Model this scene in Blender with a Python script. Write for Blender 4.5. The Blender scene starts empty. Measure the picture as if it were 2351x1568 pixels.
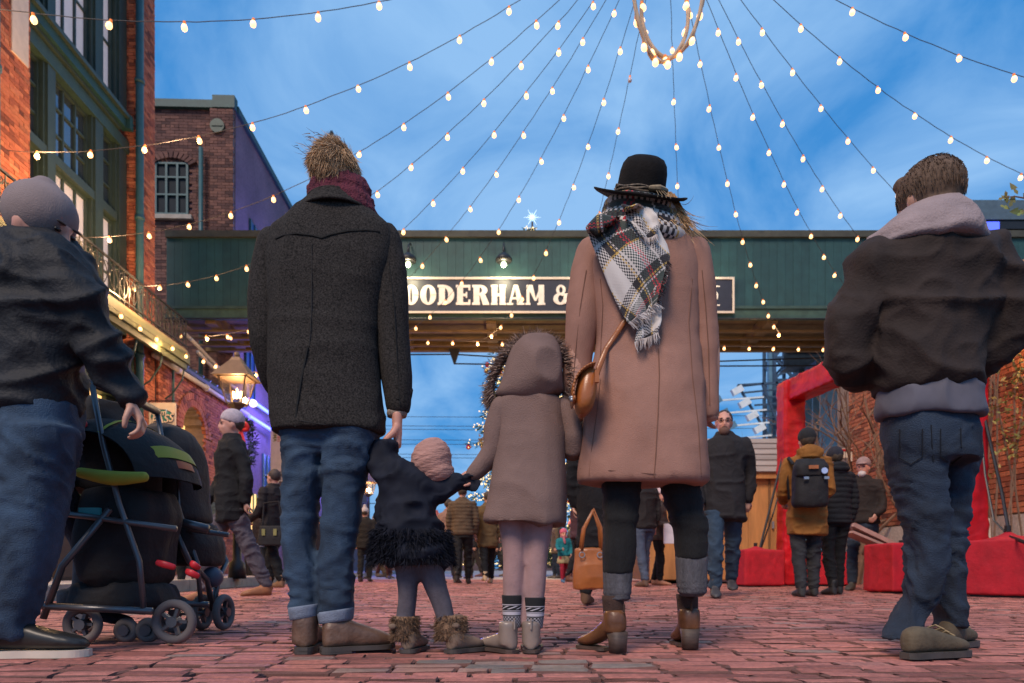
import bpy, math, random
import numpy as np
from mathutils import Vector, Matrix
random.seed(7)
rng = np.random.default_rng(11)
sc = bpy.context.scene
R = math.radians
# ---------------------------------------------------------------- camera
CAMH, F, CX, HY = .30, 1567.0, 1175.5, 1303.0      # eye height, focal length, centre and horizon in photo units (2351 wide)
cam_d = bpy.data.cameras.new('camera'); cam = bpy.data.objects.new('camera', cam_d)
sc.collection.objects.link(cam); sc.camera = cam
cam.location = (0, 0, CAMH); cam.rotation_euler = (R(90), 0, 0)
cam_d.sensor_width = 36; cam_d.lens = F / 2351 * 36
cam_d.shift_y = (HY - 784) / 2351
cam_d.clip_start = .05; cam_d.clip_end = 600
cam_d.dof.use_dof = True; cam_d.dof.focus_distance = 2.42; cam_d.dof.aperture_fstop = 4.5
# ---------------------------------------------------------------- world
w = bpy.data.worlds.new('World'); sc.world = w; w.use_nodes = True
nt = w.node_tree; N = nt.nodes; L = nt.links
bg = N['Background']; bg.inputs['Strength'].default_value = .11
sky = N.new('ShaderNodeTexSky'); sky.sky_type = 'NISHITA'; sky.sun_disc = False
sky.sun_elevation = R(14); sky.sun_rotation = R(200); sky.altitude = 0; sky.air_density = 1.6; sky.dust_density = .2; sky.ozone_density = 6
tint = N.new('ShaderNodeMix'); tint.data_type = 'RGBA'; tint.blend_type = 'MULTIPLY'; tint.inputs[0].default_value = 1
tint.inputs[7].default_value = (.42, .86, 1.12, 1)
L.new(sky.outputs[0], tint.inputs[6])
flat = N.new('ShaderNodeMix'); flat.data_type = 'RGBA'; flat.inputs[0].default_value = .90
flat.inputs[7].default_value = (.34, 1.72, 4.25, 1)
L.new(tint.outputs[2], flat.inputs[6])
tc = N.new('ShaderNodeTexCoord'); sep = N.new('ShaderNodeSeparateXYZ'); L.new(tc.outputs['Generated'], sep.inputs[0])
mz = N.new('ShaderNodeMath'); mz.operation = 'MAXIMUM'; L.new(sep.outputs[2], mz.inputs[0]); mz.inputs[1].default_value = .06
mz2 = N.new('ShaderNodeMath'); mz2.operation = 'ADD'; L.new(mz.outputs[0], mz2.inputs[0]); mz2.inputs[1].default_value = .22
dv = N.new('ShaderNodeVectorMath'); dv.operation = 'DIVIDE'; L.new(tc.outputs['Generated'], dv.inputs[0])
cmb = N.new('ShaderNodeCombineXYZ')
for i in range(3): L.new(mz2.outputs[0], cmb.inputs[i])
L.new(cmb.outputs[0], dv.inputs[1])
n1 = N.new('ShaderNodeTexNoise'); n1.inputs['Scale'].default_value = 2.3; n1.inputs['Detail'].default_value = 9; n1.inputs['Roughness'].default_value = .56; n1.inputs['Distortion'].default_value = .5
L.new(dv.outputs[0], n1.inputs['Vector'])
cr = N.new('ShaderNodeValToRGB'); cr.color_ramp.elements[0].position = .36; cr.color_ramp.elements[1].position = .64
cr.color_ramp.elements[0].color = (0, 0, 0, 1); cr.color_ramp.elements[1].color = (.80, .80, .80, 1)
L.new(n1.outputs[0], cr.inputs[0])
cl = N.new('ShaderNodeMix'); cl.data_type = 'RGBA'; cl.inputs[7].default_value = (2.15, 3.75, 5.9, 1)
L.new(flat.outputs[2], cl.inputs[6]); L.new(cr.outputs[0], cl.inputs[0])
L.new(cl.outputs[2], bg.inputs['Color'])
# ---------------------------------------------------------------- low, soft, slightly warm light from behind the camera
sun_d = bpy.data.lights.new('sun', 'SUN'); sun = bpy.data.objects.new('sun', sun_d); sc.collection.objects.link(sun)
sun_d.energy = 2.05; sun_d.angle = R(20); sun_d.color = (1, .80, .64)
sun.rotation_euler = (R(43), 0, R(-24))
# ---------------------------------------------------------------- exposure
vs = sc.view_settings; vs.view_transform = 'Standard'; vs.look = 'None'; vs.gamma = 1; vs.use_curve_mapping = False
vs.exposure = .55
sc.render.engine = 'CYCLES'
sc.cycles.use_denoising = True
sc.cycles.max_bounces = 6; sc.cycles.diffuse_bounces = 3; sc.cycles.glossy_bounces = 3; sc.cycles.transparent_max_bounces = 8
sc.cycles.sample_clamp_indirect = 4
# ================================================================ helpers
COL = sc.collection
def P(x, y, d): return Vector(((x - CX) / F * d, d, CAMH + (HY - y) / F * d))   # a direction in the picture at distance d, in metres

def vn(p, seed=0):                                   # smooth value noise on an (n,3) array, 0..1
    p = np.asarray(p, float); i = np.floor(p).astype(np.int64); f = p - i; f = f * f * (3 - 2 * f)
    def h(a, b, c):
        x = (a * 73856093) ^ (b * 19349663) ^ (c * 83492791) ^ (seed * 2654435761 & 0x7fffffff)
        x = (x ^ (x >> 13)) * 1274126177 & 0x7fffffff
        return ((x ^ (x >> 16)) & 0xffff) / 65535.0
    r = 0
    for dx in (0, 1):
        for dy in (0, 1):
            for dz in (0, 1):
                wgt = (f[:, 0] if dx else 1 - f[:, 0]) * (f[:, 1] if dy else 1 - f[:, 1]) * (f[:, 2] if dz else 1 - f[:, 2])
                r = r + wgt * h(i[:, 0] + dx, i[:, 1] + dy, i[:, 2] + dz)
    return r

class MB:                                            # collects geometry for one mesh object
    def __init__(s): s.v = []; s.f = []; s.uv = {}; s.mi = []
    def add(s, vs, fs, mi=0):
        o = len(s.v); s.v.extend([tuple(v) for v in vs]); s.f.extend([tuple(o + i for i in f) for f in fs]); s.mi.extend([mi] * len(fs)); return o
    def box(s, a, b, mi=0, M=None):
        x0, y0, z0 = a; x1, y1, z1 = b
        v = [Vector(q) for q in ((x0,y0,z0),(x1,y0,z0),(x1,y1,z0),(x0,y1,z0),(x0,y0,z1),(x1,y0,z1),(x1,y1,z1),(x0,y1,z1))]
        if M is not None: v = [M @ q for q in v]
        s.add(v, ((0,3,2,1),(4,5,6,7),(0,1,5,4),(1,2,6,5),(2,3,7,6),(3,0,4,7)), mi)
    def beam(s, p, q, wx, wy, up=(0, 0, 1), mi=0):   # a rectangular bar from p to q
        p = Vector(p); q = Vector(q); d = (q - p); ln = d.length; d.normalize(); u = Vector(up)
        if abs(d.dot(u)) > .98: u = Vector((1, 0, 0))
        sx = d.cross(u).normalized(); sy = sx.cross(d).normalized()
        v = []
        for e in (p, q):
            for a, b in ((-1,-1),(1,-1),(1,1),(-1,1)): v.append(e + sx * a * wx / 2 + sy * b * wy / 2)
        s.add(v, ((0,1,2,3),(7,6,5,4),(0,4,5,1),(1,5,6,2),(2,6,7,3),(3,7,4,0)), mi)
    def tube(s, pts, rad, n=10, cap=True, flat=1.0, mi=0):
        pts = [Vector(p) for p in pts]; m = len(pts)
        if not hasattr(rad, '__len__'): rad = [rad] * m
        t0 = (pts[1] - pts[0]).normalized(); u = Vector((0, 1, 0)) if abs(t0.y) < .9 else Vector((1, 0, 0))
        vs = []
        for i, p in enumerate(pts):
            t = (pts[min(i + 1, m - 1)] - pts[max(i - 1, 0)]).normalized()
            a = (u - t * u.dot(t)).normalized(); b = t.cross(a); u = a
            for k in range(n):
                th = 2 * math.pi * k / n; vs.append(p + (a * math.cos(th) * flat + b * math.sin(th)) * rad[i])
        fs = [(i * n + k, i * n + (k + 1) % n, (i + 1) * n + (k + 1) % n, (i + 1) * n + k) for i in range(m - 1) for k in range(n)]
        if cap:
            fs.append(tuple(range(n - 1, -1, -1))); fs.append(tuple((m - 1) * n + k for k in range(n)))
        s.add(vs, fs, mi)
    def limb(s, pts, rad, n=16, flat=1.0, step=.03):  # smooth tapered limb with round ends
        pts = [Vector(p) for p in pts]
        if not hasattr(rad, '__len__'): rad = [rad] * len(pts)
        P_, R_ = [], []
        for i in range(len(pts) - 1):
            a = pts[max(i - 1, 0)]; b = pts[i]; c = pts[i + 1]; d = pts[min(i + 2, len(pts) - 1)]
            k = max(2, int((c - b).length / step))
            for j in range(k):
                t = j / k; t2 = t * t; t3 = t2 * t
                P_.append(.5 * (2 * b + (c - a) * t + (2 * a - 5 * b + 4 * c - d) * t2 + (3 * b - a - 3 * c + d) * t3)); u = t * t * (3 - 2 * t)
                R_.append(rad[i] * (1 - u) + rad[i + 1] * u)
        P_.append(pts[-1]); R_.append(rad[-1])
        d0 = (P_[0] - P_[1]).normalized(); d1 = (P_[-1] - P_[-2]).normalized()
        P_ = [P_[0] + d0 * R_[0] * .8, P_[0] + d0 * R_[0] * .5] + P_ + [P_[-1] + d1 * R_[-1] * .5, P_[-1] + d1 * R_[-1] * .8]
        R_ = [R_[0] * .45, R_[0] * .85] + R_ + [R_[-1] * .85, R_[-1] * .45]
        s.tube(P_, R_, n, True, flat)
    def loft(s, secs, n=28, p=.85, step=.02):         # secs: (z, cx, cy, rx, ry), any direction in z; smooth interpolation
        S = np.array(secs, float); out = []
        for i in range(len(S) - 1):
            a, b, c, d = S[max(i - 1, 0)], S[i], S[i + 1], S[min(i + 2, len(S) - 1)]
            k = max(1, int(abs(c[0] - b[0]) / step))
            for j in range(k):
                t = j / k
                q = .5 * (2 * b + (c - a) * t + (2 * a - 5 * b + 4 * c - d) * t * t + (3 * b - a - 3 * c + d) * t ** 3)
                q[0] = b[0] + (c[0] - b[0]) * t
                out.append(q)
        out.append(S[-1]); vs = []
        for z, cx, cy, rx, ry in out:
            for k in range(n):
                th = 2 * math.pi * k / n; c_, s_ = math.cos(th), math.sin(th)
                vs.append((cx + max(rx, .002) * math.copysign(abs(c_) ** p, c_), cy + max(ry, .002) * math.copysign(abs(s_) ** p, s_), z))
        m = len(out)
        fs = [(i * n + k, i * n + (k + 1) % n, (i + 1) * n + (k + 1) % n, (i + 1) * n + k) for i in range(m - 1) for k in range(n)]
        fs.append(tuple(range(n - 1, -1, -1))); fs.append(tuple((m - 1) * n + k for k in range(n)))
        if out[-1][0] < out[0][0]: fs = [f[::-1] for f in fs]
        s.add(vs, fs)
    def loftpx(s, secs, d, n=28, p=.85, step=.02):    # secs: (y, x left, x right, half depth[, depth offset]) read at distance d
        q = []
        for c in secs:
            y, xl, xr, ry = c[:4]; dd = d + (c[4] if len(c) > 4 else 0)
            q.append((CAMH + (HY - y) / F * dd, ((xl + xr) / 2 - CX) / F * dd, dd, (xr - xl) / 2 / F * dd, ry))
        s.loft(q, n, p, step)
    def ball(s, c, r, n=14, m=9, M=None):
        c = Vector(c); rx, ry, rz = r if hasattr(r, '__len__') else (r, r, r); vs = []
        for i in range(m + 1):
            ph = math.pi * i / m
            for k in range(n):
                th = 2 * math.pi * k / n
                q = Vector((rx * math.sin(ph) * math.cos(th), ry * math.sin(ph) * math.sin(th), rz * math.cos(ph)))
                vs.append(c + (M @ q if M is not None else q))
        s.add(vs, [(i * n + k, (i + 1) * n + k, (i + 1) * n + (k + 1) % n, i * n + (k + 1) % n) for i in range(m) for k in range(n)])
    def prism(s, poly, z0, z1, M=None, mi=0):         # polygon in xz extruded along y from z0 to z1
        n = len(poly); vs = [Vector((x, z0, z)) for x, z in poly] + [Vector((x, z1, z)) for x, z in poly]
        if M is not None: vs = [M @ q for q in vs]
        s.add(vs, [tuple(range(n)), tuple(range(2 * n - 1, n - 1, -1))] + [(i, n + i, n + (i + 1) % n, (i + 1) % n) for i in range(n)], mi)
    def mesh(s, name, org=None):
        me = bpy.data.meshes.new(name)
        v = np.array(s.v, float)
        if org is not None: v = v - np.array(org)
        me.from_pydata(v.tolist(), [], s.f)
        if any(s.mi): me.polygons.foreach_set('material_index', s.mi)
        me.validate(); me.update(); return me
    def build(s, name, mat, parent=None, org=None, smooth=False, label=None, uv=None):
        me = s.mesh(name, org)
        if uv is not None:
            ul = me.uv_layers.new(name='UVMap'); li = np.zeros(len(me.loops), int); me.loops.foreach_get('vertex_index', li)
            ul.data.foreach_set('uv', np.array(uv, float)[li].ravel())
        return obj(name, me, mat, parent, smooth, label)

def obj(name, me, mat, parent=None, smooth=False, label=None):
    o = bpy.data.objects.new(name, me); COL.objects.link(o)
    if mat is not None and len(me.materials) == 0:
        for m in (mat if isinstance(mat, (list, tuple)) else [mat]): me.materials.append(m)
    if smooth: me.polygons.foreach_set('use_smooth', [True] * len(me.polygons))
    if parent is not None: o.parent = parent
    if label: o['label'] = label
    return o
def tag(o, label=None, cat=None, group=None, kind=None):
    if label: o['label'] = label
    if cat: o['category'] = cat
    if group: o['group'] = group
    if kind: o['kind'] = kind
    return o
def thing(name, label, cat, loc=(0, 0, 0), rz=0, group=None):
    o = bpy.data.objects.new(name, None); COL.objects.link(o); o.location = loc; o.rotation_euler = (0, 0, rz)
    o.empty_display_size = .1
    return tag(o, label, cat, group)

def remesh(mb, voxel=.012, it=4, disp=None, org=None, name='m'):
    """fuses overlapping closed shapes into one continuous surface, relaxes it and optionally displaces it along its normals"""
    me = mb.mesh(name); t = bpy.data.objects.new('t', me); COL.objects.link(t)
    m = t.modifiers.new('r', 'REMESH'); m.mode = 'VOXEL'; m.voxel_size = voxel
    if it: q = t.modifiers.new('s', 'SMOOTH'); q.factor = .5; q.iterations = it
    dg = bpy.context.evaluated_depsgraph_get()
    out = bpy.data.meshes.new_from_object(t.evaluated_get(dg))
    bpy.data.objects.remove(t); bpy.data.meshes.remove(me)
    k = len(out.vertices); co = np.zeros(k * 3); out.vertices.foreach_get('co', co); co = co.reshape(-1, 3)
    if disp is not None:
        no = np.zeros(k * 3); out.vertices.foreach_get('normal', no); no = no.reshape(-1, 3)
        co = co + no * disp(co, no)[:, None]
    if org is not None: co = co - np.array(org)
    out.vertices.foreach_set('co', co.ravel()); out.update(); out.name = name
    return out
def ridge(n): return np.clip(1 - np.abs(2 * n - 1), 0, 1) ** 3.2 * 2 - .9
def d_jeans(amp=.006, f=26, seed=0, zc=None):
    def g(c, n):
        wv = vn(c * [5, 5, 7], seed) * .12
        q = c.copy(); q[:, 2] += wv + c[:, 0] * .25 * (vn(c * [2, 2, 3], seed + 5) - .5) * 2
        a = ridge(vn(q * [7, 7, f], seed + 1)) * .6 + ridge(vn(q * [12, 12, f * 1.8], seed + 2)) * .3
        m = vn(c * [4, 4, 5], seed + 3)
        if zc is not None: m = m * np.clip(.35 + sum(np.exp(-((c[:, 2] - z) / s_) ** 2) for z, s_ in zc), 0, 1.6)
        return amp * a * m * 1.6
    return g
def d_drape(amp=.01, seed=0):
    def g(c, n):
        q = c.copy(); q[:, 0] += .10 * (c[:, 2] - 1.0) * np.sign(c[:, 0]) * 0; a = ridge(vn(q * [7, 5, 1.3], seed)); b = vn(q * [3.5, 3.5, 1.8], seed + 1) - .5
        return amp * (.55 * a + 1.5 * b)
    return g
def d_coat(amp=.008, f=1.0, seed=0):
    def g(c, n):
        a = vn(c * [9 * f, 9 * f, 1.6 * f], seed) - .5; b = vn(c * [5 * f, 5 * f, 5 * f], seed + 1) - .5
        e = ridge(vn(c * [6, 6, 16], seed + 2)) * .25
        return amp * (1.6 * a + b + e * (vn(c * 3, seed + 4)))
    return g
def d_quilt(amp=.008, pitch=.055, seed=0):
    def g(c, n):
        z = c[:, 2] + .01 * (vn(c * 9, seed) - .5)
        return amp * (np.abs(np.sin(z * math.pi / pitch)) ** .6 - .6) + amp * .6 * (vn(c * [16, 16, 24], seed + 1) - .5)
    return g
def d_puff(amp=.012, seed=0):
    def g(c, n): return amp * (ridge(vn(c * [9, 9, 14], seed)) * .7 + (vn(c * [20, 20, 24], seed + 1) - .5))
    return g

def strands(roots, dirs, length, width, segs=3, droop=.3, jit=.25, curl=0.0):   # short hairs as tapering ribbons
    mb = MB(); V = []; Fc = []
    for r_, d_ in zip(roots, dirs):
        l = length * random.uniform(.6, 1.25); d = Vector(d_) + Vector((random.gauss(0, jit), random.gauss(0, jit), random.gauss(0, jit))); d.normalize()
        s_ = d.cross(Vector((random.gauss(0, 1), random.gauss(0, 1), random.gauss(0, 1)))).normalized()
        p = Vector(r_); o = len(V); cdir = Vector((random.gauss(0, curl), random.gauss(0, curl), random.gauss(0, curl)))
        for k in range(segs + 1):
            wd = width * (1 - .85 * k / segs) * .5
            V.append(p - s_ * wd); V.append(p + s_ * wd)
            p = p + d * (l / segs); d = (d + Vector((0, 0, -droop / segs)) + cdir / segs).normalized()
        for k in range(segs): Fc.append((o + 2 * k, o + 2 * k + 1, o + 2 * k + 3, o + 2 * k + 2))
    mb.add(V, Fc); return mb

# ---------------------------------------------------------------- materials
MATS = {}
def mat(name, col, rough=.8, var=.18, vs_=6, bump=0., bs=80, metal=0, emit=None, es=1, stretch=(1, 1, 1), isl=0., spec=.5, sheen=0, col2=None, wr=0, ws=11):
    if name in MATS: return MATS[name]
    m = bpy.data.materials.new(name); m.use_nodes = True; MATS[name] = m
    n = m.node_tree.nodes; l = m.node_tree.links; b = n['Principled BSDF']
    b.inputs['Roughness'].default_value = rough; b.inputs['Metallic'].default_value = metal
    b.inputs['Specular IOR Level'].default_value = spec
    if sheen: b.inputs['Sheen Weight'].default_value = sheen
    t = n.new('ShaderNodeTexCoord'); mp = n.new('ShaderNodeMapping'); mp.inputs['Scale'].default_value = stretch; l.new(t.outputs['Object'], mp.inputs[0])
    no = n.new('ShaderNodeTexNoise'); no.inputs['Scale'].default_value = vs_; no.inputs['Detail'].default_value = 5; no.inputs['Roughness'].default_value = .6
    l.new(mp.outputs[0], no.inputs['Vector'])
    mx = n.new('ShaderNodeMix'); mx.data_type = 'RGBA'
    c = Vector(col[:3]); c2 = Vector(col2) if col2 else None
    lo = c * (1 - var); hi = c * (1 + var) if c2 is None else c2
    mx.inputs[6].default_value = (*lo, 1); mx.inputs[7].default_value = (*hi, 1)
    rp = n.new('ShaderNodeMapRange'); rp.inputs[1].default_value = .3; rp.inputs[2].default_value = .7
    l.new(no.outputs[0], rp.inputs[0]); l.new(rp.outputs[0], mx.inputs[0]); out = mx.outputs[2]
    if isl:
        g = n.new('ShaderNodeNewGeometry'); oi = n.new('ShaderNodeObjectInfo'); ad = n.new('ShaderNodeMath'); ad.operation = 'ADD'
        l.new(g.outputs['Random Per Island'], ad.inputs[0]); l.new(oi.outputs['Random'], ad.inputs[1])
        fr = n.new('ShaderNodeMath'); fr.operation = 'FRACT'; l.new(ad.outputs[0], fr.inputs[0])
        r2 = n.new('ShaderNodeMapRange'); r2.inputs[3].default_value = 1 - isl; r2.inputs[4].default_value = 1 + isl; l.new(fr.outputs[0], r2.inputs[0])
        vm = n.new('ShaderNodeVectorMath'); vm.operation = 'SCALE'; l.new(out, vm.inputs[0]); l.new(r2.outputs[0], vm.inputs['Scale']); out = vm.outputs[0]
    l.new(out, b.inputs['Base Color'])
    if bump:
        nb = n.new('ShaderNodeTexNoise'); nb.inputs['Scale'].default_value = bs; nb.inputs['Detail'].default_value = 3; l.new(mp.outputs[0], nb.inputs['Vector'])
        bp = n.new('ShaderNodeBump'); bp.inputs['Strength'].default_value = min(bump, 1); bp.inputs['Distance'].default_value = .01; l.new(nb.outputs[0], bp.inputs['Height'])
        l.new(bp.outputs[0], b.inputs['Normal'])
    if wr:                                           # soft cloth creases
        nw = n.new('ShaderNodeTexNoise'); nw.inputs['Scale'].default_value = ws; nw.inputs['Detail'].default_value = 2.5; nw.inputs['Distortion'].default_value = 1.6; nw.noise_type = 'RIDGED_MULTIFRACTAL'
        l.new(mp.outputs[0], nw.inputs['Vector']); b2 = n.new('ShaderNodeBump'); b2.inputs['Strength'].default_value = wr; b2.inputs['Distance'].default_value = .012; l.new(nw.outputs[0], b2.inputs['Height'])
        if bump: l.new(b2.outputs[0], bp.inputs['Normal'])
        else: l.new(b2.outputs[0], b.inputs['Normal'])
    if emit is not None:
        b.inputs['Emission Color'].default_value = (*emit, 1); b.inputs['Emission Strength'].default_value = es
        m.cycles.emission_sampling = 'NONE'
    return m
def brick_mat(name, ramp, rough=.85, mott=.35, ns=30):
    m = bpy.data.materials.new(name); m.use_nodes = True; n = m.node_tree.nodes; l = m.node_tree.links; b = n['Principled BSDF']; b.inputs['Roughness'].default_value = rough
    g = n.new('ShaderNodeNewGeometry'); oi = n.new('ShaderNodeObjectInfo'); ad = n.new('ShaderNodeMath'); ad.operation = 'ADD'
    l.new(g.outputs['Random Per Island'], ad.inputs[0]); l.new(oi.outputs['Random'], ad.inputs[1])
    fr = n.new('ShaderNodeMath'); fr.operation = 'FRACT'; l.new(ad.outputs[0], fr.inputs[0])
    r = n.new('ShaderNodeValToRGB'); r.color_ramp.interpolation = 'LINEAR'
    while len(r.color_ramp.elements) < len(ramp): r.color_ramp.elements.new(.5)
    for e, (p_, c) in zip(r.color_ramp.elements, ramp): e.position = p_; e.color = (*c, 1)
    l.new(fr.outputs[0], r.inputs[0])
    t = n.new('ShaderNodeTexCoord'); no = n.new('ShaderNodeTexNoise'); no.inputs['Scale'].default_value = ns; no.inputs['Detail'].default_value = 6; no.inputs['Roughness'].default_value = .65
    gp = n.new('ShaderNodeNewGeometry'); l.new(gp.outputs['Position'], no.inputs['Vector'])
    mr = n.new('ShaderNodeMapRange'); mr.inputs[1].default_value = .25; mr.inputs[2].default_value = .75; mr.inputs[3].default_value = 1 - mott; mr.inputs[4].default_value = 1 + mott
    l.new(no.outputs[0], mr.inputs[0])
    vm = n.new('ShaderNodeVectorMath'); vm.operation = 'SCALE'; l.new(r.outputs[0], vm.inputs[0]); l.new(mr.outputs[0], vm.inputs['Scale'])
    # large soft stains
    n3 = n.new('ShaderNodeTexNoise'); n3.inputs['Scale'].default_value = .9; n3.inputs['Detail'].default_value = 3; l.new(gp.outputs['Position'], n3.inputs['Vector'])
    m3 = n.new('ShaderNodeMapRange'); m3.inputs[1].default_value = .3; m3.inputs[2].default_value = .7; m3.inputs[3].default_value = .78; m3.inputs[4].default_value = 1.18; l.new(n3.outputs[0], m3.inputs[0])
    v3 = n.new('ShaderNodeVectorMath'); v3.operation = 'SCALE'; l.new(vm.outputs[0], v3.inputs[0]); l.new(m3.outputs[0], v3.inputs['Scale'])
    l.new(v3.outputs[0], b.inputs['Base Color'])
    nb = n.new('ShaderNodeTexNoise'); nb.inputs['Scale'].default_value = 130; nb.inputs['Detail'].default_value = 4; l.new(gp.outputs['Position'], nb.inputs['Vector'])
    bp = n.new('ShaderNodeBump'); bp.inputs['Strength'].default_value = .5; bp.inputs['Distance'].default_value = .006; l.new(nb.outputs[0], bp.inputs['Height']); l.new(bp.outputs[0], b.inputs['Normal'])
    return m
PAVE = brick_mat('paving_brick', [(0, (.20, .066, .05)), (.25, (.35, .118, .09)), (.6, (.47, .168, .13)), (.92, (.41, .148, .118)), (.96, (.22, .15, .125)), (1, (.27, .17, .14))], .75, .45, 45)
DIRTY = mat('dirty_brick_side', (.15, .068, .055), .95, .4, 40)
WALLB = brick_mat('wall_brick', [(0, (.12, .035, .024)), (.15, (.30, .085, .045)), (.6, (.44, .13, .066)), (.9, (.50, .18, .09)), (1, (.17, .055, .035))], .9)
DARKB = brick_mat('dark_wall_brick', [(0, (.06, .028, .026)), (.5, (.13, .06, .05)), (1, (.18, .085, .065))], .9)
STONE = mat('limestone', (.38, .33, .28), .85, .2, 5, .4, 60)
MORTAR = mat('mortar', (.20, .15, .13), .95, .2, 12, .3, 90)
GROUT = mat('paving_grout', (.05, .030, .027), .95, .3, 20, .4, 90)
GREEN = mat('green_paint', (.014, .054, .052), .55, .22, 4, .15, 40, isl=.12)
GREEND = mat('dark_green_paint', (.03, .06, .045), .5, .25, 5, .15, 40)
GREENW = mat('sage_window_paint', (.030, .050, .040), .5, .15, 6, .1, 50)
BRONZE = mat('weathered_timber', (.12, .075, .035), .8, .35, 3, .3, 30, stretch=(1, 1, 4))
IRON = mat('black_iron', (.02, .02, .022), .45, .2, 10, .1, 60, metal=.3)
STEEL = mat('galvanised_steel', (.35, .38, .42), .4, .15, 8, .1, 60, metal=.6)
TEAL = mat('teal_pipe_paint', (.03, .09, .10), .5, .15, 8)
GLASSD = mat('dark_window_glass', (.015, .022, .03), .5, .2, 2, spec=.1)
GLASSS = mat('sky_window_glass', (.16, .20, .24), .04, .1, 2, metal=.85)
CURT = mat('pale_curtain', (.5, .48, .5), .8, .1, 4, emit=(.8, .7, .75), es=.12)
LITW = mat('lit_window', (.6, .4, .15), .5, .5, 4, emit=(1, .55, .18), es=1.3)
CREAM = mat('cream_paint', (.62, .52, .42), .6, .1, 8, .1, 40)
BULB = mat('bulb_glow', (1, .8, .5), .4, 0, emit=(1, .50, .17), es=2.1)
SOCK = mat('amber_glow_socket', (.25, .08, .02), .6, .1, emit=(1, .22, .03), es=.55)  # emission puts the amber glow of the bulb into its socket
CABLE = mat('cable_rubber', (.03, .025, .03), .6, .1)
RED = mat('red_satin_cloth', (.46, .006, .012), .5, .35, 4, .2, 18, wr=1, ws=4, spec=.3)
# ================================================================ ground
def sheet(name, pts, m, z=0):
    mb = MB(); mb.add([(x, y, z) for x, y in pts], [tuple(range(len(pts)))]); o = mb.build(name, m); return tag(o, kind='structure')
sheet('ground', [(-250, -60), (250, -60), (250, 320), (-250, 320)], mat('far_ground', (.16, .13, .12), .9, .2, 2), -.06)
paving = sheet('brick_paving', [(-12, -4), (13, -4), (13, 17.2), (-12, 17.2)], GROUT, -.016)
tag(paving, 'worn red brick paving of the street, rows laid across it')
sheet('pavement', [(-14, 17.204), (14, 17.204), (14, 60), (-14, 60)], mat('grey_pavement', (.30, .27, .26), .85, .15, 3, .2, 30), -.004)
# worn brick shapes (unit size, 1 x 1 x 1 thickness): rounded uneven top
def brick_variant(k):
    r = random.Random(k); vs = []
    def ring(inset, z, jit):
        hx, hy = .5, .5; ix = inset * .5; iy = inset
        c = [(-hx + ix, -hy + iy), (0, -hy + iy), (hx - ix, -hy + iy), (hx - ix, 0), (hx - ix, hy - iy), (0, hy - iy), (-hx + ix, hy - iy), (-hx + ix, 0)]
        for x, y in c: vs.append((x + r.gauss(0, jit * .5), y + r.gauss(0, jit), z + r.gauss(0, jit * .8)))
    ring(0, -1, 0); ring(.0, -.13, .035); ring(.05, -.01, .030); ring(.17, .02, .022)
    vs.append((0, 0, .02)); fs = []
    for a in range(3):
        for i in range(8): fs.append((a * 8 + i, a * 8 + (i + 1) % 8, a * 8 + 8 + (i + 1) % 8, a * 8 + 8 + i))
    for i in range(8): fs.append((24 + i, 24 + (i + 1) % 8, 32))
    return np.array(vs), fs
BV = [brick_variant(k) for k in range(14)]
BVM = []
for k, (v_, f_) in enumerate(BV):
    me = bpy.data.meshes.new('paving_brick_mesh'); me.from_pydata((v_ * [1, 1, 1]).tolist(), [], f_); me.materials.append(PAVE); me.materials.append(DIRTY); me.polygons.foreach_set('material_index', [1] * 16 + [0] * (len(f_) - 16)); me.update(); BVM.append(me)
rest_v, rest_f, single = [], [], []; y = 1.25; row = 0; off = 0; cands = []
while y < 17.1:
    rd = .080 * random.uniform(.93, 1.07); half = .80 * y + .8; x = -half - random.random() * .2
    xr_ = min(half, 9)
    x = max(x, -4.05 - random.random() * .01 if y > 5 else x)
    wob = random.uniform(-.004, .004); ph = random.uniform(0, 6)
    while x < xr_:
        ln = random.choice([.20, .205, .195, .21, .185, .17, .215])
        if random.random() < .05: ln *= .55
        zt = random.gauss(0, .0020) - .006 * max(0, math.sin(x * .5 + y * .35)) ** 2
        if random.random() < .02: zt -= .012
        yy = y + wob + .007 * math.sin(x * 1.7 + ph)
        patch = .8 < y < 2.25 and -.55 + (row % 3) * .12 < x < .05 + (row % 4) * .1 and 1.9 < y < 2.16
        cands.append((x + ln / 2, yy + rd / 2, zt, ln - random.uniform(.004, .013), rd - random.uniform(.005, .012), random.gauss(0, .016), random.gauss(0, .014), random.gauss(0, .016), patch, row))
        x += ln
    y += rd; row += 1
cands.sort(key=lambda c: c[1] + (50 if abs(c[0]) > .75 * c[1] + .03 or c[1] < 1.74 else 0))
PATCHM = brick_mat('grey_paving_brick', [(0, (.15, .12, .105)), (.5, (.24, .18, .15)), (1, (.34, .17, .13))], .75)
for i, (x, y, z, lx, ly, tx, ty, tz, patch, row_) in enumerate(cands):
    M = Matrix.Translation((x, y, z)) @ Matrix.Rotation(tz, 4, 'Z') @ Matrix.Rotation(tx, 4, 'X') @ Matrix.Rotation(ty * .5, 4, 'Y') @ Matrix.Diagonal((lx, ly, .05, 1))
    k = (i * 7 + row_) % 14
    if i < 296:
        o = bpy.data.objects.new('paving_brick', BVM[k]); COL.objects.link(o); o.parent = paving; o.matrix_local = M
        if patch:
            o.material_slots[0].link = 'OBJECT'; o.material_slots[0].material = PATCHM
    else:
        A = np.array(M); v_ = BV[k][0] @ A[:3, :3].T + A[:3, 3]; b = len(rest_v) * 33
        rest_v.append(v_); rest_f.append((b, k))
allf = []
for b, k in rest_f: allf.extend([tuple(b + q for q in f) for f in BV[k][1]])
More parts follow.
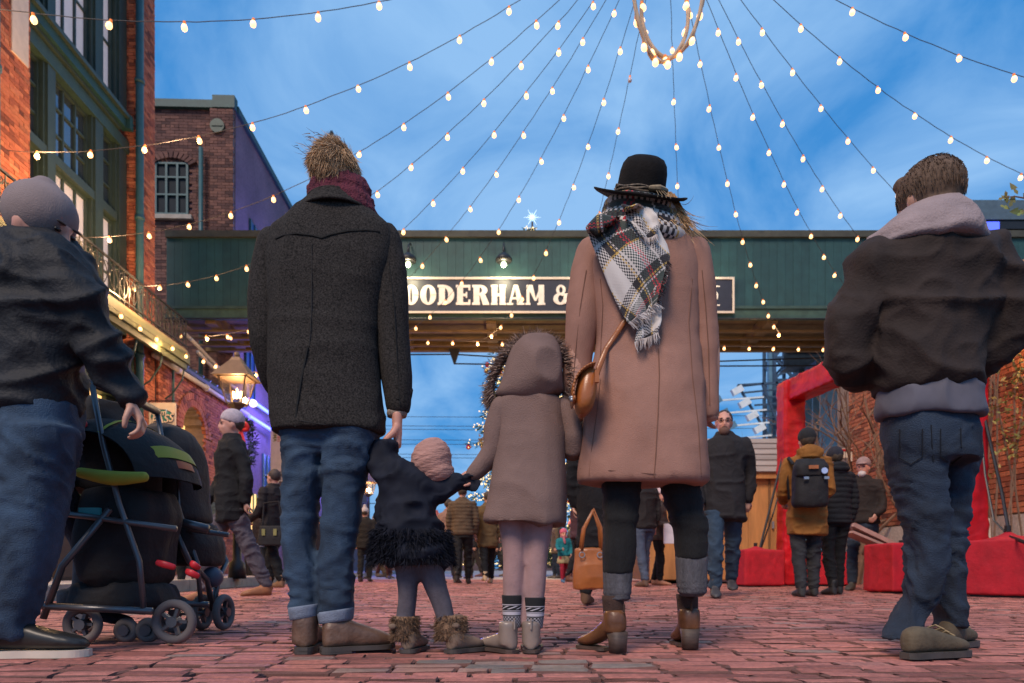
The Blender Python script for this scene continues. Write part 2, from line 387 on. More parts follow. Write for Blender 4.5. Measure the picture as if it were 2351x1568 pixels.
me = bpy.data.meshes.new('paving_bricks'); me.from_pydata(np.concatenate(rest_v).tolist(), [], allf); me.polygons.foreach_set('material_index', ([1] * 16 + [0] * (len(BV[0][1]) - 16)) * len(rest_f)); me.update()
tag(obj('paving_bricks', me, [PAVE, DIRTY], paving), kind='stuff')
# little leaves and litter on the bricks
for (lx, ly, rz, lab) in ((-.72, 1.93, .4, 'dry leaf on the paving in front of the brown ankle boots'), (.05, 2.2, 1.2, 'dry leaf on the paving between toddler boots and pearly boots'), (.95, 2.35, .3, 'dry leaf on the paving right of the heeled boots'), (-1.3, 2.6, 1, 'dry leaf on the paving below the stroller')):
    mb = MB(); pts = [(0, -.016), (.009, -.004), (.010, .010), (0, .020), (-.010, .010), (-.008, -.004)]
    mb.add([(x, y_, .0015 * math.cos(x * 200)) for x, y_ in pts] + [(x, y_, .0015 * math.cos(x * 200) - .0012) for x, y_ in pts], [tuple(range(6)), tuple(range(11, 5, -1))]); o = mb.build('fallen_leaf', mat('dry_leaf', (.30, .17, .09), .8, .3))
    o.location = (lx, ly, .008); o.rotation_euler = (.05, .04, rz); tag(o, lab, 'leaf', 'fallen leaves on the brick paving')

# ================================================================ generic brick wall
def wall_bricks(parent, M, w, h, bm, nsingle=0, holes=(), bl=.215, bh=.072, th=.035, key=None, clip=None, arch=None):
    """bricks on the local xz rectangle (0..w, 0..h) facing -y of M; the first nsingle nearest ones are parts, the rest one joined part"""
    r = random.Random(int(w * 100 + h)); L_ = []; z = 0; k = 0
    while z < h - .02:
        x = -(bl / 2 if k % 2 else 0)
        header = (k % 6 == 5); blx = bl / 2 if header else bl
        while x < w - .01:
            a, b = max(x, 0), min(x + blx, w)
            if b - a > .03:
                cx_, cz_ = (a + b) / 2, z + bh / 2
                ok = not any(h0 < cx_ < h1 and v0 < cz_ < v1 for h0, v0, h1, v1 in holes)
                if clip and not clip(cx_, cz_): ok = False
                if arch:
                    for (ax, az, ar) in arch:
                        if (cz_ > az and math.hypot(cx_ - ax, cz_ - az) < ar) : ok = False
                if ok: L_.append((a + .005, b - .005, z + .005, z + bh - .005, r.gauss(0, .0025)))
            x += blx
        z += bh; k += 1
    if key: L_.sort(key=lambda q: key(M @ Vector(((q[0] + q[1]) / 2, 0, q[2]))))
    mesh_cache = {}
    for (a, b, z0, z1, dy) in L_[:nsingle]:
        ln = round(b - a, 2)
        if ln not in mesh_cache:
            t = MB(); t.box((-ln / 2, -.012, -(z1 - z0) / 2), (ln / 2, th, (z1 - z0) / 2)); mesh_cache[ln] = t.mesh('wall_brick'); mesh_cache[ln].materials.append(bm)
        o = bpy.data.objects.new('brick', mesh_cache[ln]); COL.objects.link(o); o.parent = parent; o.matrix_local = M @ Matrix.Translation(((a + b) / 2, dy, (z0 + z1) / 2)) @ Matrix.Rotation(r.gauss(0, .006), 4, 'Y')
    rest = L_[nsingle:]
    if rest:
        n = len(rest); A = np.array(rest); v = np.zeros((n, 8, 3))
        xs = [0, 1, 1, 0, 0, 1, 1, 0]; zs = [2, 2, 3, 3, 2, 2, 3, 3]; ys = [0, 0, 0, 0, 1, 1, 1, 1]
        for i in range(8): v[:, i, 0] = A[:, xs[i]]; v[:, i, 2] = A[:, zs[i]]; v[:, i, 1] = A[:, 4] - .012 + ys[i] * th
        v = v.reshape(-1, 3); Mn = np.array(M); v = v @ Mn[:3, :3].T + Mn[:3, 3]
        ft = ((0,1,2,3),(0,4,5,1),(1,5,6,2),(2,6,7,3),(3,7,4,0)); fs = [tuple(8 * i + q for q in f) for i in range(n) for f in ft]
        me = bpy.data.meshes.new('bricks'); me.from_pydata(v.tolist(), [], fs); me.update(); tag(obj('bricks', me, bm, parent), kind='stuff')
def face_street(Y0, X, z=0):    # local x runs along +Y of the street frame, outside is +X (left side buildings)
    return Matrix(((0, -1, 0, X), (1, 0, 0, Y0), (0, 0, 1, z), (0, 0, 0, 1)))
def face_camera(X0, Y, z=0):    # local x runs along +X, outside is -Y
    return Matrix.Translation((X0, Y, z))
TH = math.atan(55 / F)          # the street runs slightly to the left of the view direction
near = lambda q: math.hypot(q.x + .0, q.y - 0) + abs(q.z - 3.5) * .3

# ---- left: brick warehouse with tall green windows and balcony
fac = thing('brick_warehouse', 'tall red brick warehouse with big green framed windows at the left edge', 'building', rz=TH)
def pier(y0, y1, n1, n2):
    mb = MB(); mb.box((-9.2, y0 + .02, -.05), (-7.235, y1, 14.5)); mb.build('wall', MORTAR, fac)
    wall_bricks(fac, face_street(y0, -7.2), y1 - y0, 14.4, WALLB, n1, key=near)
    wall_bricks(fac, face_camera(-7.62, y0), .42, 14.4, WALLB, n2, key=near, bl=.205)
pier(8.6 + 1.7, 10.98, 70, 0); pier(14.37, 15.0, 40, 70)
mb = MB(); mb.box((-9.2, 10.98, 0), (-7.9, 14.37, 14.5)); mb.box((-9.2, 5.2, 0), (-7.9, 10.3, 14.5)); mb.build('wall_core', mat('interior_dark', (.03, .03, .035), .9), fac)
def vbar(y0, y1, z0, z1, xo, xi=-7.7, m=GREENW, name='window_frame', parent=None):
    mb = MB(); mb.box((xi, y0, z0), (xo, y1, z1)); return mb.build(name, m, parent or fac)
for z0, z1, up in ((5.05, 8.82, 0), (9.62, 14.2, 1)):
    # posts
    for y0, y1 in ((10.98, 11.3), (11.72, 12.05), (13.12, 13.50), (13.95, 14.35)):
        vbar(y0, y1, z0, z1, -7.46, name='window_post'); vbar(y0 + .06, y1 - .06, z0, z1, -7.42, name='post_moulding')
    # transom
    vbar(11.3, 13.96, z0 + 2.2, z0 + 2.36, -7.43, name='transom')
    for y0, y1, cols in ((11.3, 11.72, 1), (12.05, 13.12, 3), (13.50, 13.95, 1)):
        for za, zb, rows, gm in ((z0, z0 + 2.2, 2, CURT), (z0 + 2.36, z1, 3, GLASSS)):
            wdw = MB(); wdw.box((-7.62, y0, za), (-7.585, y1, zb)); g_ = wdw.build('window_pane', gm if not (gm is CURT and cols == 1 and y0 < 12) else GLASSD, fac)
            mt = MB()
            for c in range(1, cols): yy = y0 + (y1 - y0) * c / cols; mt.box((-7.61, yy - .02, za), (-7.545, yy + .02, zb))
            for r_ in range(1, rows): zz = za + (zb - za) * r_ / rows; mt.box((-7.608, y0, zz - .018), (-7.55, y1, zz + .018))
            mt.box((-7.606, y0, za), (-7.53, y0 + .05, zb)); mt.box((-7.606, y1 - .05, za), (-7.53, y1, zb))
            mt.box((-7.604, y0 + .05, zb - .06), (-7.532, y1 - .05, zb)); mt.box((-7.604, y0 + .05, za), (-7.532, y1 - .05, za + .09))
            mt.build('muntins', GREENW, g_)
    vbar(10.98, 14.37, z1, z1 + .25, -7.40, name='window_head', m=GREEND)
# cornice between the storeys: stepped profile running along the bay
for k, (x, za, zb, m_) in enumerate(((-7.34, 9.08, 9.14, GREENW), (-7.27, 9.142, 9.32, GREEN), (-7.20, 9.322, 9.40, GREENW), (-7.28, 9.402, 9.46, GREEND), (-7.38, 9.462, 9.56, GREENW))):
    mb = MB(); mb.box((-7.9, 10.99, za), (x, 13.98 if k in (1, 2) else 13.94, zb)); mb.build('cornice', m_, fac)
mb = MB(); mb.prism([(0, 0), (.22, .02), (.22, .26), (0, .28)], 0, .12, Matrix(((-1, 0, 0, -7.19), (0, 1, 0, 13.985), (0, 0, 1, 9.13), (0, 0, 0, 1)))); mb.build('cornice_end', GREEN, fac)
# pale plaque on near pier, pipes
mb = MB(); mb.box((-7.19, 10.55, 8.1), (-7.17, 10.92, 9.3)); mb.build('plaque', CREAM, fac)
for (yy, xx, za, zb, rr) in ((14.22, -7.12, 0, 14.5, .075), (9.98, -7.05, 0, 14.5, .085)):
    mb = MB(); mb.tube([(xx, yy, za), (xx, yy, zb)], rr, 12)
    for zz in (2, 4.6, 7.4, 10.2, 13): mb.tube([(xx, yy, zz), (xx, yy, zz + .08)], rr * 1.25, 12)
    mb.build('drainpipe', TEAL, fac, smooth=True)
# balcony
bal = MB(); bal.box((-7.19, 6.0, 5.0), (-6.62, 15.3, 5.08)); bal = bal.build('balcony', mat('balcony_deck', (.16, .13, .07), .7, .2), fac)
mb = MB(); mb.box((-6.68, 6.0, 4.78), (-6.58, 15.32, 5.0)); mb.box((-6.72, 6.0, 4.66), (-6.64, 15.3, 4.78)); mb.box((-7.19, 15.2, 4.8), (-6.69, 15.3, 4.998)); mb.build('fascia', mat('moss_paint', (.09, .10, .045), .6, .2), bal)
for yy in np.arange(9.2, 15.4, 1.02): mb = MB(); mb.tube([(-7.15, yy, 4.0), (-6.95, yy, 4.15), (-6.75, yy, 4.45), (-6.7, yy, 4.72)], .018, 6); mb.build('bracket', GREEND, bal)
mb = MB(); mb.beam((-6.63, 6, 5.72), (-6.63, 15.3, 5.72), .04, .03); mb.beam((-6.63, 6, 5.16), (-6.63, 15.3, 5.16), .03, .025); mb.beam((-6.63, 15.3, 5.72), (-7.2, 15.3, 5.72), .04, .03)
mb.build('handrail', IRON, bal)
mb = MB(); yy = 8.6; k = 0
while yy < 15.3:
    mb.tube([(-6.63, yy, 5.1), (-6.63, yy, 5.7)], .012, 5); 
    if k % 2 == 0:
        for s_ in (-1, 1):
            q = [(-6.63, yy + s_ * (.13 * math.sin(t) ), 5.2 + .42 * t / 3.0) for t in np.linspace(0, 3.0, 9)]; mb.tube(q, .009, 5)
            q = [(-6.63, yy + s_ * (.09 + .05 * math.cos(t)), 5.58 + .05 * math.sin(t)) for t in np.linspace(0, 5, 9)]; mb.tube(q, .008, 5)
    else:
        mb.ball((-6.63, yy, 5.45), (.02, .035, .045), 6, 5)
    yy += .17; k += 1
mb.build('railing_scrollwork', IRON, bal)
for xx in (-7.1, -6.9):
    mb = MB(); mb.tube([(xx, 15.3, 5.08), (xx, 15.3, 5.72)], .012, 5); mb.build('baluster', IRON, bal)
# ground floor shopfront
mb = MB(); mb.box((-7.75, 5.2, 3.75), (-7.3, 14.36, 4.66)); mb.build('shop_fascia', GREEND, fac)
mb = MB(); mb.box((-7.85, 5.2, 0), (-7.7, 14.36, .7)); mb.build('stall_riser', GREEND, fac)
for y0, y1 in ((8.6, 9.6), (11.2, 12.0), (12.25, 13.0), (13.2, 13.9)):
    g_ = MB(); g_.box((-7.8, y0, .72), (-7.72, y1, 2.9)); g_ = g_.build('shop_window', LITW, fac)
    mt = MB(); ym = (y0 + y1) / 2; mt.box((-7.73, ym - .03, .72), (-7.66, ym + .03, 2.9)); mt.box((-7.728, y0, 1.75), (-7.665, y1, 1.82)); mt.build('window_bars', GREEND, g_)
    pn = MB(); pn.box((-7.79, y0, 3.02), (-7.71, y1, 3.72)); pn.build('transom_light', LITW, fac)
for y0, y1 in ((9.6, 11.2), (12.0, 12.25), (13.0, 13.2), (13.9, 14.36)):
    mb = MB(); mb.box((-7.82, y0, .7), (-7.62, y1, 3.75)); mb.build('door' if y1 - y0 > 1 else 'shop_post', GREEN if y1 - y0 > 1 else GREEND, fac)

# ---- low brick building with the arched door
low = thing('arched_brick_workshop', 'low red brick building with an arched doorway and pale eaves pipe', 'building', rz=TH)
mb = MB(); mb.box((-12, 15.02, 0), (-7.885, 19.98, 4.86)); mb.build('wall_core', MORTAR, low)
mb = MB(); mb.box((-7.884, 15.02, 0), (-7.165, 16.20, 4.86)); mb.box((-7.884, 17.46, 0), (-7.165, 19.98, 4.86)); mb.box((-7.884, 16.2, 4.3), (-7.165, 17.46, 4.86))
# masonry above the arch
for k in range(8):
    a0 = 16.2 + 1.26 * k / 8; a1 = 16.2 + 1.26 * (k + 1) / 8; am = (a0 + a1) / 2; zt = 3.55 + math.sqrt(max(0, .63 ** 2 - (am - 16.83) ** 2)); mb.box((-7.884, a0, zt), (-7.165 - .0005 * k, a1, 4.299))
mb.build('wall', MORTAR, low)
wall_bricks(low, face_street(15.0, -7.13), 4.98, 4.85, WALLB, 230, holes=((1.2, -.1, 2.46, 3.55),), arch=((1.83, 3.55, .98),), key=lambda q: q.y + max(0, 2.6 - q.z) * 2)
vo = 0
for ring_, r0, r1 in ((0, .64, .80), (1, .81, .97)):
    nn = 20 + ring_ * 5
    for k in range(nn):
        a = math.pi * (k + .5) / nn; da = math.pi / nn * .42
        poly = [(16.83 + r * math.cos(a + s), 3.55 + r * math.sin(a + s)) for r, s in ((r0, -da), (r1, -da), (r1, da), (r0, da))]
        mb = MB(); M_ = Matrix(((0, 1, 0, 0), (1, 0, 0, 0), (0, 0, 1, 0), (0, 0, 0, 1))); mb.prism(poly, -7.2, -7.105 + ring_ * .006, M_); mb.build('voussoir', WALLB, low)
for s_, yy in ((0, 16.12), (1, 17.54)):
    mb = MB()
    for k in range(44): mb.box((-7.2, yy - .075, k * .08), (-7.112, yy + .075, k * .08 + .07))
    tag(mb.build('jamb_bricks', WALLB, low), kind='stuff')
dr = MB(); dr.box((-7.70, 16.21, 0), (-7.62, 17.45, 3.3)); dr = dr.build('door', GREEN, low)
for k in range(5):
    mb = MB(); mb.box((-7.62, 16.23 + k * .245, .05), (-7.6, 16.45 + k * .245, 2.2)); mb.build('door_board', GREEN, dr)
mb = MB(); mb.box((-7.66, 16.22, 3.3), (-7.62, 17.44, 4.2)); mb.build('fanlight', LITW, low)
mb = MB(); mb.tube([(-7.02, 14.6, 4.78), (-7.02, 20.2, 4.78)], .06, 10)
for yy in (15.6, 17.2, 18.8): mb.tube([(-7.02, yy, 4.78), (-7.02, yy + .12, 4.78)], .085, 10)
mb.build('eaves_pipe', CREAM, low, smooth=True)
mb = MB(); mb.prism([(-7.0, 4.86), (-6.95, 4.92), (-9.6, 6.1), (-9.6, 5.9)], 15.02, 19.98); mb.build('metal_roof', mat('blue_grey_roof', (.10, .15, .20), .45, .2, metal=.3), low)
for k in range(12):
    mb = MB(); y_ = 15.3 + k * .42; mb.beam((-6.96, y_, 4.97), (-9.55, y_, 6.13), .04, .05); mb.build('roof_seam', mat('blue_grey_roof', (.1, .15, .2)), low)
for zz, xx in ((5.6, -7.35), (5.3, -7.2), (5.75, -7.5)):
    mb = MB(); mb.tube([(xx, 17.2, zz + .35), (xx, 19.2, zz + .12), (xx + .15, 19.8, zz)], .045, 8); mb.build('roof_pipe', CREAM, low, smooth=True)
mb = MB(); mb.tube([(-7.05, 15.55, 2.2), (-7.05, 15.55, 4.75)], .03, 8); mb.build('conduit', TEAL, low)

# ---- dark brick tank house beyond with a long side wall washed blue
tank = thing('tank_house', 'long dark brick tank house beyond the bridge, side wall washed in blue light', 'building', rz=TH)
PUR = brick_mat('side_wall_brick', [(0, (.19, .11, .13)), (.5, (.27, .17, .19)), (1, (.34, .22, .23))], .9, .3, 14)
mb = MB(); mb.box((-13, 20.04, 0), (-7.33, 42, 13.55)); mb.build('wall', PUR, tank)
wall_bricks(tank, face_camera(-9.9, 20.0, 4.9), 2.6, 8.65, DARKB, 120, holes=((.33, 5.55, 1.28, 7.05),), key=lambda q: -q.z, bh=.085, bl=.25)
mb = MB(); mb.box((-9.95, 19.86, 13.5), (-7.9, 20.06, 13.72)); mb.box((-7.9, 19.84, 13.5), (-7.27, 20.1, 13.85)); mb.box((-7.36, 20.1, 13.5), (-7.24, 42, 13.7)); mb.build('parapet_cap', GREEN, tank)
mb = MB(); mb.box((-7.98, 19.9, 4.9), (-7.32, 19.985, 13.5)); mb.build('corner_pier', MORTAR, tank)
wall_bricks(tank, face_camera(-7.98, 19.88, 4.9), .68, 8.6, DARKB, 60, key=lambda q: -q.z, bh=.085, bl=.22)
wd = MB(); wd.box((-9.57, 20.0, 10.45), (-8.62, 20.03, 11.95)); wd = wd.build('window', GLASSD, tank)
mb = MB()
for x0 in (-9.57, -9.27, -8.96, -8.68): mb.box((x0, 19.94, 10.45), (x0 + .06, 19.99, 11.95))
for z0 in (10.45, 11.0, 11.5, 11.9): mb.box((-9.57, 19.942, z0), (-8.62, 19.988, z0 + .05))
mb.build('window_frame', TEAL, wd)
for k in range(11):
    a = math.pi * (.18 + .64 * (k + .5) / 11); mb = MB(); c = Vector((-9.09, 19.93, 11.6)); r0, r1 = .62, .86; da = .07
    mb.prism([(c.x + r * math.cos(a + s) , c.z + .75 * r * math.sin(a + s)) for r, s in ((r0, -da), (r1, -da), (r1, da), (r0, da))], 19.9, 19.99); mb.build('arch_brick', DARKB, tank)
mb = MB(); mb.box((-9.7, 19.86, 10.3), (-8.5, 19.98, 10.42)); mb.build('sill', STONE, tank)
mb = MB(); mb.tube([(-8.2, 19.8, 4.9), (-8.2, 19.8, 12.3)], .06, 10); mb.build('drainpipe', TEAL, tank, smooth=True)
mb = MB(); mb.tube([(-7.75, 19.8, 12.95), (-7.75, 19.86, 12.95)], .2, 20); mb.box((-7.9, 19.78, 12.93), (-7.6, 19.8, 12.97)); mb.build('round_vent', GREEND, tank)
for k, (y0, z0, wd_, ht) in enumerate(((21.5, 7.2, .9, 1.5), (21.2, 9.2, .8, 1.8), (23.9, 7.2, .9, 1.5), (26.5, 7.2, .9, 1.5), (20.8, 5.4, .8, 1.5), (22.4, 2.6, .8, 1.4), (21.1, .9, .7, 1.7), (24.6, .9, .8, 1.7), (25.5, 2.6, .8, 1.4), (28, .9, .8, 1.8), (24.2, 5.2, .9, 1.5), (31, 2.6, .9, 1.5), (34, 2.6, .9, 1.5))):
    wn = MB(); wn.box((-7.34, y0, z0), (-7.30, y0 + wd_, z0 + ht)); wn = wn.build('window', LITW if k in (6, 9, 11) else mat('blue_glass', (.03, .08, .15), .4, .2, spec=.2), tank)
    mb = MB(); mb.box((-7.3, y0 - .05, z0 - .09), (-7.2, y0 + wd_ + .05, z0)); mb.build('sill', CREAM, wn)
    mb = MB()
    for yy in (y0, y0 + wd_ / 2 - .02, y0 + wd_ - .05): mb.box((-7.3, yy, z0 + .001), (-7.26, yy + .05, z0 + ht))
    mb.box((-7.298, y0, z0 + ht / 2), (-7.262, y0 + wd_, z0 + ht / 2 + .05)); mb.build('window_frame', mat('leaf_green_paint', (.10, .2, .09), .6) if z0 < 3 else TEAL, wn)
BLUEL = mat('blue_led', (.1, .15, 1), .5, 0, emit=(.09, .13, 1), es=3.2)
for yy, zz in ((20.3, 4.75), (20.3, 5.25), (22.5, 4.6)):
    for k in range(3):
        mb = MB(); mb.tube([(-7.0, yy + k * 2.6, zz), (-7.0, yy + k * 2.6 + 2.3, zz)], .05, 8); mb.build('blue_light_tube', BLUEL, tank)
def lamp(name, loc, en, col, rad=.15, parent=None, typ='POINT'):
    l_ = bpy.data.lights.new(name, typ); l_.energy = en; l_.color = col
    if typ == 'POINT': l_.shadow_soft_size = rad
    o = bpy.data.objects.new(name, l_); COL.objects.link(o); o.location = loc
    if parent: o.parent = parent
    return o
for y_, z_, e_ in ((21.5, 5.0, 260), (25, 4.6, 260), (30, 4.6, 260), (22, 8.6, 260)): lamp('blue_light', (-6.1, y_, z_), e_, (.16, .16, 1), .2, tank)

# ---- sidewalk, kerb, step
mb = MB(); mb.box((-7.9, 4.5, -.05), (-4.36, 40, .12)); tag(mb.build('sidewalk', mat('sidewalk_concrete', (.34, .29, .27), .85, .15, 4, .3, 50)), 'pale concrete sidewalk along the left buildings', kind='structure').rotation_euler = (0, 0, TH)
kerb = thing('kerb', None, None, rz=TH); kerb['kind'] = 'structure'
y = 4.5
while y < 22: mb = MB(); mb.box((-4.355, y, -.05), (-4.06, y + .98, .135 + random.gauss(0, .003))); mb.build('kerb_stone', STONE, kerb); y += .99
stp = thing('stone_steps', 'pale stone steps with yellow edges in front of the green shopfront', 'steps', rz=TH)
for k in range(3):
    mb = MB(); mb.box((-7.6, 8.8, .125 + k * .17), (-6.5 - k * .35, 11.6, .125 + k * .17 + .165)); mb.build('step', STONE, stp)
    mb = MB(); mb.box((-6.52 - k * .35, 8.81, .125 + k * .17 + .1), (-6.49 - k * .35, 11.59, .125 + k * .17 + .166)); mb.build('yellow_edge', mat('yellow_paint', (.6, .38, .05), .6), stp)

# ---- footbridge
br = thing('footbridge', 'enclosed green timber footbridge spanning the street between the buildings', 'bridge', (0, 17, 0))
BX0, BX1 = -8.6, 13.5
mb = MB(); mb.box((BX0, .05, 6.8), (BX1, 2.3, 8.6)); mb.build('core', mat('interior_dark', (.03, .03, .035)), br)
nb = int((BX1 - BX0) / .2)
pm = {}
for k in range(nb):
    x0 = BX0 + k * .2; mb = MB(); dj = random.gauss(0, .0015); mb.box((x0 + .002, -.01 + dj, 6.80), (x0 + .198, .04, 8.5)); mb.build('plank', GREEN, br)
for nm, m_, q in (('roof_cap', mat('roof_cap_brown', (.05, .05, .035), .7, .3), ((BX0, -.09, 8.5), (BX1, 2.4, 8.66))), ('lower_beam', mat('lower_beam_green', (.03, .065, .045), .6, .3), ((BX0, -.05, 6.50), (BX1, .12, 6.796))), ('beam_lip', GREEND, ((BX0, -.085, 6.72), (BX1, -.052, 6.79))), ('far_beam', mat('far_beam_timber', (.15, .09, .03), .7, .3), ((BX0, 2.15, 6.38), (BX1, 2.3, 6.8)))):
    mb = MB(); mb.box(*q); mb.build(nm, m_, br)
mb = MB(); mb.box((BX0, .16, 6.72), (BX1, 2.14, 6.79)); mb.build('soffit', BRONZE, br)
for k in range(10): mb = MB(); x0 = BX0 + .9 + k * 2.35; mb.box((x0, .13, 6.42), (x0 + .26, 2.14, 6.715)); mb.build('cross_beam', BRONZE, br)
for y0 in (.55, 1.1, 1.65): mb = MB(); mb.box((BX0, y0, 6.36), (BX1, y0 + .11, 6.415)); mb.build('pipe_rail', BRONZE, br)
mb = MB(); mb.tube([(BX0, -.16, 6.45), (BX1, -.16, 6.43)], .02, 6); mb.build('conduit', IRON, br)
for xx in (-1.6, 4.0):
    mb = MB(); mb.prism([(xx - .16, 6.37), (xx + .16, 6.37), (xx + .02, 5.95), (xx - .02, 5.95)], 1.9, 2.0); mb.build('hanger', IRON, br)
mb = MB(); mb.tube([(-1.6, 1.95, 5.96), (3, 2.0, 5.90), (9, 2.0, 5.92)], .02, 6); mb.tube([(-5, 1.95, 6.2), (-1.6, 1.95, 6.22), (3, 2.0, 5.95), (9, 2, 6.15)], .02, 6); mb.build('cable', IRON, br)

# ---- sign board on the bridge
def sx(x): return (x - CX) / F * 16.9
def sz(y): return CAMH + (HY - y) / F * 16.9
sg = thing('bridge_sign', 'long black painted sign board with white lettering on the green bridge', 'sign', (0, 16.9, 0))
mb = MB(); mb.box((sx(848), -.02, sz(719)), (sx(1685), .03, sz(638))); mb.build('board', mat('sign_black', (.018, .018, .03), .5, .2, 5), sg)
for q in (((sx(848), -.045, sz(642.5)), (sx(1685), -.021, sz(637.5))), ((sx(848), -.045, sz(720)), (sx(1685), -.021, sz(715.5))), ((sx(848), -.046, sz(715.4)), (sx(851), -.021, sz(642.6))), ((sx(1681), -.046, sz(715.4)), (sx(1685), -.021, sz(642.6)))):
    mb = MB(); mb.box(*q); mb.build('border', CREAM, sg)
LW = mat('sign_white', (.72, .64, .56), .6, .12, 9); LR = mat('sign_red', (.5, .06, .05), .6, .1)
def glyph(ch, x0, x1, yt, yb, fat=1.0):
    """heavy slab-serif capital made of small raised shapes; every shape sits a little prouder than the last"""
    W_ = x1 - x0; Hh = yb - yt; s = Hh * .30 * fat; t = Hh * .12; sh = []; cnt = [0]
    def r(a, b, c, d): sh.append([(a, c), (b, c), (b, d), (a, d)])
    def arc(cx_, cy_, ro, rv, ti, tv, a0, a1, n=14):
        for k in range(n):
            A, B = a0 + (a1 - a0) * k / n, a0 + (a1 - a0) * (k + 1) / n
            sh.append([(cx_ + ro * math.cos(A), cy_ + rv * math.sin(A)), (cx_ + ro * math.cos(B), cy_ + rv * math.sin(B)), (cx_ + (ro - ti) * math.cos(B), cy_ + (rv - tv) * math.sin(B)), (cx_ + (ro - ti) * math.cos(A), cy_ + (rv - tv) * math.sin(A))])
    cy_ = Hh / 2
    if ch in 'OGCS': 
        if ch == 'O': arc(W_ / 2, cy_, W_ / 2, Hh / 2, s, t, 0, 2 * math.pi, 22)
        if ch == 'G': arc(W_ / 2, cy_, W_ / 2, Hh / 2, s, t, -.9 + 2 * math.pi, .5, 18); r(W_ * .55, W_, Hh * .5, Hh * .62); r(W_ - s, W_, Hh * .5, Hh * .95)
        if ch == 'S': arc(W_ / 2, Hh * .28, W_ / 2, Hh * .28, s * .8, t, math.pi * .5, math.pi * 1.9, 12); arc(W_ / 2, Hh * .72, W_ / 2, Hh * .28, s * .8, t, -math.pi * .5, math.pi * .9, 12)
    if ch == 'D': r(W_ * .08, W_ * .08 + s, 0, Hh); arc(W_ * .35, cy_, W_ * .65, Hh / 2, s, t, -math.pi / 2, math.pi / 2); r(0, W_ * .4, 0, t); r(0, W_ * .4, Hh - t, Hh)
    if ch == 'E': r(W_ * .08, W_ * .08 + s, 0, Hh); r(0, W_, 0, t * 1.1); r(0, W_, Hh - t * 1.1, Hh); r(W_ * .2, W_ * .75, cy_ - t / 2, cy_ + t / 2); r(W_ - t * .8, W_, 0, Hh * .27); r(W_ - t * .8, W_, Hh * .73, Hh); r(W_ * .68, W_ * .78, cy_ - t * 1.2, cy_ + t * 1.2)
    if ch == 'R': r(W_ * .08, W_ * .08 + s, 0, Hh); r(0, W_ * .45, Hh - t, Hh); r(0, W_ * .45, 0, t); arc(W_ * .42, Hh * .27, W_ * .46, Hh * .27, s * .9, t, -math.pi / 2, math.pi / 2, 10); sh.append([(W_ * .45, cy_), (W_ * .45 + s * .9, cy_), (W_, Hh), (W_ - s * 1.1, Hh)]); r(W_ * .25, W_ * .5, Hh * .44, Hh * .54)
    if ch == 'H': r(W_ * .06, W_ * .06 + s * .9, 0, Hh); r(W_ * .94 - s * .9, W_ * .94, 0, Hh); r(W_ * .3, W_ * .7, cy_ - t * .6, cy_ + t * .6); [r(a, a + W_ * .44, b, b + t * .8) for a in (0, W_ * .56) for b in (0, Hh - t * .8)]
    if ch == 'A': sh.append([(W_ * .44, 0), (W_ * .44 + s * .55, 0), (W_ * .95, Hh), (W_ * .95 - s, Hh)]); sh.append([(W_ * .38, 0), (W_ * .52, 0), (W_ * .2, Hh), (W_ * .08, Hh)]); r(W_ * .25, W_ * .7, Hh * .62, Hh * .72); r(0, W_ * .36, Hh - t * .8, Hh); r(W_ * .56, W_, Hh - t * .8, Hh)
    if ch == 'M': r(W_ * .06, W_ * .06 + s * .5, 0, Hh); r(W_ * .94 - s * .95, W_ * .94, 0, Hh); sh.append([(W_ * .06, 0), (W_ * .06 + s, 0), (W_ * .55, Hh * .8), (W_ * .47, Hh * .8)]); sh.append([(W_ * .94 - s * .6, 0), (W_ * .94, 0), (W_ * .55, Hh * .8), (W_ * .47, Hh * .8)]); r(0, W_ * .26, Hh - t * .8, Hh); r(W_ * .6, W_, Hh - t * .8, Hh)
    if ch == 'W': sh.append([(0, 0), (s, 0), (W_ * .38, Hh), (W_ * .24, Hh)]); sh.append([(W_ * .4, 0), (W_ * .4 + s * .8, 0), (W_ * .76, Hh), (W_ * .64, Hh)]); sh.append([(W_ * .5, 0), (W_ * .58, 0), (W_ * .36, Hh), (W_ * .28, Hh)]); sh.append([(W_ * .9, 0), (W_, 0), (W_ * .76, Hh), (W_ * .68, Hh)])
    if ch == 'T': r(W_ / 2 - s / 2, W_ / 2 + s / 2, 0, Hh); r(0, W_, 0, t); r(0, t * .8, 0, Hh * .25); r(W_ - t * .8, W_, 0, Hh * .25); r(W_ * .2, W_ * .8, Hh - t, Hh)
    if ch == 'L': r(W_ * .08, W_ * .08 + s, 0, Hh); r(0, W_, Hh - t, Hh); r(0, W_ * .5, 0, t * .8); r(W_ - t, W_, Hh * .7, Hh)
    if ch == '&': arc(W_ * .45, Hh * .25, W_ * .28, Hh * .25, s * .5, t * .8, 0, 2 * math.pi, 14); arc(W_ * .42, Hh * .7, W_ * .42, Hh * .3, s * .8, t, .2, math.pi * 1.75, 14); sh.append([(W_ * .62, Hh * .45), (W_, Hh * .42), (W_, Hh * .52), (W_ * .72, Hh * .95), (W_ * .58, Hh * .9)])
    mb = MB()
    for k, poly in enumerate(sh):
        pts = [(sx(x0 + a), sz(yt + b)) for a, b in poly]
        ar = sum(pts[i][0] * pts[(i + 1) % 4][1] - pts[(i + 1) % 4][0] * pts[i][1] for i in range(4))
        if ar < 0: pts = pts[::-1]
        mb.prism(pts, -.030 - .0006 * k, -.018)
    return mb.build('letter', LW, sg)
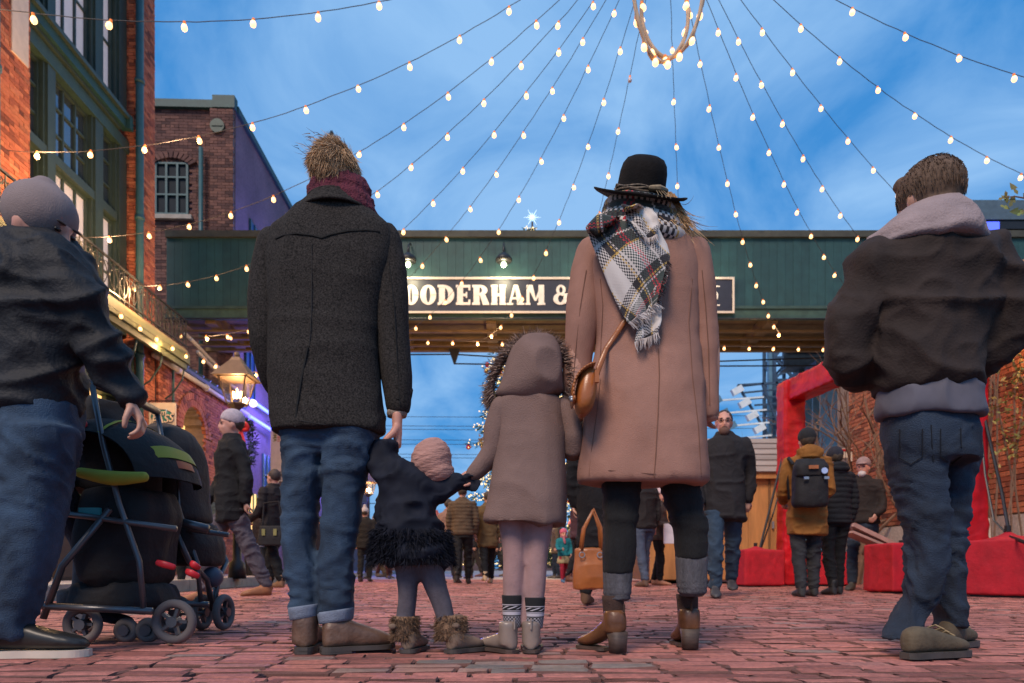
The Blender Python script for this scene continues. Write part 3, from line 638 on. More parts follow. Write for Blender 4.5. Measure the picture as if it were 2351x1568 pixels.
for ch, a, b in (('G', 882, 925), ('O', 928, 961), ('O', 965, 1002), ('D', 1005, 1043), ('E', 1047, 1080), ('R', 1084, 1124), ('H', 1127, 1162), ('A', 1164, 1204), ('M', 1206, 1252), ('&', 1270, 1309), ('W', 1340, 1392), ('O', 1395, 1432), ('R', 1436, 1476), ('T', 1480, 1514), ('S', 1518, 1548)):
    glyph(ch, a, b, 655, 701)
for ch, a, b in (('L', 1578, 1596), ('T', 1600, 1622), ('D', 1626, 1648)): glyph(ch, a, b, 666, 695, .85)
for yy in (658, 701): mb = MB(); mb.box((sx(1578), -.03, sz(yy + 2)), (sx(1652), -.021, sz(yy - 1))); mb.build('lettering_rule', LW, sg)
for k, x in enumerate((943, 1157, 1371, 1585)):
    g_ = thing('gooseneck_lamp', ['black gooseneck lamp over the first letters beside the dark coat', 'black gooseneck lamp over the middle of the word on the sign', 'black gooseneck lamp over the sign, hidden behind the hat wearer', 'black gooseneck lamp over the right end of the sign'][k], 'lamp', (sx(x), 16.9, 0), 0, 'gooseneck lamps over the sign')
    mb = MB(); mb.tube([(0, .06, sz(560)), (0, -.12, sz(563)), (0, -.34, sz(578)), (0, -.42, sz(600))], [.018, .018, .022, .035], 8); mb.build('arm', IRON, g_, smooth=True)
    mb = MB(); mb.loft([(sz(598), 0, -.42, .05, .05), (sz(606), 0, -.42, .15, .15), (sz(613), 0, -.42, .2, .2), (sz(618), 0, -.42, .19, .19)], 18, 1, .02); mb.build('shade', IRON, g_, smooth=True)
    mb = MB(); mb.ball((.0, -.42, sz(624)), (.07, .07, .07), 10, 7); mb.build('bulb', mat('green_white_glow', (.7, .9, .7), .4, 0, emit=(.75, 1, .6), es=2.0), g_)
    lamp('sign_lamp', (0, -.46, sz(636)), 34, (1, .86, .55), .08, g_)
# ================================================================ strings of bulbs, all hung from one hub above the street
HUB = Vector((2.04, 9.0, 9.2))
def bulb_meshes():
    b = MB(); b.loft([(-.028, 0, 0, .020, .020), (-.045, 0, 0, .029, .029), (-.065, 0, 0, .033, .033), (-.085, 0, 0, .028, .028), (-.098, 0, 0, .014, .014)], 10, 1, .02)
    m = b.mesh('bulb'); m.materials.append(BULB); m.polygons.foreach_set('use_smooth', [True] * len(m.polygons))
    s = MB(); s.tube([(0, 0, .006), (0, 0, -.036)], [.015, .018], 8); s_ = s.mesh('socket'); s_.materials.append(SOCK)
    u = m.copy(); u.materials.clear(); u.materials.append(mat('unlit_bulb_glass', (.6, .55, .6), .15, .05))
    return m, s_, u
BM_, SM_, UM_ = bulb_meshes()
def string(label, A, sag, off, sp, B=HUB, lights=(), n=None, dead=()):
    A = Vector(A); root = thing('string_lights', label, 'string lights', tuple(B), group='bulb strings over the street'); pts = []
    for i in range(121):
        t = i / 120; pts.append(B + (A - B) * t - Vector((0, 0, 1)) * sag * 4 * t * (1 - t))
    acc = [0]
    for i in range(120): acc.append(acc[-1] + (pts[i + 1] - pts[i]).length)
    def at(s):
        for i in range(120):
            if acc[i + 1] >= s: u = (s - acc[i]) / (acc[i + 1] - acc[i]); return pts[i].lerp(pts[i + 1], u)
        return pts[-1]
    rr = random.Random(label)
    mb = MB(); mb.tube([p - B + Vector((rr.gauss(0, .003), 0, rr.gauss(0, .003))) for p in pts[::2]], .0048, 5); mb.build('cable', CABLE, root)
    s = off
    while s > sp * 1.2 and n is None: s -= sp
    k = 0
    while s < acc[-1] - .05:
        p = at(s) - B; tilt = Matrix.Rotation(rr.gauss(0, .12), 4, 'X') @ Matrix.Rotation(rr.gauss(0, .12), 4, 'Y')
        b = bpy.data.objects.new('bulb', UM_ if k in dead else BM_); COL.objects.link(b); b.parent = root; b.matrix_local = Matrix.Translation(p) @ tilt
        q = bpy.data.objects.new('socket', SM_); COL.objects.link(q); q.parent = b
        s += sp; k += 1
    for (s_, e_) in lights: lamp('bulb_light', at(s_) - B + Vector((.0, -.08, -.14)), e_, (1, .58, .26), .06, root)
    return root
string('highest bulb string at upper left, running flat to the warehouse', (-6.7, 6.75, 6.15), .98, 4.35, .739, lights=((8.8, 120),))
string('bulb string crossing left under the roofline of the tall dark building', (-6.93, 9.35, 6.01), .98, 2.53, .755, lights=((9.2, 130), (7.4, 60)))
string('bulb string passing just behind the blond hair, ending on the balcony', (-7.2, 11.22, 5.73), 1.19, 2.22, .752, lights=((9.8, 110),))
string('bulb string dipping behind the grey coat and low over the balcony rail', (-7.5, 13.1, 5.72), 1.45, 1.94, .70, lights=((10.6, 100),))
string('bulb string reaching the bridge top beside the right shoulder of the grey coat', (-6.98, 14.64, 5.27), 1.6, 2.14, .693, lights=((11, 60),))
string('bulb string ending behind the right sleeve of the grey coat', (-4.36, 15.7, 5.5), 1.02, 1.82, .744)
string('bulb string running over the first lamp of the sign', (-2.58, 16.15, 5.84), 1.03, 2.07, .736)
string('bulb string curving under the sign between man and woman', (-.69, 16.71, 5.9), 1.2, 2.38, .682, lights=((8.6, 30),))
string('bulb string with one dead bulb, going down behind the black hat', (1.30, 16.72, 6.1), .55, 2.93, .80, dead=(2,))
string('bulb string coming down just right of the black hat', (4.22, 16.7, 5.98), .4, 2.57, .761)
string('bulb string curving down right of the camel coat to the bridge underside', (6.67, 16.75, 5.91), 1.06, 2.0, .656, lights=((9.2, 30),))
string('bulb string passing the bridge top, ending at the left arm of the brown jacket', (8.71, 16.16, 6.14), .96, 1.75, .695)
string('bulb string aimed at the left shoulder of the brown jacket', (9.79, 15.52, 6.05), .97, 2.01, .731)
string('bulb string ending behind the head of the man at right', (12.79, 15.86, 6.11), .96, 2.17, .783)
string('bulb string above the right eaves, reaching the right edge', (11.06, 11.68, 6.4), .91, 2.46, .735, lights=((9.2, 60),))
string('highest bulb string at upper right corner', (10.99, 8.73, 6.16), .97, 2.89, .753, lights=((8.8, 60),))
string('level bulb string along the underside of the bridge', (8.3, 16.72, 5.68), .03, .3, .605, B=Vector((-8.4, 16.72, 6.02)), lights=((4.5, 30), (7.5, 30), (12, 30)))
string('bulb string along the outer edge of the balcony', (-7.08, 14.9, 4.95), .12, .3, .66, B=Vector((-6.86, 8.6, 4.98)), lights=((5.2, 12),))
string('short low bulb string from balcony end toward the grey coat', (-4.1, 14.2, 4.55), .28, .25, .36, B=Vector((-7.0, 15.1, 5.0)), lights=((1.6, 18),))
mb = MB(); mb.tube([(-9, 0, 0), (-3, 0, .18), (2.04, 0, .6)], .012, 5); o = mb.build('support_wire', CABLE); o.location = (0, 8.6, 7.4); tag(o, 'thin dark wire stretched above the upper left bulb string', 'wire')
# the two crossed hoops wound with bulbs under the hub
for nm, c, rx, rz, ang, lab, nb_ in (('hoop', (1.965, 9.0, 7.76), .40, .76, .30, 'left hoop of bulbs hanging from the hub of the strings', 13), ('hoop', (2.12, 9.06, 7.84), .40, .74, -.35, 'right hoop of bulbs hanging from the hub of the strings', 13)):
    h = thing(nm, lab, 'light hoop', c, ang, 'bulb hoops under the hub'); pts = [(rx * math.cos(a), .04 * math.sin(3 * a), rz * math.sin(a)) for a in np.linspace(0, 2 * math.pi, 49)]
    mb = MB(); mb.tube(pts, .026, 8); mb.tube([(x * 1.02 + .02 * math.sin(i * 1.1), y + .025 * math.cos(i * 1.1), z * 1.02) for i, (x, y, z) in enumerate(pts)], .012, 5); mb.build('ring', mat('pale_rope', (.5, .36, .24), .8, .2), h, smooth=True)
    for k in range(nb_):
        a = 2 * math.pi * (k + .3) / nb_; b = bpy.data.objects.new('bulb', BM_); COL.objects.link(b); b.parent = h
        b.matrix_local = Matrix.Translation((rx * math.cos(a), 0, rz * math.sin(a))) @ Matrix.Rotation(.25 * math.cos(a), 4, 'Y') @ Matrix.Scale(1.25, 4)
        q = bpy.data.objects.new('socket', SM_); COL.objects.link(q); q.parent = b

# ================================================================ text helper
def text_mesh(s, size, shear=0, bold=0., extr=.002):
    c = bpy.data.curves.new('t', 'FONT'); c.body = s; c.size = size; c.shear = shear; c.offset = bold; c.extrude = extr; c.align_x = 'CENTER'; c.align_y = 'CENTER'; c.resolution_u = 3
    o = bpy.data.objects.new('t', c); COL.objects.link(o); dg = bpy.context.evaluated_depsgraph_get(); me = bpy.data.meshes.new_from_object(o.evaluated_get(dg)); bpy.data.objects.remove(o); me.materials.clear(); return me
def letter(s, size, loc, m, parent, rot=(R(90), 0, 0), **k):
    o = obj('lettering', text_mesh(s, size, **k), m, parent); o.location = loc; o.rotation_euler = rot; return o

# ---- hanging oval shop sign
c = P(373.5, 957, 14.2); s = thing('hanging_sign', 'white square hanging sign with a teal oval and two words', 'sign', tuple(c))
mb = MB(); mb.box((-.275, -.02, -.29), (.275, .02, .29)); mb.build('panel', CREAM, s)
def disc(name, rx, rz, y, m, parent, n=36, th=.006):
    mb = MB(); mb.prism([(rx * math.cos(2 * math.pi * k / n), rz * math.sin(2 * math.pi * k / n)) for k in range(n)], y - th, y); return mb.build(name, m, parent)
disc('oval', .235, .15, -.022, mat('sign_navy', (.015, .03, .08), .5), s); disc('oval_teal', .215, .13, -.030, mat('sign_teal', (.01, .22, .20), .5), s)
letter('vom', .17, (-.06, -.042, .055), mat('sign_navy', (.015, .03, .08)), s, shear=.3, bold=.010, rot=(R(90), R(-10), 0)); letter('vom', .17, (-.06, -.047, .06), CREAM, s, shear=.3, bold=.002, rot=(R(90), R(-10), 0))
letter('FASS', .23, (-.0, -.042, -.075), mat('sign_navy', (.015, .03, .08)), s, shear=.35, bold=.012, rot=(R(90), R(-10), 0)); letter('FASS', .23, (-.0, -.047, -.07), CREAM, s, shear=.35, bold=.003, rot=(R(90), R(-10), 0))
mb = MB(); mb.loft([(.16, .09, -.035, .004, .004), (.12, .09, -.035, .012, .008), (.08, .09, -.035, .022, .01), (.055, .09, -.035, .012, .008)], 10, 1, .01); mb.build('drop', mat('drop_blue', (.25, .45, .65), .4), s)
mb = MB(); mb.tube([(-.28, 0, .33), (.3, 0, .33)], .012, 6); mb.tube([(-.28, 0, .33), (-.28, 0, -.33)], .012, 6); mb.build('bracket', IRON, s)

# ---- gas street lamp
def lantern(name, label, loc, sc_=1., grp=None):
    t = thing(name, label, 'street lamp', loc, 0, grp); k = sc_
    h = 2.78 * 1
    BR = mat('lantern_bronze', (.13, .085, .06), .5, .2, metal=.3)
    mb = MB(); mb.loft([(0, 0, 0, .14, .14), (.25, 0, 0, .12, .12), (.3, 0, 0, .07, .07), (h - .35, 0, 0, .045, .045), (h - .05, 0, 0, .04, .04)], 14, 1, .2); mb.tube([(-.25, 0, h - .3), (.25, 0, h - .3)], .015, 6); mb.build('post', IRON, t, smooth=True)
    mb = MB(); mb.tube([(0, 0, h - .06), (0, 0, h + .03)], [.05, .16], 4); mb.build('lantern_base', BR, t)
    fr = MB(); b0, b1, z0, z1 = .12, .215, h + .03, h + .44
    cs = [(-1, -1), (1, -1), (1, 1), (-1, 1)]
    for i, (a, b) in enumerate(cs):
        fr.beam((a * b0, b * b0, z0), (a * b1, b * b1, z1), .02, .02)
        a2, b2 = cs[(i + 1) % 4]; fr.beam((a * b1, b * b1, z1), (a2 * b1, b2 * b1, z1), .024, .024); fr.beam((a * b0, b * b0, z0), (a2 * b0, b2 * b0, z0), .02, .02)
    fr.build('lantern_frame', BR, t)
    gl = MB()
    for i, (a, b) in enumerate(cs):
        a2, b2 = cs[(i + 1) % 4]; gl.add([(a * b0 * .96, b * b0 * .96, z0), (a2 * b0 * .96, b2 * b0 * .96, z0), (a2 * b1 * .96, b2 * b1 * .96, z1), (a * b1 * .96, b * b1 * .96, z1)], [(0, 1, 2, 3)])
    gm = bpy.data.materials.get('lantern_glass')
    if gm is None:
        gm = bpy.data.materials.new('lantern_glass'); gm.use_nodes = True; n_ = gm.node_tree.nodes; l_ = gm.node_tree.links
        tr = n_.new('ShaderNodeBsdfTransparent'); tr.inputs[0].default_value = (.9, .86, .75, 1); g_ = n_.new('ShaderNodeBsdfGlossy'); g_.inputs['Roughness'].default_value = .05; mx = n_.new('ShaderNodeMixShader'); mx.inputs[0].default_value = .16
        l_.new(tr.outputs[0], mx.inputs[1]); l_.new(g_.outputs[0], mx.inputs[2]); l_.new(mx.outputs[0], n_['Material Output'].inputs[0])
    gl.build('glass', gm, t)
    mb = MB(); mb.tube([(0, 0, z1), (0, 0, z1 + .03)], .33, 4); q = MB()
    rf = [(a * .30, b * .30, z1 + .0) for a, b in cs] + [(a * .09, b * .09, z1 + .28) for a, b in cs] + [(a * .06, b * .06, z1 + .34) for a, b in cs]
    q.add(rf, [(i, (i + 1) % 4, 4 + (i + 1) % 4, 4 + i) for i in range(4)] + [(4 + i, 4 + (i + 1) % 4, 8 + (i + 1) % 4, 8 + i) for i in range(4)] + [(3, 2, 1, 0), (8, 9, 10, 11)])
    q.build('lantern_roof', BR, t); mb = MB(); mb.ball((0, 0, z1 + .38), (.05, .05, .06), 8, 6); mb.build('finial', BR, t)
    for dx in (-.05, 0, .05):
        mb = MB(); mb.loft([(z0 + .26 - abs(dx), dx * 1.3, 0, .004, .004), (z0 + .19, dx * 1.2, 0, .016, .016), (z0 + .12, dx, 0, .02, .02), (z0 + .09, dx, 0, .006, .006)], 8, 1, .02); mb.build('flame', mat('gas_flame', (1, .8, .4), .5, 0, emit=(1, .62, .25), es=14), t)
    lamp('lantern_light', (0, 0, z0 + .2), 45, (1, .62, .3), .05, t)
    return t
lantern('street_lamp', 'bronze gas lantern with three flames above the grey knitted hat', (-4.43, 11.0, .12))
lp2 = lantern('street_lamp', 'far gas lantern glimpsed right of the blue jeans', (-5.15, 24.5, .12), grp=None)
# wreath with red bow on the lamp post
def needles(mb, c, r, n, ln=.05, w_=.008, flat=False):
    for _ in range(n):
        d = Vector((random.gauss(0, 1), random.gauss(0, 1), random.gauss(0, 1))).normalized(); p = Vector(c) + d * r * random.uniform(.3, 1); d2 = (d + Vector((random.gauss(0, .5), random.gauss(0, .5), random.gauss(0, .5)))).normalized(); s_ = d2.cross(Vector((.3, .5, .8))).normalized() * w_
        mb.add([p - s_, p + s_, p + d2 * ln], [(0, 1, 2)])
FIR = mat('fir_green', (.025, .06, .025), .7, .4, 5, isl=.4)
wr = thing('wreath', 'evergreen garland with a red bow hung on the lamp post', 'wreath', (-4.25, 10.82, 2.25))
mb = MB()
for k in range(40): a = k / 40 * 2 * math.pi; needles(mb, (.13 * math.cos(a), 0, .34 * math.sin(a)), .085, 26, .07, .012)
tag(mb.build('greenery', FIR, wr), kind='stuff')
RIB = mat('red_ribbon', (.5, .01, .015), .45, .2)
mb = MB()
for s_ in (-1, 1): mb.limb([(0, -.1, .22), (s_ * .08, -.16, .30), (s_ * .12, -.15, .22), (0, -.12, .2)], [.02, .04, .04, .02], 8, .5)
mb.ball((0, -.14, .22), .035, 8, 6); mb.build('bow', RIB, wr, smooth=True)
mb = MB(); mb.tube([(-.01, -.13, .2), (-.06, -.14, .0), (-.03, -.14, -.12)], .022, 6, flat=.3); mb.tube([(.01, -.13, .2), (.06, -.14, .02), (.03, -.14, -.16)], .022, 6, flat=.3); mb.build('ribbon_tail', RIB, wr)
# banner on the tank house
bn = thing('wall_banner', 'tall cream banner with vertical red lettering over a brown foot panel', 'banner', (-7.28, 20.6, 3.2), 0)
mb = MB(); mb.box((-.0, -.015, .0), (.62, .015, 1.48)); mb.build('cloth', CREAM, bn)
mb = MB(); mb.box((0, -.018, -.60), (.62, .012, -.002)); mb.build('foot_panel', mat('banner_brown', (.10, .07, .05), .7), bn)
letter('TAPESTRY', .22, (.46, -.024, .72), RED, bn, rot=(R(90), R(90), 0)); letter('Dress', .14, (.26, -.024, 1.05), RED, bn, rot=(R(90), R(90), 0)); letter('SOMA', .15, (.13, -.024, 1.1), mat('olive_ink', (.2, .18, .04)), bn, rot=(R(90), R(90), 0), bold=.004)
letter('A', .3, (.31, -.026, -.26), CREAM, bn, bold=.006); 
for zz in (-.05, -.46, -.53): mb = MB(); mb.box((.1, -.024, zz - .012), (.52, -.019, zz + .012)); mb.build('small_print', CREAM, bn)
mb = MB(); mb.tube([(-.1, 0, 1.5), (.66, 0, 1.5)], .015, 6); mb.tube([(-.1, 0, -.61), (.66, 0, -.61)], .015, 6); mb.build('bracket', IRON, bn)
gb = MB(); gb.ball((0, 0, 0), .09, 14, 9); gl_ = gb.build('globe_light', mat('white_globe', (.8, .75, .8), .3, 0, emit=(1, .85, .9), es=1.6), smooth=True); gl_.location = P(581, 926, 16); tag(gl_, 'small white globe light beside the gas lantern', 'light')
# bin
bi = thing('litter_bin', 'ribbed black rubbish bin with a grey lid on the sidewalk', 'bin', tuple(Vector((P(586, 1320, 15.6).x, 15.6, .12))))
mb = MB(); mb.loft([(0, 0, 0, .19, .19), (.02, 0, 0, .20, .20), (.62, 0, 0, .235, .235), (.64, 0, 0, .225, .225)], 20, 1, .1); mb.build('body', mat('bin_black', (.03, .028, .027), .5, .2), bi, smooth=True)
mb = MB(); mb.loft([(.645, 0, 0, .25, .25), (.69, 0, 0, .25, .25), (.72, 0, 0, .2, .2), (.73, 0, 0, .05, .05)], 20, 1, .1); mb.build('lid', STEEL, bi, smooth=True)
for k in range(10): a = k / 10 * 2 * math.pi; mb = MB(); mb.beam((.205 * math.cos(a), .205 * math.sin(a), .03), (.24 * math.cos(a), .24 * math.sin(a), .6), .018, .018); mb.build('rib', mat('bin_black', (.03, .03, .03)), bi)
# planter with pale flowers by the shop
pl = thing('planter', 'brown planter with white flowers beside the green shop door', 'planter', (-6.25, 9.6, .12))
mb = MB(); mb.loft([(0, 0, 0, .2, .2), (.05, 0, 0, .22, .22), (.95, 0, 0, .26, .26), (1.0, 0, 0, .27, .27)], 4, .6, .3); mb.build('pot', mat('pot_brown', (.08, .045, .03), .6), pl)
mb = MB(); needles(mb, (0, 0, 1.15), .3, 240, .14, .02); mb.build('foliage', FIR, pl)
mb = MB()
for k in range(26): mb.ball((random.gauss(0, .12), random.gauss(0, .12), 1.3 + random.gauss(0, .09)), .03, 6, 4)
mb.build('flowers', mat('white_petals', (.7, .68, .7), .6), pl)

# ---- Christmas tree behind the bridge
ct = thing('christmas_tree', 'tall lit Christmas tree with star standing behind the bridge', 'christmas tree', (P(1222, 1300, 23).x, 23, 0)); TR_H = 11.95
mb = MB(); mb.tube([(0, 0, 0), (0, 0, TR_H)], [.16, .03], 10); mb.build('trunk', mat('bark', (.07, .045, .03), .9), ct)
mb = MB(); V, Fc = [], []; lights_, balls_ = [], []
rt = random.Random(5)
for k in range(230):
    z = .5 + (TR_H - .7) * (k / 230) ** 1.0; rad = 2.65 * (1 - z / TR_H) ** .72 + .12; a = k * 2.39996 + rt.uniform(-.3, .3); rad *= rt.uniform(.78, 1.1)
    tip = Vector((rad * math.cos(a), rad * math.sin(a), z - .10 * rad)); root = Vector((0, 0, z + .12))
    nn = int(16 + rad * 34)
    for j in range(nn):
        t = rt.uniform(.15, 1); c = root.lerp(tip, t) - Vector((0, 0, .12 * math.sin(t * 3.1))) + Vector((rt.gauss(0, .07), rt.gauss(0, .07), rt.gauss(0, .05)))
        d = ((tip - root).normalized() + Vector((rt.gauss(0, .6), rt.gauss(0, .6), rt.gauss(0, .45)))).normalized(); s_ = d.cross(Vector((rt.gauss(0, 1), rt.gauss(0, 1), 1))).normalized() * .028; ln = rt.uniform(.12, .26)
        o_ = len(V); V += [c - s_, c + s_, c + d * ln]; Fc.append((o_, o_ + 1, o_ + 2))
    for j in range(int(4 + rad * 10)):
        t = rt.uniform(.45, 1.04); lights_.append(root.lerp(tip, t) + Vector((rt.gauss(0, .06), rt.gauss(0, .06), rt.gauss(0, .07))))
    if k % 5 == 0: balls_.append(tip + Vector((0, 0, -.1)))
mb.add(V, Fc); tag(mb.build('needles', FIR, ct), kind='stuff')
mb = MB(); oc = [(1,0,0),(-1,0,0),(0,1,0),(0,-1,0),(0,0,1),(0,0,-1)]; of = [(0,2,4),(2,1,4),(1,3,4),(3,0,4),(2,0,5),(1,2,5),(3,1,5),(0,3,5)]
for p in lights_: mb.add([p + Vector(q) * .024 for q in oc], of)
tag(mb.build('fairy_lights', mat('fairy_glow', (1, .9, .6), .5, 0, emit=(1, .66, .22), es=1.5), ct), kind='stuff')
for i, p in enumerate(balls_):
    mb = MB(); mb.ball(p, .085, 10, 7); mb.build('bauble', mat('red_bauble', (.5, .01, .01), .15, .1) if i % 3 else mat('gold_bauble', (.55, .35, .1), .25, .1, metal=.6), ct, smooth=True)
mb = MB()
for k in range(26):
    a = k * 1.1; z = 1.2 + k * .36; rad = 2.5 * (1 - z / TR_H) ** .72; needles(mb, (rad * math.cos(a), rad * math.sin(a), z), .17, 36, .12, .05)
mb.build('gold_ribbons', mat('gold_ribbon', (.5, .36, .14), .5, .2), ct)
st = MB()
for k in range(12):
    a = k / 12 * 2 * math.pi; ln = .30 if k % 2 == 0 else .17; st.tube([(0, 0, TR_H + .15), (ln * math.cos(a), 0, TR_H + .15 + ln * math.sin(a))], [.03, .004], 5)
st.build('star', mat('star_glow', (.8, .9, 1), .4, 0, emit=(.5, .8, 1), es=.55), ct)
lamp('tree_light', (0, -3.2, 2.5), 220, (1, .72, .35), .3, ct)

# ---- power lines
PLN = ('uppermost', 'second', 'third', 'fourth', 'fifth', 'sixth', 'lowest')
for k, yy in enumerate((957, 978, 986, 1010, 1020, 1043, 1051)):
    z = P(0, yy, 45).z; mb = MB(); mb.tube([(-24, 0, z + .1), (0, 0, z - .03), (26, 0, z + .15)], .016, 4); o = mb.build('power_line', CABLE); o.location = (0, 45, 0); tag(o, '%s of the seven thin power lines across the sky beyond the bridge' % PLN[k], 'power line', 'power lines beyond the bridge')
# antenna on the roof behind the man's head
a_ = thing('roof_antenna', 'small antenna mast sticking up above the blond hair', 'antenna', tuple(P(761, 360, 34)))
mb = MB(); mb.tube([(0, 0, -9), (0, 0, 1.1)], .05, 6); mb.build('mast', IRON, a_); mb = MB(); mb.ball((0, 0, 1.15), (.1, .1, .16), 8, 6); mb.build('tip', IRON, a_)

# ---- wooden market hut
hut = thing('market_hut', 'plain wooden market hut with a grey plank roof', 'hut', (4.05, 12.6, 0)); WOOD = mat('orange_plywood', (.50, .22, .07), .6, .25, 2.5, .15, 40, stretch=(3, 3, .5), isl=.1)
mb = MB(); mb.box((-1.5, .05, .06), (1.22, 2.2, 1.98)); mb.build('wall_core', mat('hut_inner', (.2, .1, .04), .8), hut)
for k, (x0, x1) in enumerate(((-1.5, -.75), (-.745, 0.0), (.005, .31), (.315, .72), (.725, 1.22))):
    mb = MB(); mb.box((x0, 0, .08), (x1, .045, 1.98)); mb.build('board', WOOD, hut)
for q in (((-1.0, -.03, .9), (-.93, -.001, 1.75)), ((-.0, -.03, .9), (.07, -.001, 1.75)), ((-.929, -.03, .9), (-.001, -.001, .97)), ((-.929, -.03, 1.68), (-.001, -.001, 1.75))):
    mb = MB(); mb.box(*q); mb.build('window_frame', WOOD, hut)
mb = MB(); mb.box((.68, -.02, .1), (.71, 0, 1.95)); mb.build('door_gap_strip', mat('hut_inner', (.2, .1, .04)), hut); mb = MB(); mb.box((.74, -.05, 1.02), (.77, -.001, 1.15)); mb.build('handle', STEEL, hut)
mb = MB(); mb.box((-1.6, -.12, 1.93), (1.3, -.01, 2.06)); mb.build('eave_board', WOOD, hut)
for k in range(6):
    z0 = 2.04 + k * .13; y0 = -.16 + k * .15; mb = MB(); mb.box((-1.62, y0, z0 + .0), (1.32, y0 + .19, z0 + .022), M=Matrix.Translation((0, y0, z0)) @ Matrix.Rotation(.62, 4, 'X') @ Matrix.Translation((0, -y0, -z0))); mb.build('roof_plank', mat('grey_roof_plank', (.30, .24, .21), .85, .2, 3, .3, 40, stretch=(.4, 3, 3), isl=.12), hut)
# fair stall glimpsed between the woman's legs
stall = thing('barrel_stall', 'gold wrapped counter with garland, behind the camel coat legs', 'stall', (P(1550, 1300, 14).x, 14, 0))
mb = MB(); mb.loft([(0, 0, 0, .5, .3), (.3, 0, 0, .54, .34), (.95, 0, 0, .52, .32), (1.0, 0, 0, .5, .3)], 24, 1, .1); mb.build('counter', mat('gold_cloth', (.42, .26, .04), .5, .2), stall, smooth=True)
mb = MB()
for k in range(30): needles(mb, (-.5 + k / 30, -.34, .98 + .03 * math.sin(k)), .05, 12, .06, .012)
mb.build('garland', FIR, stall)
for k in range(9): mb = MB(); mb.ball((-.48 + k * .12, -.42, 1.0), .014, 5, 4); mb.build('fairy_bulb', mat('fairy_glow', (1, .9, .6)), stall)

# ---- red arch and red covered weights
ar = thing('red_arch', 'big square arch wrapped in shiny red satin', 'arch')
def satin(mb_, vox=.03, amp=.012, seed=0): return remesh(mb_, vox, 1, lambda c, n: amp * .6 * (1.0 * ridge(vn(c * [4, 4, 9], seed)) + vn(c * [9, 9, 16], seed + 1) - .5))
XA = 4.50
mb = MB(); mb.box((XA - .17, 10.85, .02), (XA + .17, 11.2, 3.28)); obj('left_post', satin(mb, .03, .012, 1), RED, ar, True).name = 'post'
mb = MB(); mb.box((XA + .42, 7.45, .02), (XA + .72, 7.8, 3.28)); obj('post', satin(mb, .03, .012, 2), RED, ar, True)
mb = MB(); mb.beam((XA, 11.2, 3.13), (XA + .6, 7.42, 3.13), .33, .34); obj('beam', satin(mb, .03, .008, 3), RED, ar, True)
FEL = mat('red_felt_cloth', (.42, .006, .018), .8, .2, 7, .4, 30, wr=.3, ws=4)
def weight(label, x, y, w_, d_, h_, rz=0, peak=.0):
    o = thing('covered_weight', label, 'weight', (x, y, 0), rz, 'red cloth covered weights'); mb = MB(); mb.box((-w_ / 2, -d_ / 2, .02), (w_ / 2, d_ / 2, h_)); seed = int(x * 10)
    def g(c, n): return .010 * (vn(c * [5, 5, 3], seed) - .5) * 2 + .004 * ridge(vn(c * [14, 14, 6], seed))
    me = remesh(mb, .03, 3, g)
    if peak:
        k = len(me.vertices); co = np.zeros(k * 3); me.vertices.foreach_get('co', co); co = co.reshape(-1, 3); q = co[:, 2] > h_ - .06
        co[q, 2] += peak * np.exp(-np.hypot(co[q, 0], co[q, 1]) / .12); me.vertices.foreach_set('co', co.ravel())
    obj('cloth_cover', me, FEL, o, True); mb = MB(); mb.box((-w_ / 2 + .05, -d_ / 2 + .05, .0), (w_ / 2 - .05, d_ / 2 - .05, .05)); mb.build('base', IRON, o)
    mb = MB(); mb.tube([(0, 0, h_ + peak - .02), (0, 0, h_ + peak + .04)], .03, 8); mb.build('eyelet', IRON, o); return o
weight('red cloth covered box in front of the hut, strap rising from its top', P(1745, 1300, 10.6).x, 10.8, .66, .62, .57, .12, .08)
weight('red box between the mustard parka and the bearded walker', P(1905, 1300, 11).x, 11.1, .66, .6, .56, 0)
weight('bright red box left of the knee of the blue jeans at right', P(2070, 1300, 8.0).x, 8.0, .6, .55, .58, .1)
weight('wide dark red box at the right edge with a black strap', P(2330, 1300, 6.9).x, 7.0, .66, .62, .57, .75, .12)
for lab, pts in (('black ratchet strap from the hut box up to the arch corner', [P(1745, 1258, 10.8), P(1772, 1150, 10.9), P(1799, 1040, 11.0)]), ('thin black rope hanging beside the ratchet strap', [P(1748, 1258, 10.8), P(1775, 1180, 10.7), P(1792, 1120, 10.8), P(1800, 1040, 11.0)]), ('black strap from the right box up to the arch', [P(2319, 1236, 7.0), P(2300, 1130, 7.2), P(2270, 1000, 7.4), P(2248, 900, 7.6)]), ('slack black strap hooking round the right box strap', [P(2318, 1232, 7.0), P(2282, 1195, 7.1), P(2262, 1090, 7.3), P(2244, 900, 7.6)]), ('black strap lying over the right box', [P(2318, 1233, 6.9), P(2340, 1240, 6.6), P(2380, 1256, 6.4)])):
    mb = MB(); mb.tube(pts, .012 if 'thin' in lab or 'slack' in lab else .02, 6, flat=.5); o = mb.build('strap', IRON); tag(o, lab, 'strap', 'straps holding the red arch')
mb = MB(); mb.prism([(-.09, .6), (.09, .6), (.12, .0), (-.12, .0)], 0, .02); mb.build; cn = mb.build('a_board', CREAM); cn.location = (P(2256, 1270, 8.3).x, 8.3, .3); tag(cn, 'small white board between the red post and the right box', 'board')

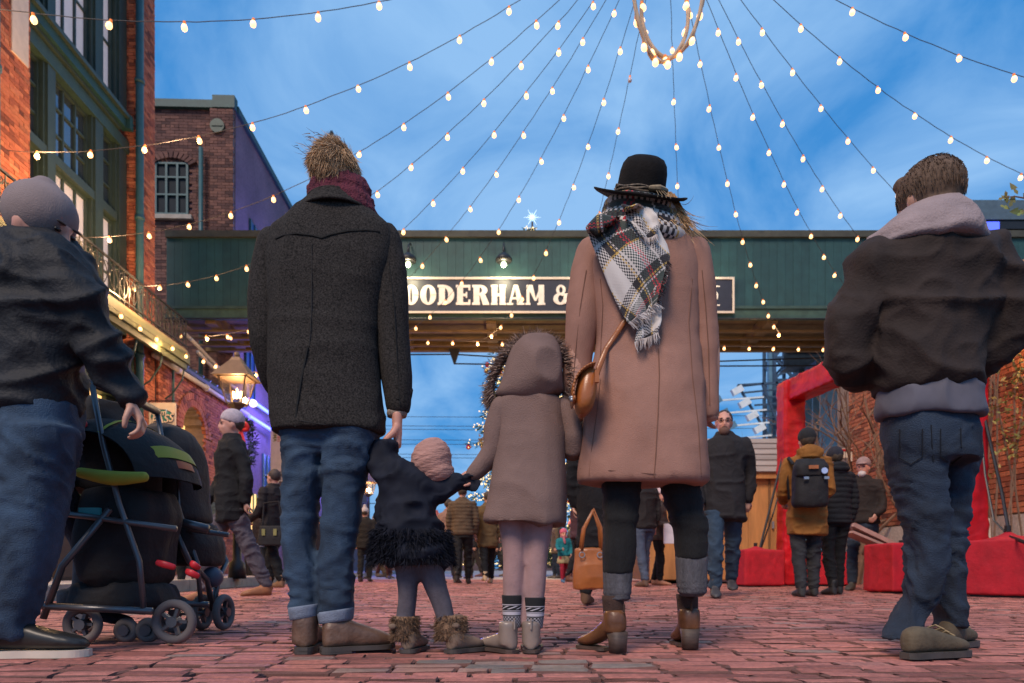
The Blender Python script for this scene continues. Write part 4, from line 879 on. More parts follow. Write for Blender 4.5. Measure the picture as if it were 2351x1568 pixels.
# ---- steel industrial towers with floodlight rack
DST = mat('dark_blue_steel', (.05, .09, .14), .5, .3, metal=.2); LST = mat('light_steel_blue', (.10, .22, .32), .5, .2)
tw = thing('lattice_tower', 'dark steel lattice tower behind the bridge at right', 'tower', (P(1830, 1300, 30).x, 30, 0))
def lattice(mb, x0, x1, y0, y1, z0, z1, n, t=.09):
    for x in (x0, x1):
        for y in (y0, y1): mb.beam((x, y, z0), (x, y, z1), t * 1.4, t * 1.4)
    for k in range(n):
        a, b = z0 + (z1 - z0) * k / n, z0 + (z1 - z0) * (k + 1) / n
        for y in (y0, y1): mb.beam((x0, y, a), (x1, y, b), t, t); mb.beam((x1, y, a), (x0, y, b), t, t); mb.beam((x0, y, b), (x1, y, b), t, t)
        for x in (x0, x1): mb.beam((x, y0, a), (x, y1, b), t, t)
for k, (a, b) in enumerate(((-1.0, -.1), (.75, 2.8))): mb = MB(); lattice(mb, a, b, 0, 1.2, 4.6 if k == 0 else 5.5, 12.5, 8); mb.build('lattice_mast', DST, tw)
mb = MB(); mb.beam((-1.1, .2, 5), (-1.1, .2, 12.5), .22, .22); mb.beam((.5, .2, 5), (.5, .2, 12.5), .3, .3); mb.build('upright', LST, tw)
mb = MB()
for k in range(11): mb.beam((-1.0, .1 * 0, 5.2 + k * .7), (.4, .0, 5.2 + k * .7 + .5), .08, .08)
mb.build('ladder', DST, tw)
rk = MB()
for k in range(9): rk.beam((-2.7 + k * .23, -.4, 8.15 - k * .27), (-.9 + k * .1, -.4, 8.35 - k * .30), .07, .07)
for q in (((-2.75, -.42, 8.2), (-1.1, -.42, 5.5)), ((-1.1, -.42, 8.4), (.1, -.42, 5.4)), ((-2.75, -.42, 8.2), (.6, -.42, 8.4)), ((-1.7, -.42, 8.3), (-.6, -.42, 5.5))): rk.beam(*q, .09, .09)
rk.build('rack_platform', DST, tw)
for k in range(4):
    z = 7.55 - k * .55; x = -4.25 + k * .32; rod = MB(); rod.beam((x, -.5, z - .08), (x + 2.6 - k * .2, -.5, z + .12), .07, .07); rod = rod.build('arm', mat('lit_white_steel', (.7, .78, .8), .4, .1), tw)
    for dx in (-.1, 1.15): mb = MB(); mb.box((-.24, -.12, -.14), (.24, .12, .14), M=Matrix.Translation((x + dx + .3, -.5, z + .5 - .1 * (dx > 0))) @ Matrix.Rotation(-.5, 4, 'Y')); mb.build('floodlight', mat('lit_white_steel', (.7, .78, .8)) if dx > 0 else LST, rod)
for k, (x, dd) in enumerate(((1853, 21), (1905, 20))):
    cl_ = thing('steel_column', ['narrow grey blue steel column behind the red arch', 'wide blue steel column right of the red arch'][k], 'column', (P(x, 1300, dd).x, dd, 0), 0, 'steel columns behind the red arch'); wd_ = (.36, .55)[k]
    mb = MB(); mb.box((-wd_ / 2, 0, 0), (wd_ / 2, .06, 6.2)); mb.box((-wd_ / 2, .5, 0), (wd_ / 2, .56, 6.2)); mb.box((-.03, .06, 0), (.03, .5, 6.2)); mb.build('shaft', LST, cl_); mb = MB(); mb.box((-wd_ * .8, -.1, 6.2), (wd_ * .8, .7, 6.35)); mb.build('cap', DST, cl_)
gd = thing('steel_girder', 'dark steel girder resting across the blue columns', 'girder', (P(1880, 1300, 20.5).x, 20.9, 6.4))
mb = MB(); mb.box((-.9, 0, .0), (3.0, .08, .7)); mb.box((-.9, -.2, .7), (3.0, .3, .8)); mb.box((-.9, -.2, -.04), (3.0, .3, .0)); mb.build('beam', DST, gd)
mb = MB(); mb.box((.4, -.3, -2.1), (2.2, -.2, -1.9)); mb.build('cross_plate', LST, gd)
sgn = thing('small_sign', 'small white and red notice hanging among the bare branches', 'sign', tuple(P(1960, 1040, 13)))
mb = MB(); mb.box((-.32, 0, -.09), (.32, .03, .09)); mb.build('panel', CREAM, sgn); mb = MB(); mb.box((-.30, -.006, .03), (.30, -.001, .075)); mb.build('red_band', RED, sgn); mb = MB(); mb.box((-.06, 0, -.16), (.14, .028, -.091)); mb.build('tab', CREAM, sgn)

# ---- right brick building with granite base
rb = thing('brick_shop', 'one storey red brick building with a granite base at the right edge', 'building', rz=TH)
XR = 6.95
mb = MB(); mb.box((XR + .04, 5.8, -.05), (XR + 4, 12.9, 3.95)); mb.build('wall', MORTAR, rb)
def face_right(Y1, X, z=0): return Matrix(((0, 1, 0, X), (-1, 0, 0, Y1), (0, 0, 1, z), (0, 0, 0, 1)))
wall_bricks(rb, face_right(12.9, XR, 1.02), 7.1, 2.9, WALLB, 240, key=lambda q: abs(q.y - 9.2) * 2 + q.z)
for k in range(9):
    for r_ in range(2): mb = MB(); y0 = 5.9 + k * .8 + r_ * .3; mb.box((XR - .10, y0, r_ * .5 + .0), (XR + .03, y0 + .79, r_ * .5 + .49)); mb.build('granite_block', mat('granite', (.42, .36, .32), .8, .25, 30, .4, 60, isl=.08), rb)
mb = MB(); mb.box((XR - .05, 9.35, 1.02), (XR - .016, 9.5, 3.9)); mb.build('dark_streak', mat('dark_streak_brick', (.05, .03, .025), .9), rb)  # narrow dark strip running up the brick face
mb = MB(); mb.prism([(XR - .75, 3.75), (XR + 4, 4.3), (XR + 4, 4.4), (XR - .75, 3.87)], 5.8, 9.9); mb.build('roof_boards', mat('pale_roof_board', (.5, .3, .17), .7, .2), rb)
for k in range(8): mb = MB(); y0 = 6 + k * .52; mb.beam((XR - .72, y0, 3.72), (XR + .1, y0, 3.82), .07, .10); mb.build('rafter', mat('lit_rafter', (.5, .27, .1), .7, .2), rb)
lamp('eaves_lamp', (XR - .35, 8.1, 3.45), 40, (1, .55, .2), .06, rb)
ch = MB(); ch.box((P(1967, 1, 13.4).x, 13.4, 0), (P(2010, 1, 13.4).x + .3, 14.2, 5.6)); cho = thing('brick_pillar', 'dark brick pillar behind the bare tree at right', 'pillar'); ch.build('core', MORTAR, cho)
wall_bricks(cho, face_camera(P(1967, 1, 13.4).x - .02, 13.36), .68, 5.6, DARKB, 120, key=lambda q: q.z)
# clad upper building at far right
cb = thing('clad_building', 'dark corrugated roofed building above the bridge at right', 'building', (P(2200, 1, 19.6).x, 19.7, 0))
mb = MB(); mb.box((0, 0, 6), (6, 4, 10.2)); mb.build('wall', DST, cb)
for k, (za, zb, m_) in enumerate(((10.2, 10.75, mat('slate_roof', (.07, .11, .14), .6, .2)), (9.95, 10.17, IRON), (9.72, 9.93, STEEL), (9.5, 9.69, IRON), (9.2, 9.48, STEEL), (8.9, 9.18, IRON))):
    mb = MB(); mb.box((-.15, -.3 + k * .04, za), (6.1, -.02, zb)); mb.build('cladding_strip' if k else 'roof_edge', m_, cb)
mb = MB(); mb.box((.05, -.36, 9.7), (1.0, -.31, 10.1)); mb.build('blue_lit_panel', mat('blue_led_panel', (.1, .15, .9), .5, 0, emit=(.06, .10, .9), es=1.1), cb)

# ---- bare trees, leafy twig, vine
BARK = mat('twig_bark', (.20, .12, .08), .9, .3, 8)
def bare_tree(label, x, y, h, seed, n=7, spread=.5, cat='tree'):
    r = random.Random(seed); t = thing('bare_tree', label, cat, (x, y, 0), 0, 'leafless trees'); mt = MB(); mc = MB()
    def grow(p, d, ln, rad, lev, mb_):
        pts = [p]; q = p.copy(); dd = d.copy()
        for k in range(4): dd = (dd + Vector((r.gauss(0, .14), r.gauss(0, .14), r.gauss(0.03, .1)))).normalized(); q = q + dd * ln / 4; pts.append(q.copy())
        mb_.tube(pts, [rad, rad * .85, rad * .7, rad * .6, rad * .45], 6 if lev < 2 else 4, False)
        if lev >= 4: return
        for k in range(n if lev == 0 else r.randint(2, 4)):
            i = r.randint(2 if lev else 1, 4); nd = (dd + Vector((r.gauss(0, spread), r.gauss(0, spread), r.gauss(.12, spread * .6)))).normalized(); grow(pts[i], nd, ln * r.uniform(.5, .8), rad * .5, lev + 1, mc)
    grow(Vector((0, 0, 0)), Vector((r.gauss(0, .05), 0, 1)), h * .42, h * .016, 0, mt); mt.build('trunk', BARK, t); mc.build('crown', BARK, t); return t
bare_tree('leafless tree right of the red arch, branches against the sky', P(1965, 1, 12.2).x, 12.2, 4.9, 3, 9, .62)
bare_tree('second leafless tree behind the brown jacket, close to the pillar', P(2050, 1, 11.2).x, 11.2, 4.9, 8, 9, .55)
bare_tree('thin leafless tree between the red arch and the mustard parka', P(1920, 1, 14).x, 14, 5.2, 12, 7, .6)
bare_tree('small far leafless tree above the hut roof', P(1690, 1, 24).x, 24, 5.4, 21, 7, .6)
bare_tree('tiny far leafless tree next to the arch post above the hut', P(1775, 1, 25).x, 25, 5.4, 27, 7, .6)
LEAFM = mat('autumn_leaf', (.42, .22, .05), .6, .4, 9, isl=.5, col2=(.20, .26, .07))
def leaf_shape(r_): return [(-.25, 0), (0, .18), (.3, .10), (.28, .3), (.6, .22), (1, 0), (.6, -.22), (.28, -.3), (.3, -.10), (0, -.18)]
def leaves(mb_, c, n, rad, size, r, flat=False):
    for _ in range(n):
        p = Vector(c) + Vector((r.gauss(0, rad[0]), r.gauss(0, rad[1]), r.gauss(0, rad[2]))); M_ = Matrix.Translation(p) @ Matrix.Rotation(r.uniform(0, 6.3), 4, 'Z') @ Matrix.Rotation(r.uniform(.5, 2.6), 4, 'X') @ Matrix.Rotation(r.uniform(0, 6.3), 4, 'Z'); s_ = size * r.uniform(.6, 1.2)
        mb_.add([M_ @ Vector((x * s_, y_ * s_, .12 * s_ * abs(y_))) for x, y_ in leaf_shape(r)], [tuple(range(10))])
tw_ = thing('leafy_branch', 'branch with yellow brown oak leaves reaching in at the right edge', 'branch', tuple(P(2351, 460, 5.2))); r5 = random.Random(4)
mb = MB(); mb.tube([(.5, 0, .0), (.1, 0, .0), (-.07, 0, .03), (-.17, 0, .02)], [.012, .008, .005, .003], 6); mb.tube([(.1, 0, 0), (.02, 0, -.06), (-.02, 0, -.09)], [.005, .003, .002], 5); mb.build('twig', BARK, tw_)
for k, (x, z) in enumerate(((-.17, .02), (-.13, .06), (-.10, -.03), (-.15, -.03), (-.05, .07), (-.02, .02), (0, -.07), (-.03, -.10), (.05, -.04), (.06, .05), (.1, .02))):
    mb = MB(); s_ = .085 * r5.uniform(.7, 1.2); M_ = Matrix.Translation((x, r5.gauss(0, .02), z)) @ Matrix.Rotation(r5.uniform(1.2, 1.9), 4, 'X') @ Matrix.Rotation(r5.uniform(0, 6.3), 4, 'Z'); mb.add([M_ @ Vector((a * s_, b * s_, .12 * s_ * abs(b))) for a, b in leaf_shape(r5)], [tuple(range(10))]); mb.build('leaf', LEAFM, tw_)
vn_ = thing('creeper', 'green and russet creeper growing over the right brick wall', 'plant', tuple(P(2330, 1000, 8.3)))
r6 = random.Random(9); mb = MB()
for k in range(26): a = P(2262 + r6.uniform(0, 110), 760 + r6.uniform(0, 330), 8.3) - P(2330, 1000, 8.3); leaves(mb, a, 16, (.07, .09, .07), .06, r6)
tag(mb.build('foliage', LEAFM, vn_), kind='stuff')
mb = MB()
for k in range(7): x = r6.uniform(-.4, .4); mb.tube([(x, .1, -2.1), (x + r6.gauss(0, .1), .12, -.6), (x + r6.gauss(0, .2), .1, .6), (x + r6.gauss(0, .3), .1, 1.5)], .012, 5)
mb.build('stem', BARK, vn_)
# ---- far skyline closing the street
sk = thing('far_buildings', 'low dark buildings closing the far end of the square', 'building', (0, 62, 0))
rr = random.Random(2); x = -40
while x < 46:
    wd_ = rr.uniform(3, 8); h_ = rr.uniform(2.0, 3.6); mb = MB(); mb.box((x, rr.uniform(0, 3), 0), (x + wd_, 7, h_)); blk = mb.build('block', mat('far_wall', (.10, .07, .08), .9, .3, 1), sk)
    for k in range(int(wd_)):
        mb = MB(); mb.box((x + .3 + k, -.1, .8), (x + .9 + k, .0, 1.6)); mb.build('window', LITW if rr.random() < .5 else GLASSD, blk)
    x += wd_ + rr.uniform(0, .6)
# ================================================================ people
SKIN = mat('skin', (.52, .27, .19), .5, .12, 14, .1, 90)
SKINP = mat('skin_flushed', (.60, .28, .20), .5, .12, 14)
def shoe(mb, x, y, z0, ang, L_=.28, W_=.095, H_=.075, heel=0.0, toe=.85):
    """closed foot shape; heel at (x, y), toe pointing along ang (0 = +Y)"""
    n = 18; secs = []
    for t, wd, hg in ((0, .35, .8), (.04, .62, 1.0), (.15, .72, 1.12), (.35, .74, 1.05), (.55, .88, .82), (.72, 1.0, .66), (.86, .9, .52), (.95, .62, .40), (1, .25, .2)): secs.append((t * L_, wd * W_ / 2, hg * H_))
    c, s = math.cos(ang), math.sin(ang); vs = []
    for t, wd, hg in secs:
        lift = heel * max(0, 1 - t / (L_ * .62)) ** .8
        for k in range(n):
            a = 2 * math.pi * k / n; u = wd * math.copysign(abs(math.cos(a)) ** .8, math.cos(a)); v_ = hg * (.5 + .5 * math.copysign(abs(math.sin(a)) ** .7, math.sin(a)))
            vs.append((x + u * c + t * s, y + t * c - u * s, z0 + lift + v_))
    m = len(secs); fs = [(i * n + (k + 1) % n, i * n + k, (i + 1) * n + k, (i + 1) * n + (k + 1) % n) for i in range(m - 1) for k in range(n)]
    fs += [tuple(range(n)), tuple(range(m * n - 1, (m - 1) * n - 1, -1))]; mb.add(vs, fs)
def sole(mb, x, y, z0, ang, L_=.29, W_=.10, th=.018, t0=0, t1=1):
    c, s = math.cos(ang), math.sin(ang); pr = ((0, .35), (.05, .66), (.2, .74), (.4, .70), (.6, .90), (.75, 1), (.88, .88), (.96, .6), (1, .2)); pts = []
    tt_ = [p_[0] for p_ in pr]; ww_ = [p_[1] for p_ in pr]; fine = []
    for k in range(33):
        t = k / 32; a_ = [float(np.interp(min(max(t + o_, 0), 1), tt_, ww_)) for o_ in (-.035, 0, .035)]; fine.append((t, (sum(a_) / 3) * (1 if 0 < k < 32 else .8)))
    pr = [(t, w_) for t, w_ in fine if t0 <= t <= t1]
    for t, w_ in pr: pts.append((t * L_ - .006, w_ * W_ / 2))
    for t, w_ in pr[::-1]: pts.append((t * L_ - .006, -w_ * W_ / 2))
    lo = [(x + u * c + t * s, y + t * c - u * s, z0) for t, u in pts]; hi = [(a, b, z0 + th) for a, b, _ in lo]; n = len(lo)
    mb.add(lo + hi, [tuple(range(n - 1, -1, -1)), tuple(range(n, 2 * n))] + [(i, (i + 1) % n, n + (i + 1) % n, n + i) for i in range(n)])
def hand(mb, M, s=1.0, curl=.5, side=1, spread=.04):
    """M: wrist frame, fingers along -z, palm facing -y, thumb toward side*x. Palm, four unequal fingers with two bends, thumb."""
    def add(pts, rad, fl=1.0): 
        q = MB(); q.limb([Vector(p) * s for p in pts], [r * s for r in rad], 10, fl, .012); mb.add([M @ Vector(v) for v in q.v], q.f)
    for x in (-.026, -.008, .010, .028): add([(x * .6, 0, .02), (x * .85, 0, -.03), (x, .002, -.088)], [.020, .018, .0135])
    for k, (x, ln) in enumerate(((.031, .070), (.011, .080), (-.010, .075), (-.030, .058))):
        x *= side; a = curl * (1 + .08 * k); p = Vector((x, 0, -.086)); pts = [p.copy()]; d = Vector((x * spread * 8, 0, -1)).normalized(); ang = 0
        for sg_, q in ((.45, .75), (.32, 1.0), (.25, .8)):
            ang += a * q; p = p + Vector((d.x, -math.sin(ang), -math.cos(ang))) * ln * sg_; pts.append(p.copy())
        add(pts, [.0105, .0095, .0085, .0072])
    add([(side * .026, 0, -.022), (side * .046, -.012, -.048), (side * .050, -.026 - .02 * curl, -.074), (side * .044, -.036 - .03 * curl, -.096)], [.016, .0135, .0115, .009])
def head(mb, c, s=1.0, yaw=0, tilt=0, neck=None, nose=True):
    """head centred at c facing -Y turned by yaw; a slightly egg-shaped skull with jaw, nose, brow, ears and neck"""
    M = Matrix.Translation(c) @ Matrix.Rotation(yaw, 4, 'Z') @ Matrix.Rotation(tilt, 4, 'X') @ Matrix.Scale(s, 4)
    def b(p, r): 
        q = MB(); q.ball(p, r, 18, 12); mb.add([M @ Vector(v) for v in q.v], q.f)
    b((0, .012, .02), (.074, .092, .098)); b((0, -.02, -.045), (.056, .066, .075)); b((0, -.045, -.085), (.03, .03, .028))
    if nose: b((0, -.098, -.022), (.012, .017, .018)); b((0, -.09, .0), (.009, .012, .03)); b((0, -.074, .028), (.045, .02, .012)); b((0, -.082, -.062), (.022, .012, .009)); b((-.035, -.062, -.03), (.02, .02, .018)); b((.035, -.062, -.03), (.02, .02, .018))
    for e in (-1, 1): b((e * .076, .012, -.01), (.010, .018, .030))
    q = MB(); q.limb([(0, .018, -.05), (0, .026, -.12), (0, .028, -.16)], [.05, .050, .046], 14); mb.add([M @ Vector(v) for v in q.v], q.f)
    return M
EYE = mat('eye_dark', (.02, .015, .012), .3); LIP = mat('lips', (.35, .10, .09), .5)
def face_details(M, parent, org, brow=(.05, .03, .02), glasses=False, beard=None):
    def part(name, shapes, m):
        q = MB(); [q.ball(p, r, 8, 6) for p, r in shapes]; mb = MB(); mb.add([M @ Vector(v) for v in q.v], q.f); mb.build(name, m, parent, org, True)
    for e in (-1, 1): part('eye', [((e * .030, -.083, .008), (.013, .006, .006))], EYE); part('eyebrow', [((e * .031, -.090, .030), (.019, .005, .004))], mat('brow%d' % int(brow[0] * 100), brow, .8))
    part('mouth', [((0, -.090, -.063), (.021, .006, .005))], LIP)
    if beard: part('beard', [((0, -.065, -.085), (.052, .045, .045)), ((0, -.088, -.05), (.022, .012, .006))], beard)
    if glasses:
        q = MB()
        for e in (-1, 1): q.tube([(e * .031 + .021 * math.cos(a), -.102, .006 + .016 * math.sin(a)) for a in np.linspace(0, 6.28, 13)], .0022, 4); q.tube([(e * .052, -.10, .01), (e * .076, 0, .005)], .002, 4)
        q.tube([(-.01, -.102, .008), (.01, -.102, .008)], .002, 4); mb = MB(); mb.add([M @ Vector(v) for v in q.v], q.f); mb.build('glasses', IRON, parent, org)
def cap_hair(M, name, m, parent, org, r=(.084, .100, .104), c=(0, .024, .034), cut=-.03, front=-.06, n=0, ln=.03):
    q = MB(); q.ball(c, r, 20, 14); vs = [Vector(v) for v in q.v]; vs = [Vector((v.x, max(v.y, -.085 + max(0, .06 - v.z) * .9) if v.z < .075 else v.y, max(v.z, cut))) for v in vs]
    mb = MB(); mb.add([M @ v for v in vs], q.f); return mb.build(name, m, parent, org, True)

def fit(name, mb, m, root, vox=.012, it=4, disp=None, label=None):
    return obj(name, remesh(mb, vox, it, disp, root.location, name), m, root, True, label)

HAIRB = mat('blond_hair', (.46, .295, .17), .75, .35, 60, isl=.5, spec=.2); HAIRL = mat('long_blond_hair', (.50, .30, .14), .5, .4, 50, isl=.4)
DENIM = mat('blue_denim', (.011, .026, .052), .85, .38, 7, .5, 260, col2=(.040, .082, .145), wr=.5, ws=9)
DENIMD = mat('dark_denim', (.008, .015, .03), .85, .35, 6, .5, 220, col2=(.022, .042, .078), wr=.6, ws=7)
TWEED = mat('charcoal_tweed', (.010, .0095, .0095), .95, .5, 170, .35, 330, spec=.2, col2=(.058, .050, .045), wr=.10, ws=4)
CAMEL = mat('camel_wool', (.355, .185, .138), .95, .14, 7, .35, 300, spec=.2, wr=.12, ws=3)
TAUPE = mat('taupe_wool', (.21, .135, .115), .95, .16, 6, .45, 260, spec=.2, wr=.4, ws=5)
BOOT = mat('brown_leather', (.11, .055, .035), .45, .4, 12, .25, 90, col2=(.20, .115, .075))
RUBBER = mat('dark_rubber', (.060, .050, .043), .6, .3, 14)
BURG = mat('burgundy_knit', (.11, .015, .03), .9, .35, 40, .8, 120)

D = 2.45
# ---------------------------------------------------------------- man
man = thing('person', 'man with tousled blond hair in charcoal tweed coat and cuffed jeans, seen from behind', 'person', (P(755, 0, D).x, D, 0))
mb = MB()
mb.loftpx([(440, 752, 808, .05), (500, 720, 820, .06), (560, 665, 855, .06), (700, 670, 840, .07), (850, 670, 840, .07), (1000, 690, 820, .06), (1050, 690, 820, .05)], D)
hc = P(768, 414, D)
M_h = head(mb, hc + Vector((0, -.0, .0)), .95, R(180 + 14), R(0))
for pts, rad in (([(697, 1040), (690, 1200), (705, 1400), (704, 1470)], [.06, .04, .03, .028]), ([(800, 1040), (782, 1200), (775, 1400), (768, 1470)], [.06, .04, .03, .028])): mb.limb([P(x, y, D) for x, y in pts], rad)
mb.limb([P(870, 575, D), P(900, 760, D), P(912, 950, D)], [.04, .035, .030]); mb.limb([P(640, 575, D), P(614, 760, D), P(632, 880, D) + Vector((0, .08, 0))], [.04, .035, .03])
body = remesh(mb, .012, 3, None, man.location, 'body'); bo = obj('body', body, SKIN, man, True)
# hand gripping the child's sleeve
mb = MB(); Mh = Matrix.Translation(P(912, 966, D)) @ Matrix.Rotation(R(-82), 4, 'Z') @ Matrix.Rotation(R(4), 4, 'Y'); hand(mb, Mh, .98, .62, side=1)
h_me = remesh(mb, .0042, 3, None, man.location, 'hand'); bm_ = obj('hand', h_me, SKINP, man, True)
# hair: scalp volume and tousled strands
mb = MB(); mb.ball(P(770, 394, D) + Vector((0, -.010, .0)), (.079, .094, .076), 24, 16); mb.ball(P(770, 408, D) + Vector((0, -.030, 0)), (.074, .075, .062), 18, 12)
hv = fit('hair', mb, mat('hair_base', (.17, .10, .055), .9, .4, 60, spec=.1), man, .01, 2, lambda c, n: .006 * (vn(c * [60, 60, 25], 3) - .4))
rts, drs = [], []; c0 = P(770, 395, D) + Vector((0, -.01, 0)); rh = random.Random(3)
while len(rts) < 7000:
    d = Vector((rh.gauss(0, 1), rh.gauss(0, 1), rh.gauss(0, 1))).normalized()
    if d.y > .75 or (d.z < -.45 and d.y > -.2) or d.z < -.95: continue
    p = c0 + Vector((d.x * .083, d.y * .102 - .004 * (d.z < -.3), d.z * (.081 if d.z > 0 else .100))); rts.append(p)
    g = Vector((-.55 if d.z > .35 else -.22 * (1 if d.x < .5 else -.6), 0, -1 if d.z < .55 else .25)); tg = (g - d * g.dot(d)).normalized(); cl_ = Vector((rh.gauss(0, .25) + .5 * math.sin(p.x * 90 + p.z * 60), 0, .3 * math.cos(p.x * 70)))
    drs.append((tg + d * (.16 + .45 * max(0, d.z) ** 2) + cl_ * .5).normalized())
for _ in range(170): rts.append(c0 + Vector((rh.gauss(-.02, .04), rh.gauss(-.01, .04), .070 + rh.uniform(-.01, .006)))); drs.append((-1, rh.gauss(0, .3), .25 + rh.random() * .4))
strands(rts, drs, .036, .0030, 5, .15, .08, .45).build('hair_strands', HAIRB, man, man.location)
# scarf
mb = MB()
for k, (y0, y1, rr_, o_) in enumerate(((447, 432, .020, 0), (462, 448, .021, .006), (474, 478, .022, .01), (486, 500, .020, .008))):
    pts = []
    for j in range(15):
        a = math.pi * (.0 + 1.0 * j / 14); pts.append(P(778 - (60 + 2 * k) * math.cos(a) + k * 5, y0 + (y1 - y0) * j / 14 - 10 * math.sin(a), D) + Vector((0, -.075 * math.sin(a) - o_ * .4, 0)))
    mb.tube(pts, rr_, 10)
mb.limb([P(822, 452, D) + Vector((0, -.05, 0)), P(836, 470, D) + Vector((0, -.045, 0)), P(842, 490, D) + Vector((0, -.03, 0))], [.022, .024, .018])
mb.loftpx([(425, 735, 812, .05), (450, 722, 826, .065), (480, 712, 842, .07), (500, 712, 840, .06)], D)
fit('scarf', mb, BURG, man, .009, 3, lambda c, n: .003 * ridge(vn(c * [70, 40, 16], 2)))
# coat: torso and sleeves
mb = MB()
mb.loftpx([(462, 716, 836, .075), (486, 694, 852, .095), (508, 660, 878, .10), (532, 628, 905, .105), (570, 612, 912, .115), (640, 616, 895, .125), (760, 626, 872, .13), (880, 622, 876, .14), (960, 622, 884, .150), (994, 626, 888, .152), (1000, 630, 886, .150)], D, 36, .8)
fit('coat', mb, TWEED, man, .0115, 2, lambda c, n: d_coat(.008, .8, 5)(c, n) + d_drape(.008, 7)(c, n) + .003 * ridge(vn(c * [4, 4, 9], 9)))
mb = MB(); mb.limb([P(872, 552, D), P(892, 640, D), P(898, 760, D), P(910, 862, D), P(914, 932, D)], [.070, .066, .060, .053, .046], 24)
sl = fit('sleeve', mb, TWEED, man, .010, 3, d_coat(.011, 1.6, 8))
mb = MB(); mb.limb([P(634, 560, D), P(616, 640, D), P(613, 760, D), P(622, 850, D) + Vector((0, .05, 0)), P(640, 900, D) + Vector((0, .14, 0))], [.070, .062, .058, .053, .046], 24)
fit('sleeve', mb, TWEED, man, .010, 3, d_coat(.011, 1.6, 12))
# standing collar, yoke seam, centre seam, vent flap, cuff strap
mb = MB(); a_ = []
for j in range(25):
    a = math.pi * j / 24; a_.append((a, P(774 - 66 * math.cos(a), 472 - 8 * math.sin(a) + (14 if j > 14 else 0) * (j - 14) / 10, D) + Vector((0, -.092 * math.sin(a), 0)), P(774 - 80 * math.cos(a), 498 - 6 * math.sin(a), D) + Vector((0, -.110 * math.sin(a), 0))))
for th in (0, -.010):
    for j in range(24): mb.add([a_[j][2] + Vector((0, th, 0)), a_[j + 1][2] + Vector((0, th, 0)), a_[j + 1][1] + Vector((0, th, 0)), a_[j][1] + Vector((0, th, 0))], [(0, 1, 2, 3)])
mb.tube([q[1] + Vector((0, -.005, 0)) for q in a_], .006, 6); mb.tube([q[2] + Vector((0, -.006, 0)) for q in a_], .006, 6); mb.build('collar', TWEED, man, man.location, True)
SEAM = mat('dark_seam', (.010, .010, .010), .95)
def seam(parent, pts, m=SEAM, r=.0022, org=None, name='seam', flat=1): mb = MB(); mb.tube(pts, r, 5, flat=flat); return mb.build(name, m, parent, org if org is not None else parent.location)
def surf(x, y, tgt, d=D, off=.001):
    """point on the camera-facing surface of tgt seen in direction (x, y)"""
    o = Vector((0, 0, CAMH)); dr = (P(x, y, d) - o).normalized(); lo = tgt.parent.location if tgt.parent else Vector()
    hit, loc, nor, idx = tgt.ray_cast(o - lo, dr)
    return (loc + lo - dr * (off + .0015)) if hit else P(x, y, d - .12)
coat_o = [o for o in man.children if o.name.startswith('coat')][0]
yk = [(632, 548), (650, 540), (680, 536), (716, 540), (738, 546), (760, 538), (800, 530), (840, 528), (872, 531)]
seam(man, [surf(x, y, coat_o) for x, y in yk], r=.003)
seam(man, [surf(x, y, coat_o) for x, y in [(716, 560), (716, 640), (715, 720), (710, 795)]], mat('tweed_seam', (.022, .02, .02), .95), .0015)
seam(man, [surf(x, y, coat_o) for x, y in [(706, 798), (700, 830), (690, 880), (682, 930), (678, 980)]], r=.0045)
seam(man, [surf(x, y, coat_o) for x, y in [(690, 966), (740, 974), (800, 982), (872, 986)]], mat('tweed_seam', (.022, .02, .02), .95), .0018)
slv = [o for o in man.children if o.name.startswith('sleeve')][0]
for q in ([(893, 600), (905, 700), (912, 830), (918, 930)], [(890, 912), (914, 916), (938, 912)]): seam(man, [surf(x, y, slv) for x, y in q], r=.0018, name='sleeve_seam')
mb = MB(); mb.limb([P(936, 884, D) , P(941, 896, D), P(938, 922, D)], [.008, .012, .008], 8); mb.build('cuff_strap', TWEED, man, man.location, True)
mb = MB(); mb.ball(P(941, 900, D) + Vector((0, -.01, 0)), (.008, .006, .012), 8, 6); mb.build('button', IRON, man, man.location)
mb = MB(); mb.loftpx([(940, 890, 936, .035), (950, 888, 935, .034), (958, 890, 932, .03)], D, 20, .9, .01); mb.build('sweater_cuff', mat('grey_knit', (.28, .22, .18), .9, .5, 90, .6, 200), man, man.location, True)
# jeans
ml = MB(); ml.loftpx([(985, 650, 765, .11), (1040, 650, 748, .10), (1110, 650, 740, .085), (1190, 647, 727, .072), (1260, 649, 727, .068), (1320, 656, 728, .066), (1370, 664, 736, .066), (1400, 668, 735, .064)], D)
ml.loftpx([(985, 740, 868, .11), (1040, 746, 856, .10), (1110, 743, 838, .085), (1190, 740, 828, .074), (1240, 735, 823, .070), (1320, 732, 816, .068), (1375, 733, 813, .067), (1412, 734, 810, .064)], D - .02)
ml.loftpx([(940, 645, 875, .11), (1010, 650, 868, .11), (1050, 700, 800, .07)], D)
fit('jeans', ml, DENIM, man, .0105, 3, lambda c, n: d_jeans(.013, 24, 4, ((.28, .12), (.72, .14), (.1, .1), (.9, .08)))(c, n) + .004 * ridge(vn(c * [9, 9, 20], 8)))
CUF = mat('turned_denim', (.16, .19, .25), .85, .2, 30, .4, 220)
for x0, x1, y0, y1, sk_ in ((665, 736, 1390, 1420, 8), (731, 811, 1400, 1428, 12)):
    mb = MB(); mb.loftpx([(y0, x0, x1, .068), (y0 + 4, x0 - 1, x1 + 1, .070), (y1 - 3, x0 + 3, x1 - 1, .068), (y1, x0 + 5, x1 - 3, .062)], D - .02, 24, .9, .008)
    me = mb.mesh('jeans_cuff', man.location)
    for v in me.vertices: v.co.z += (v.co.x - (P((x0 + x1) / 2, 0, D).x - man.location.x)) * .14
    obj('jeans_cuff', me, CUF, man, True)
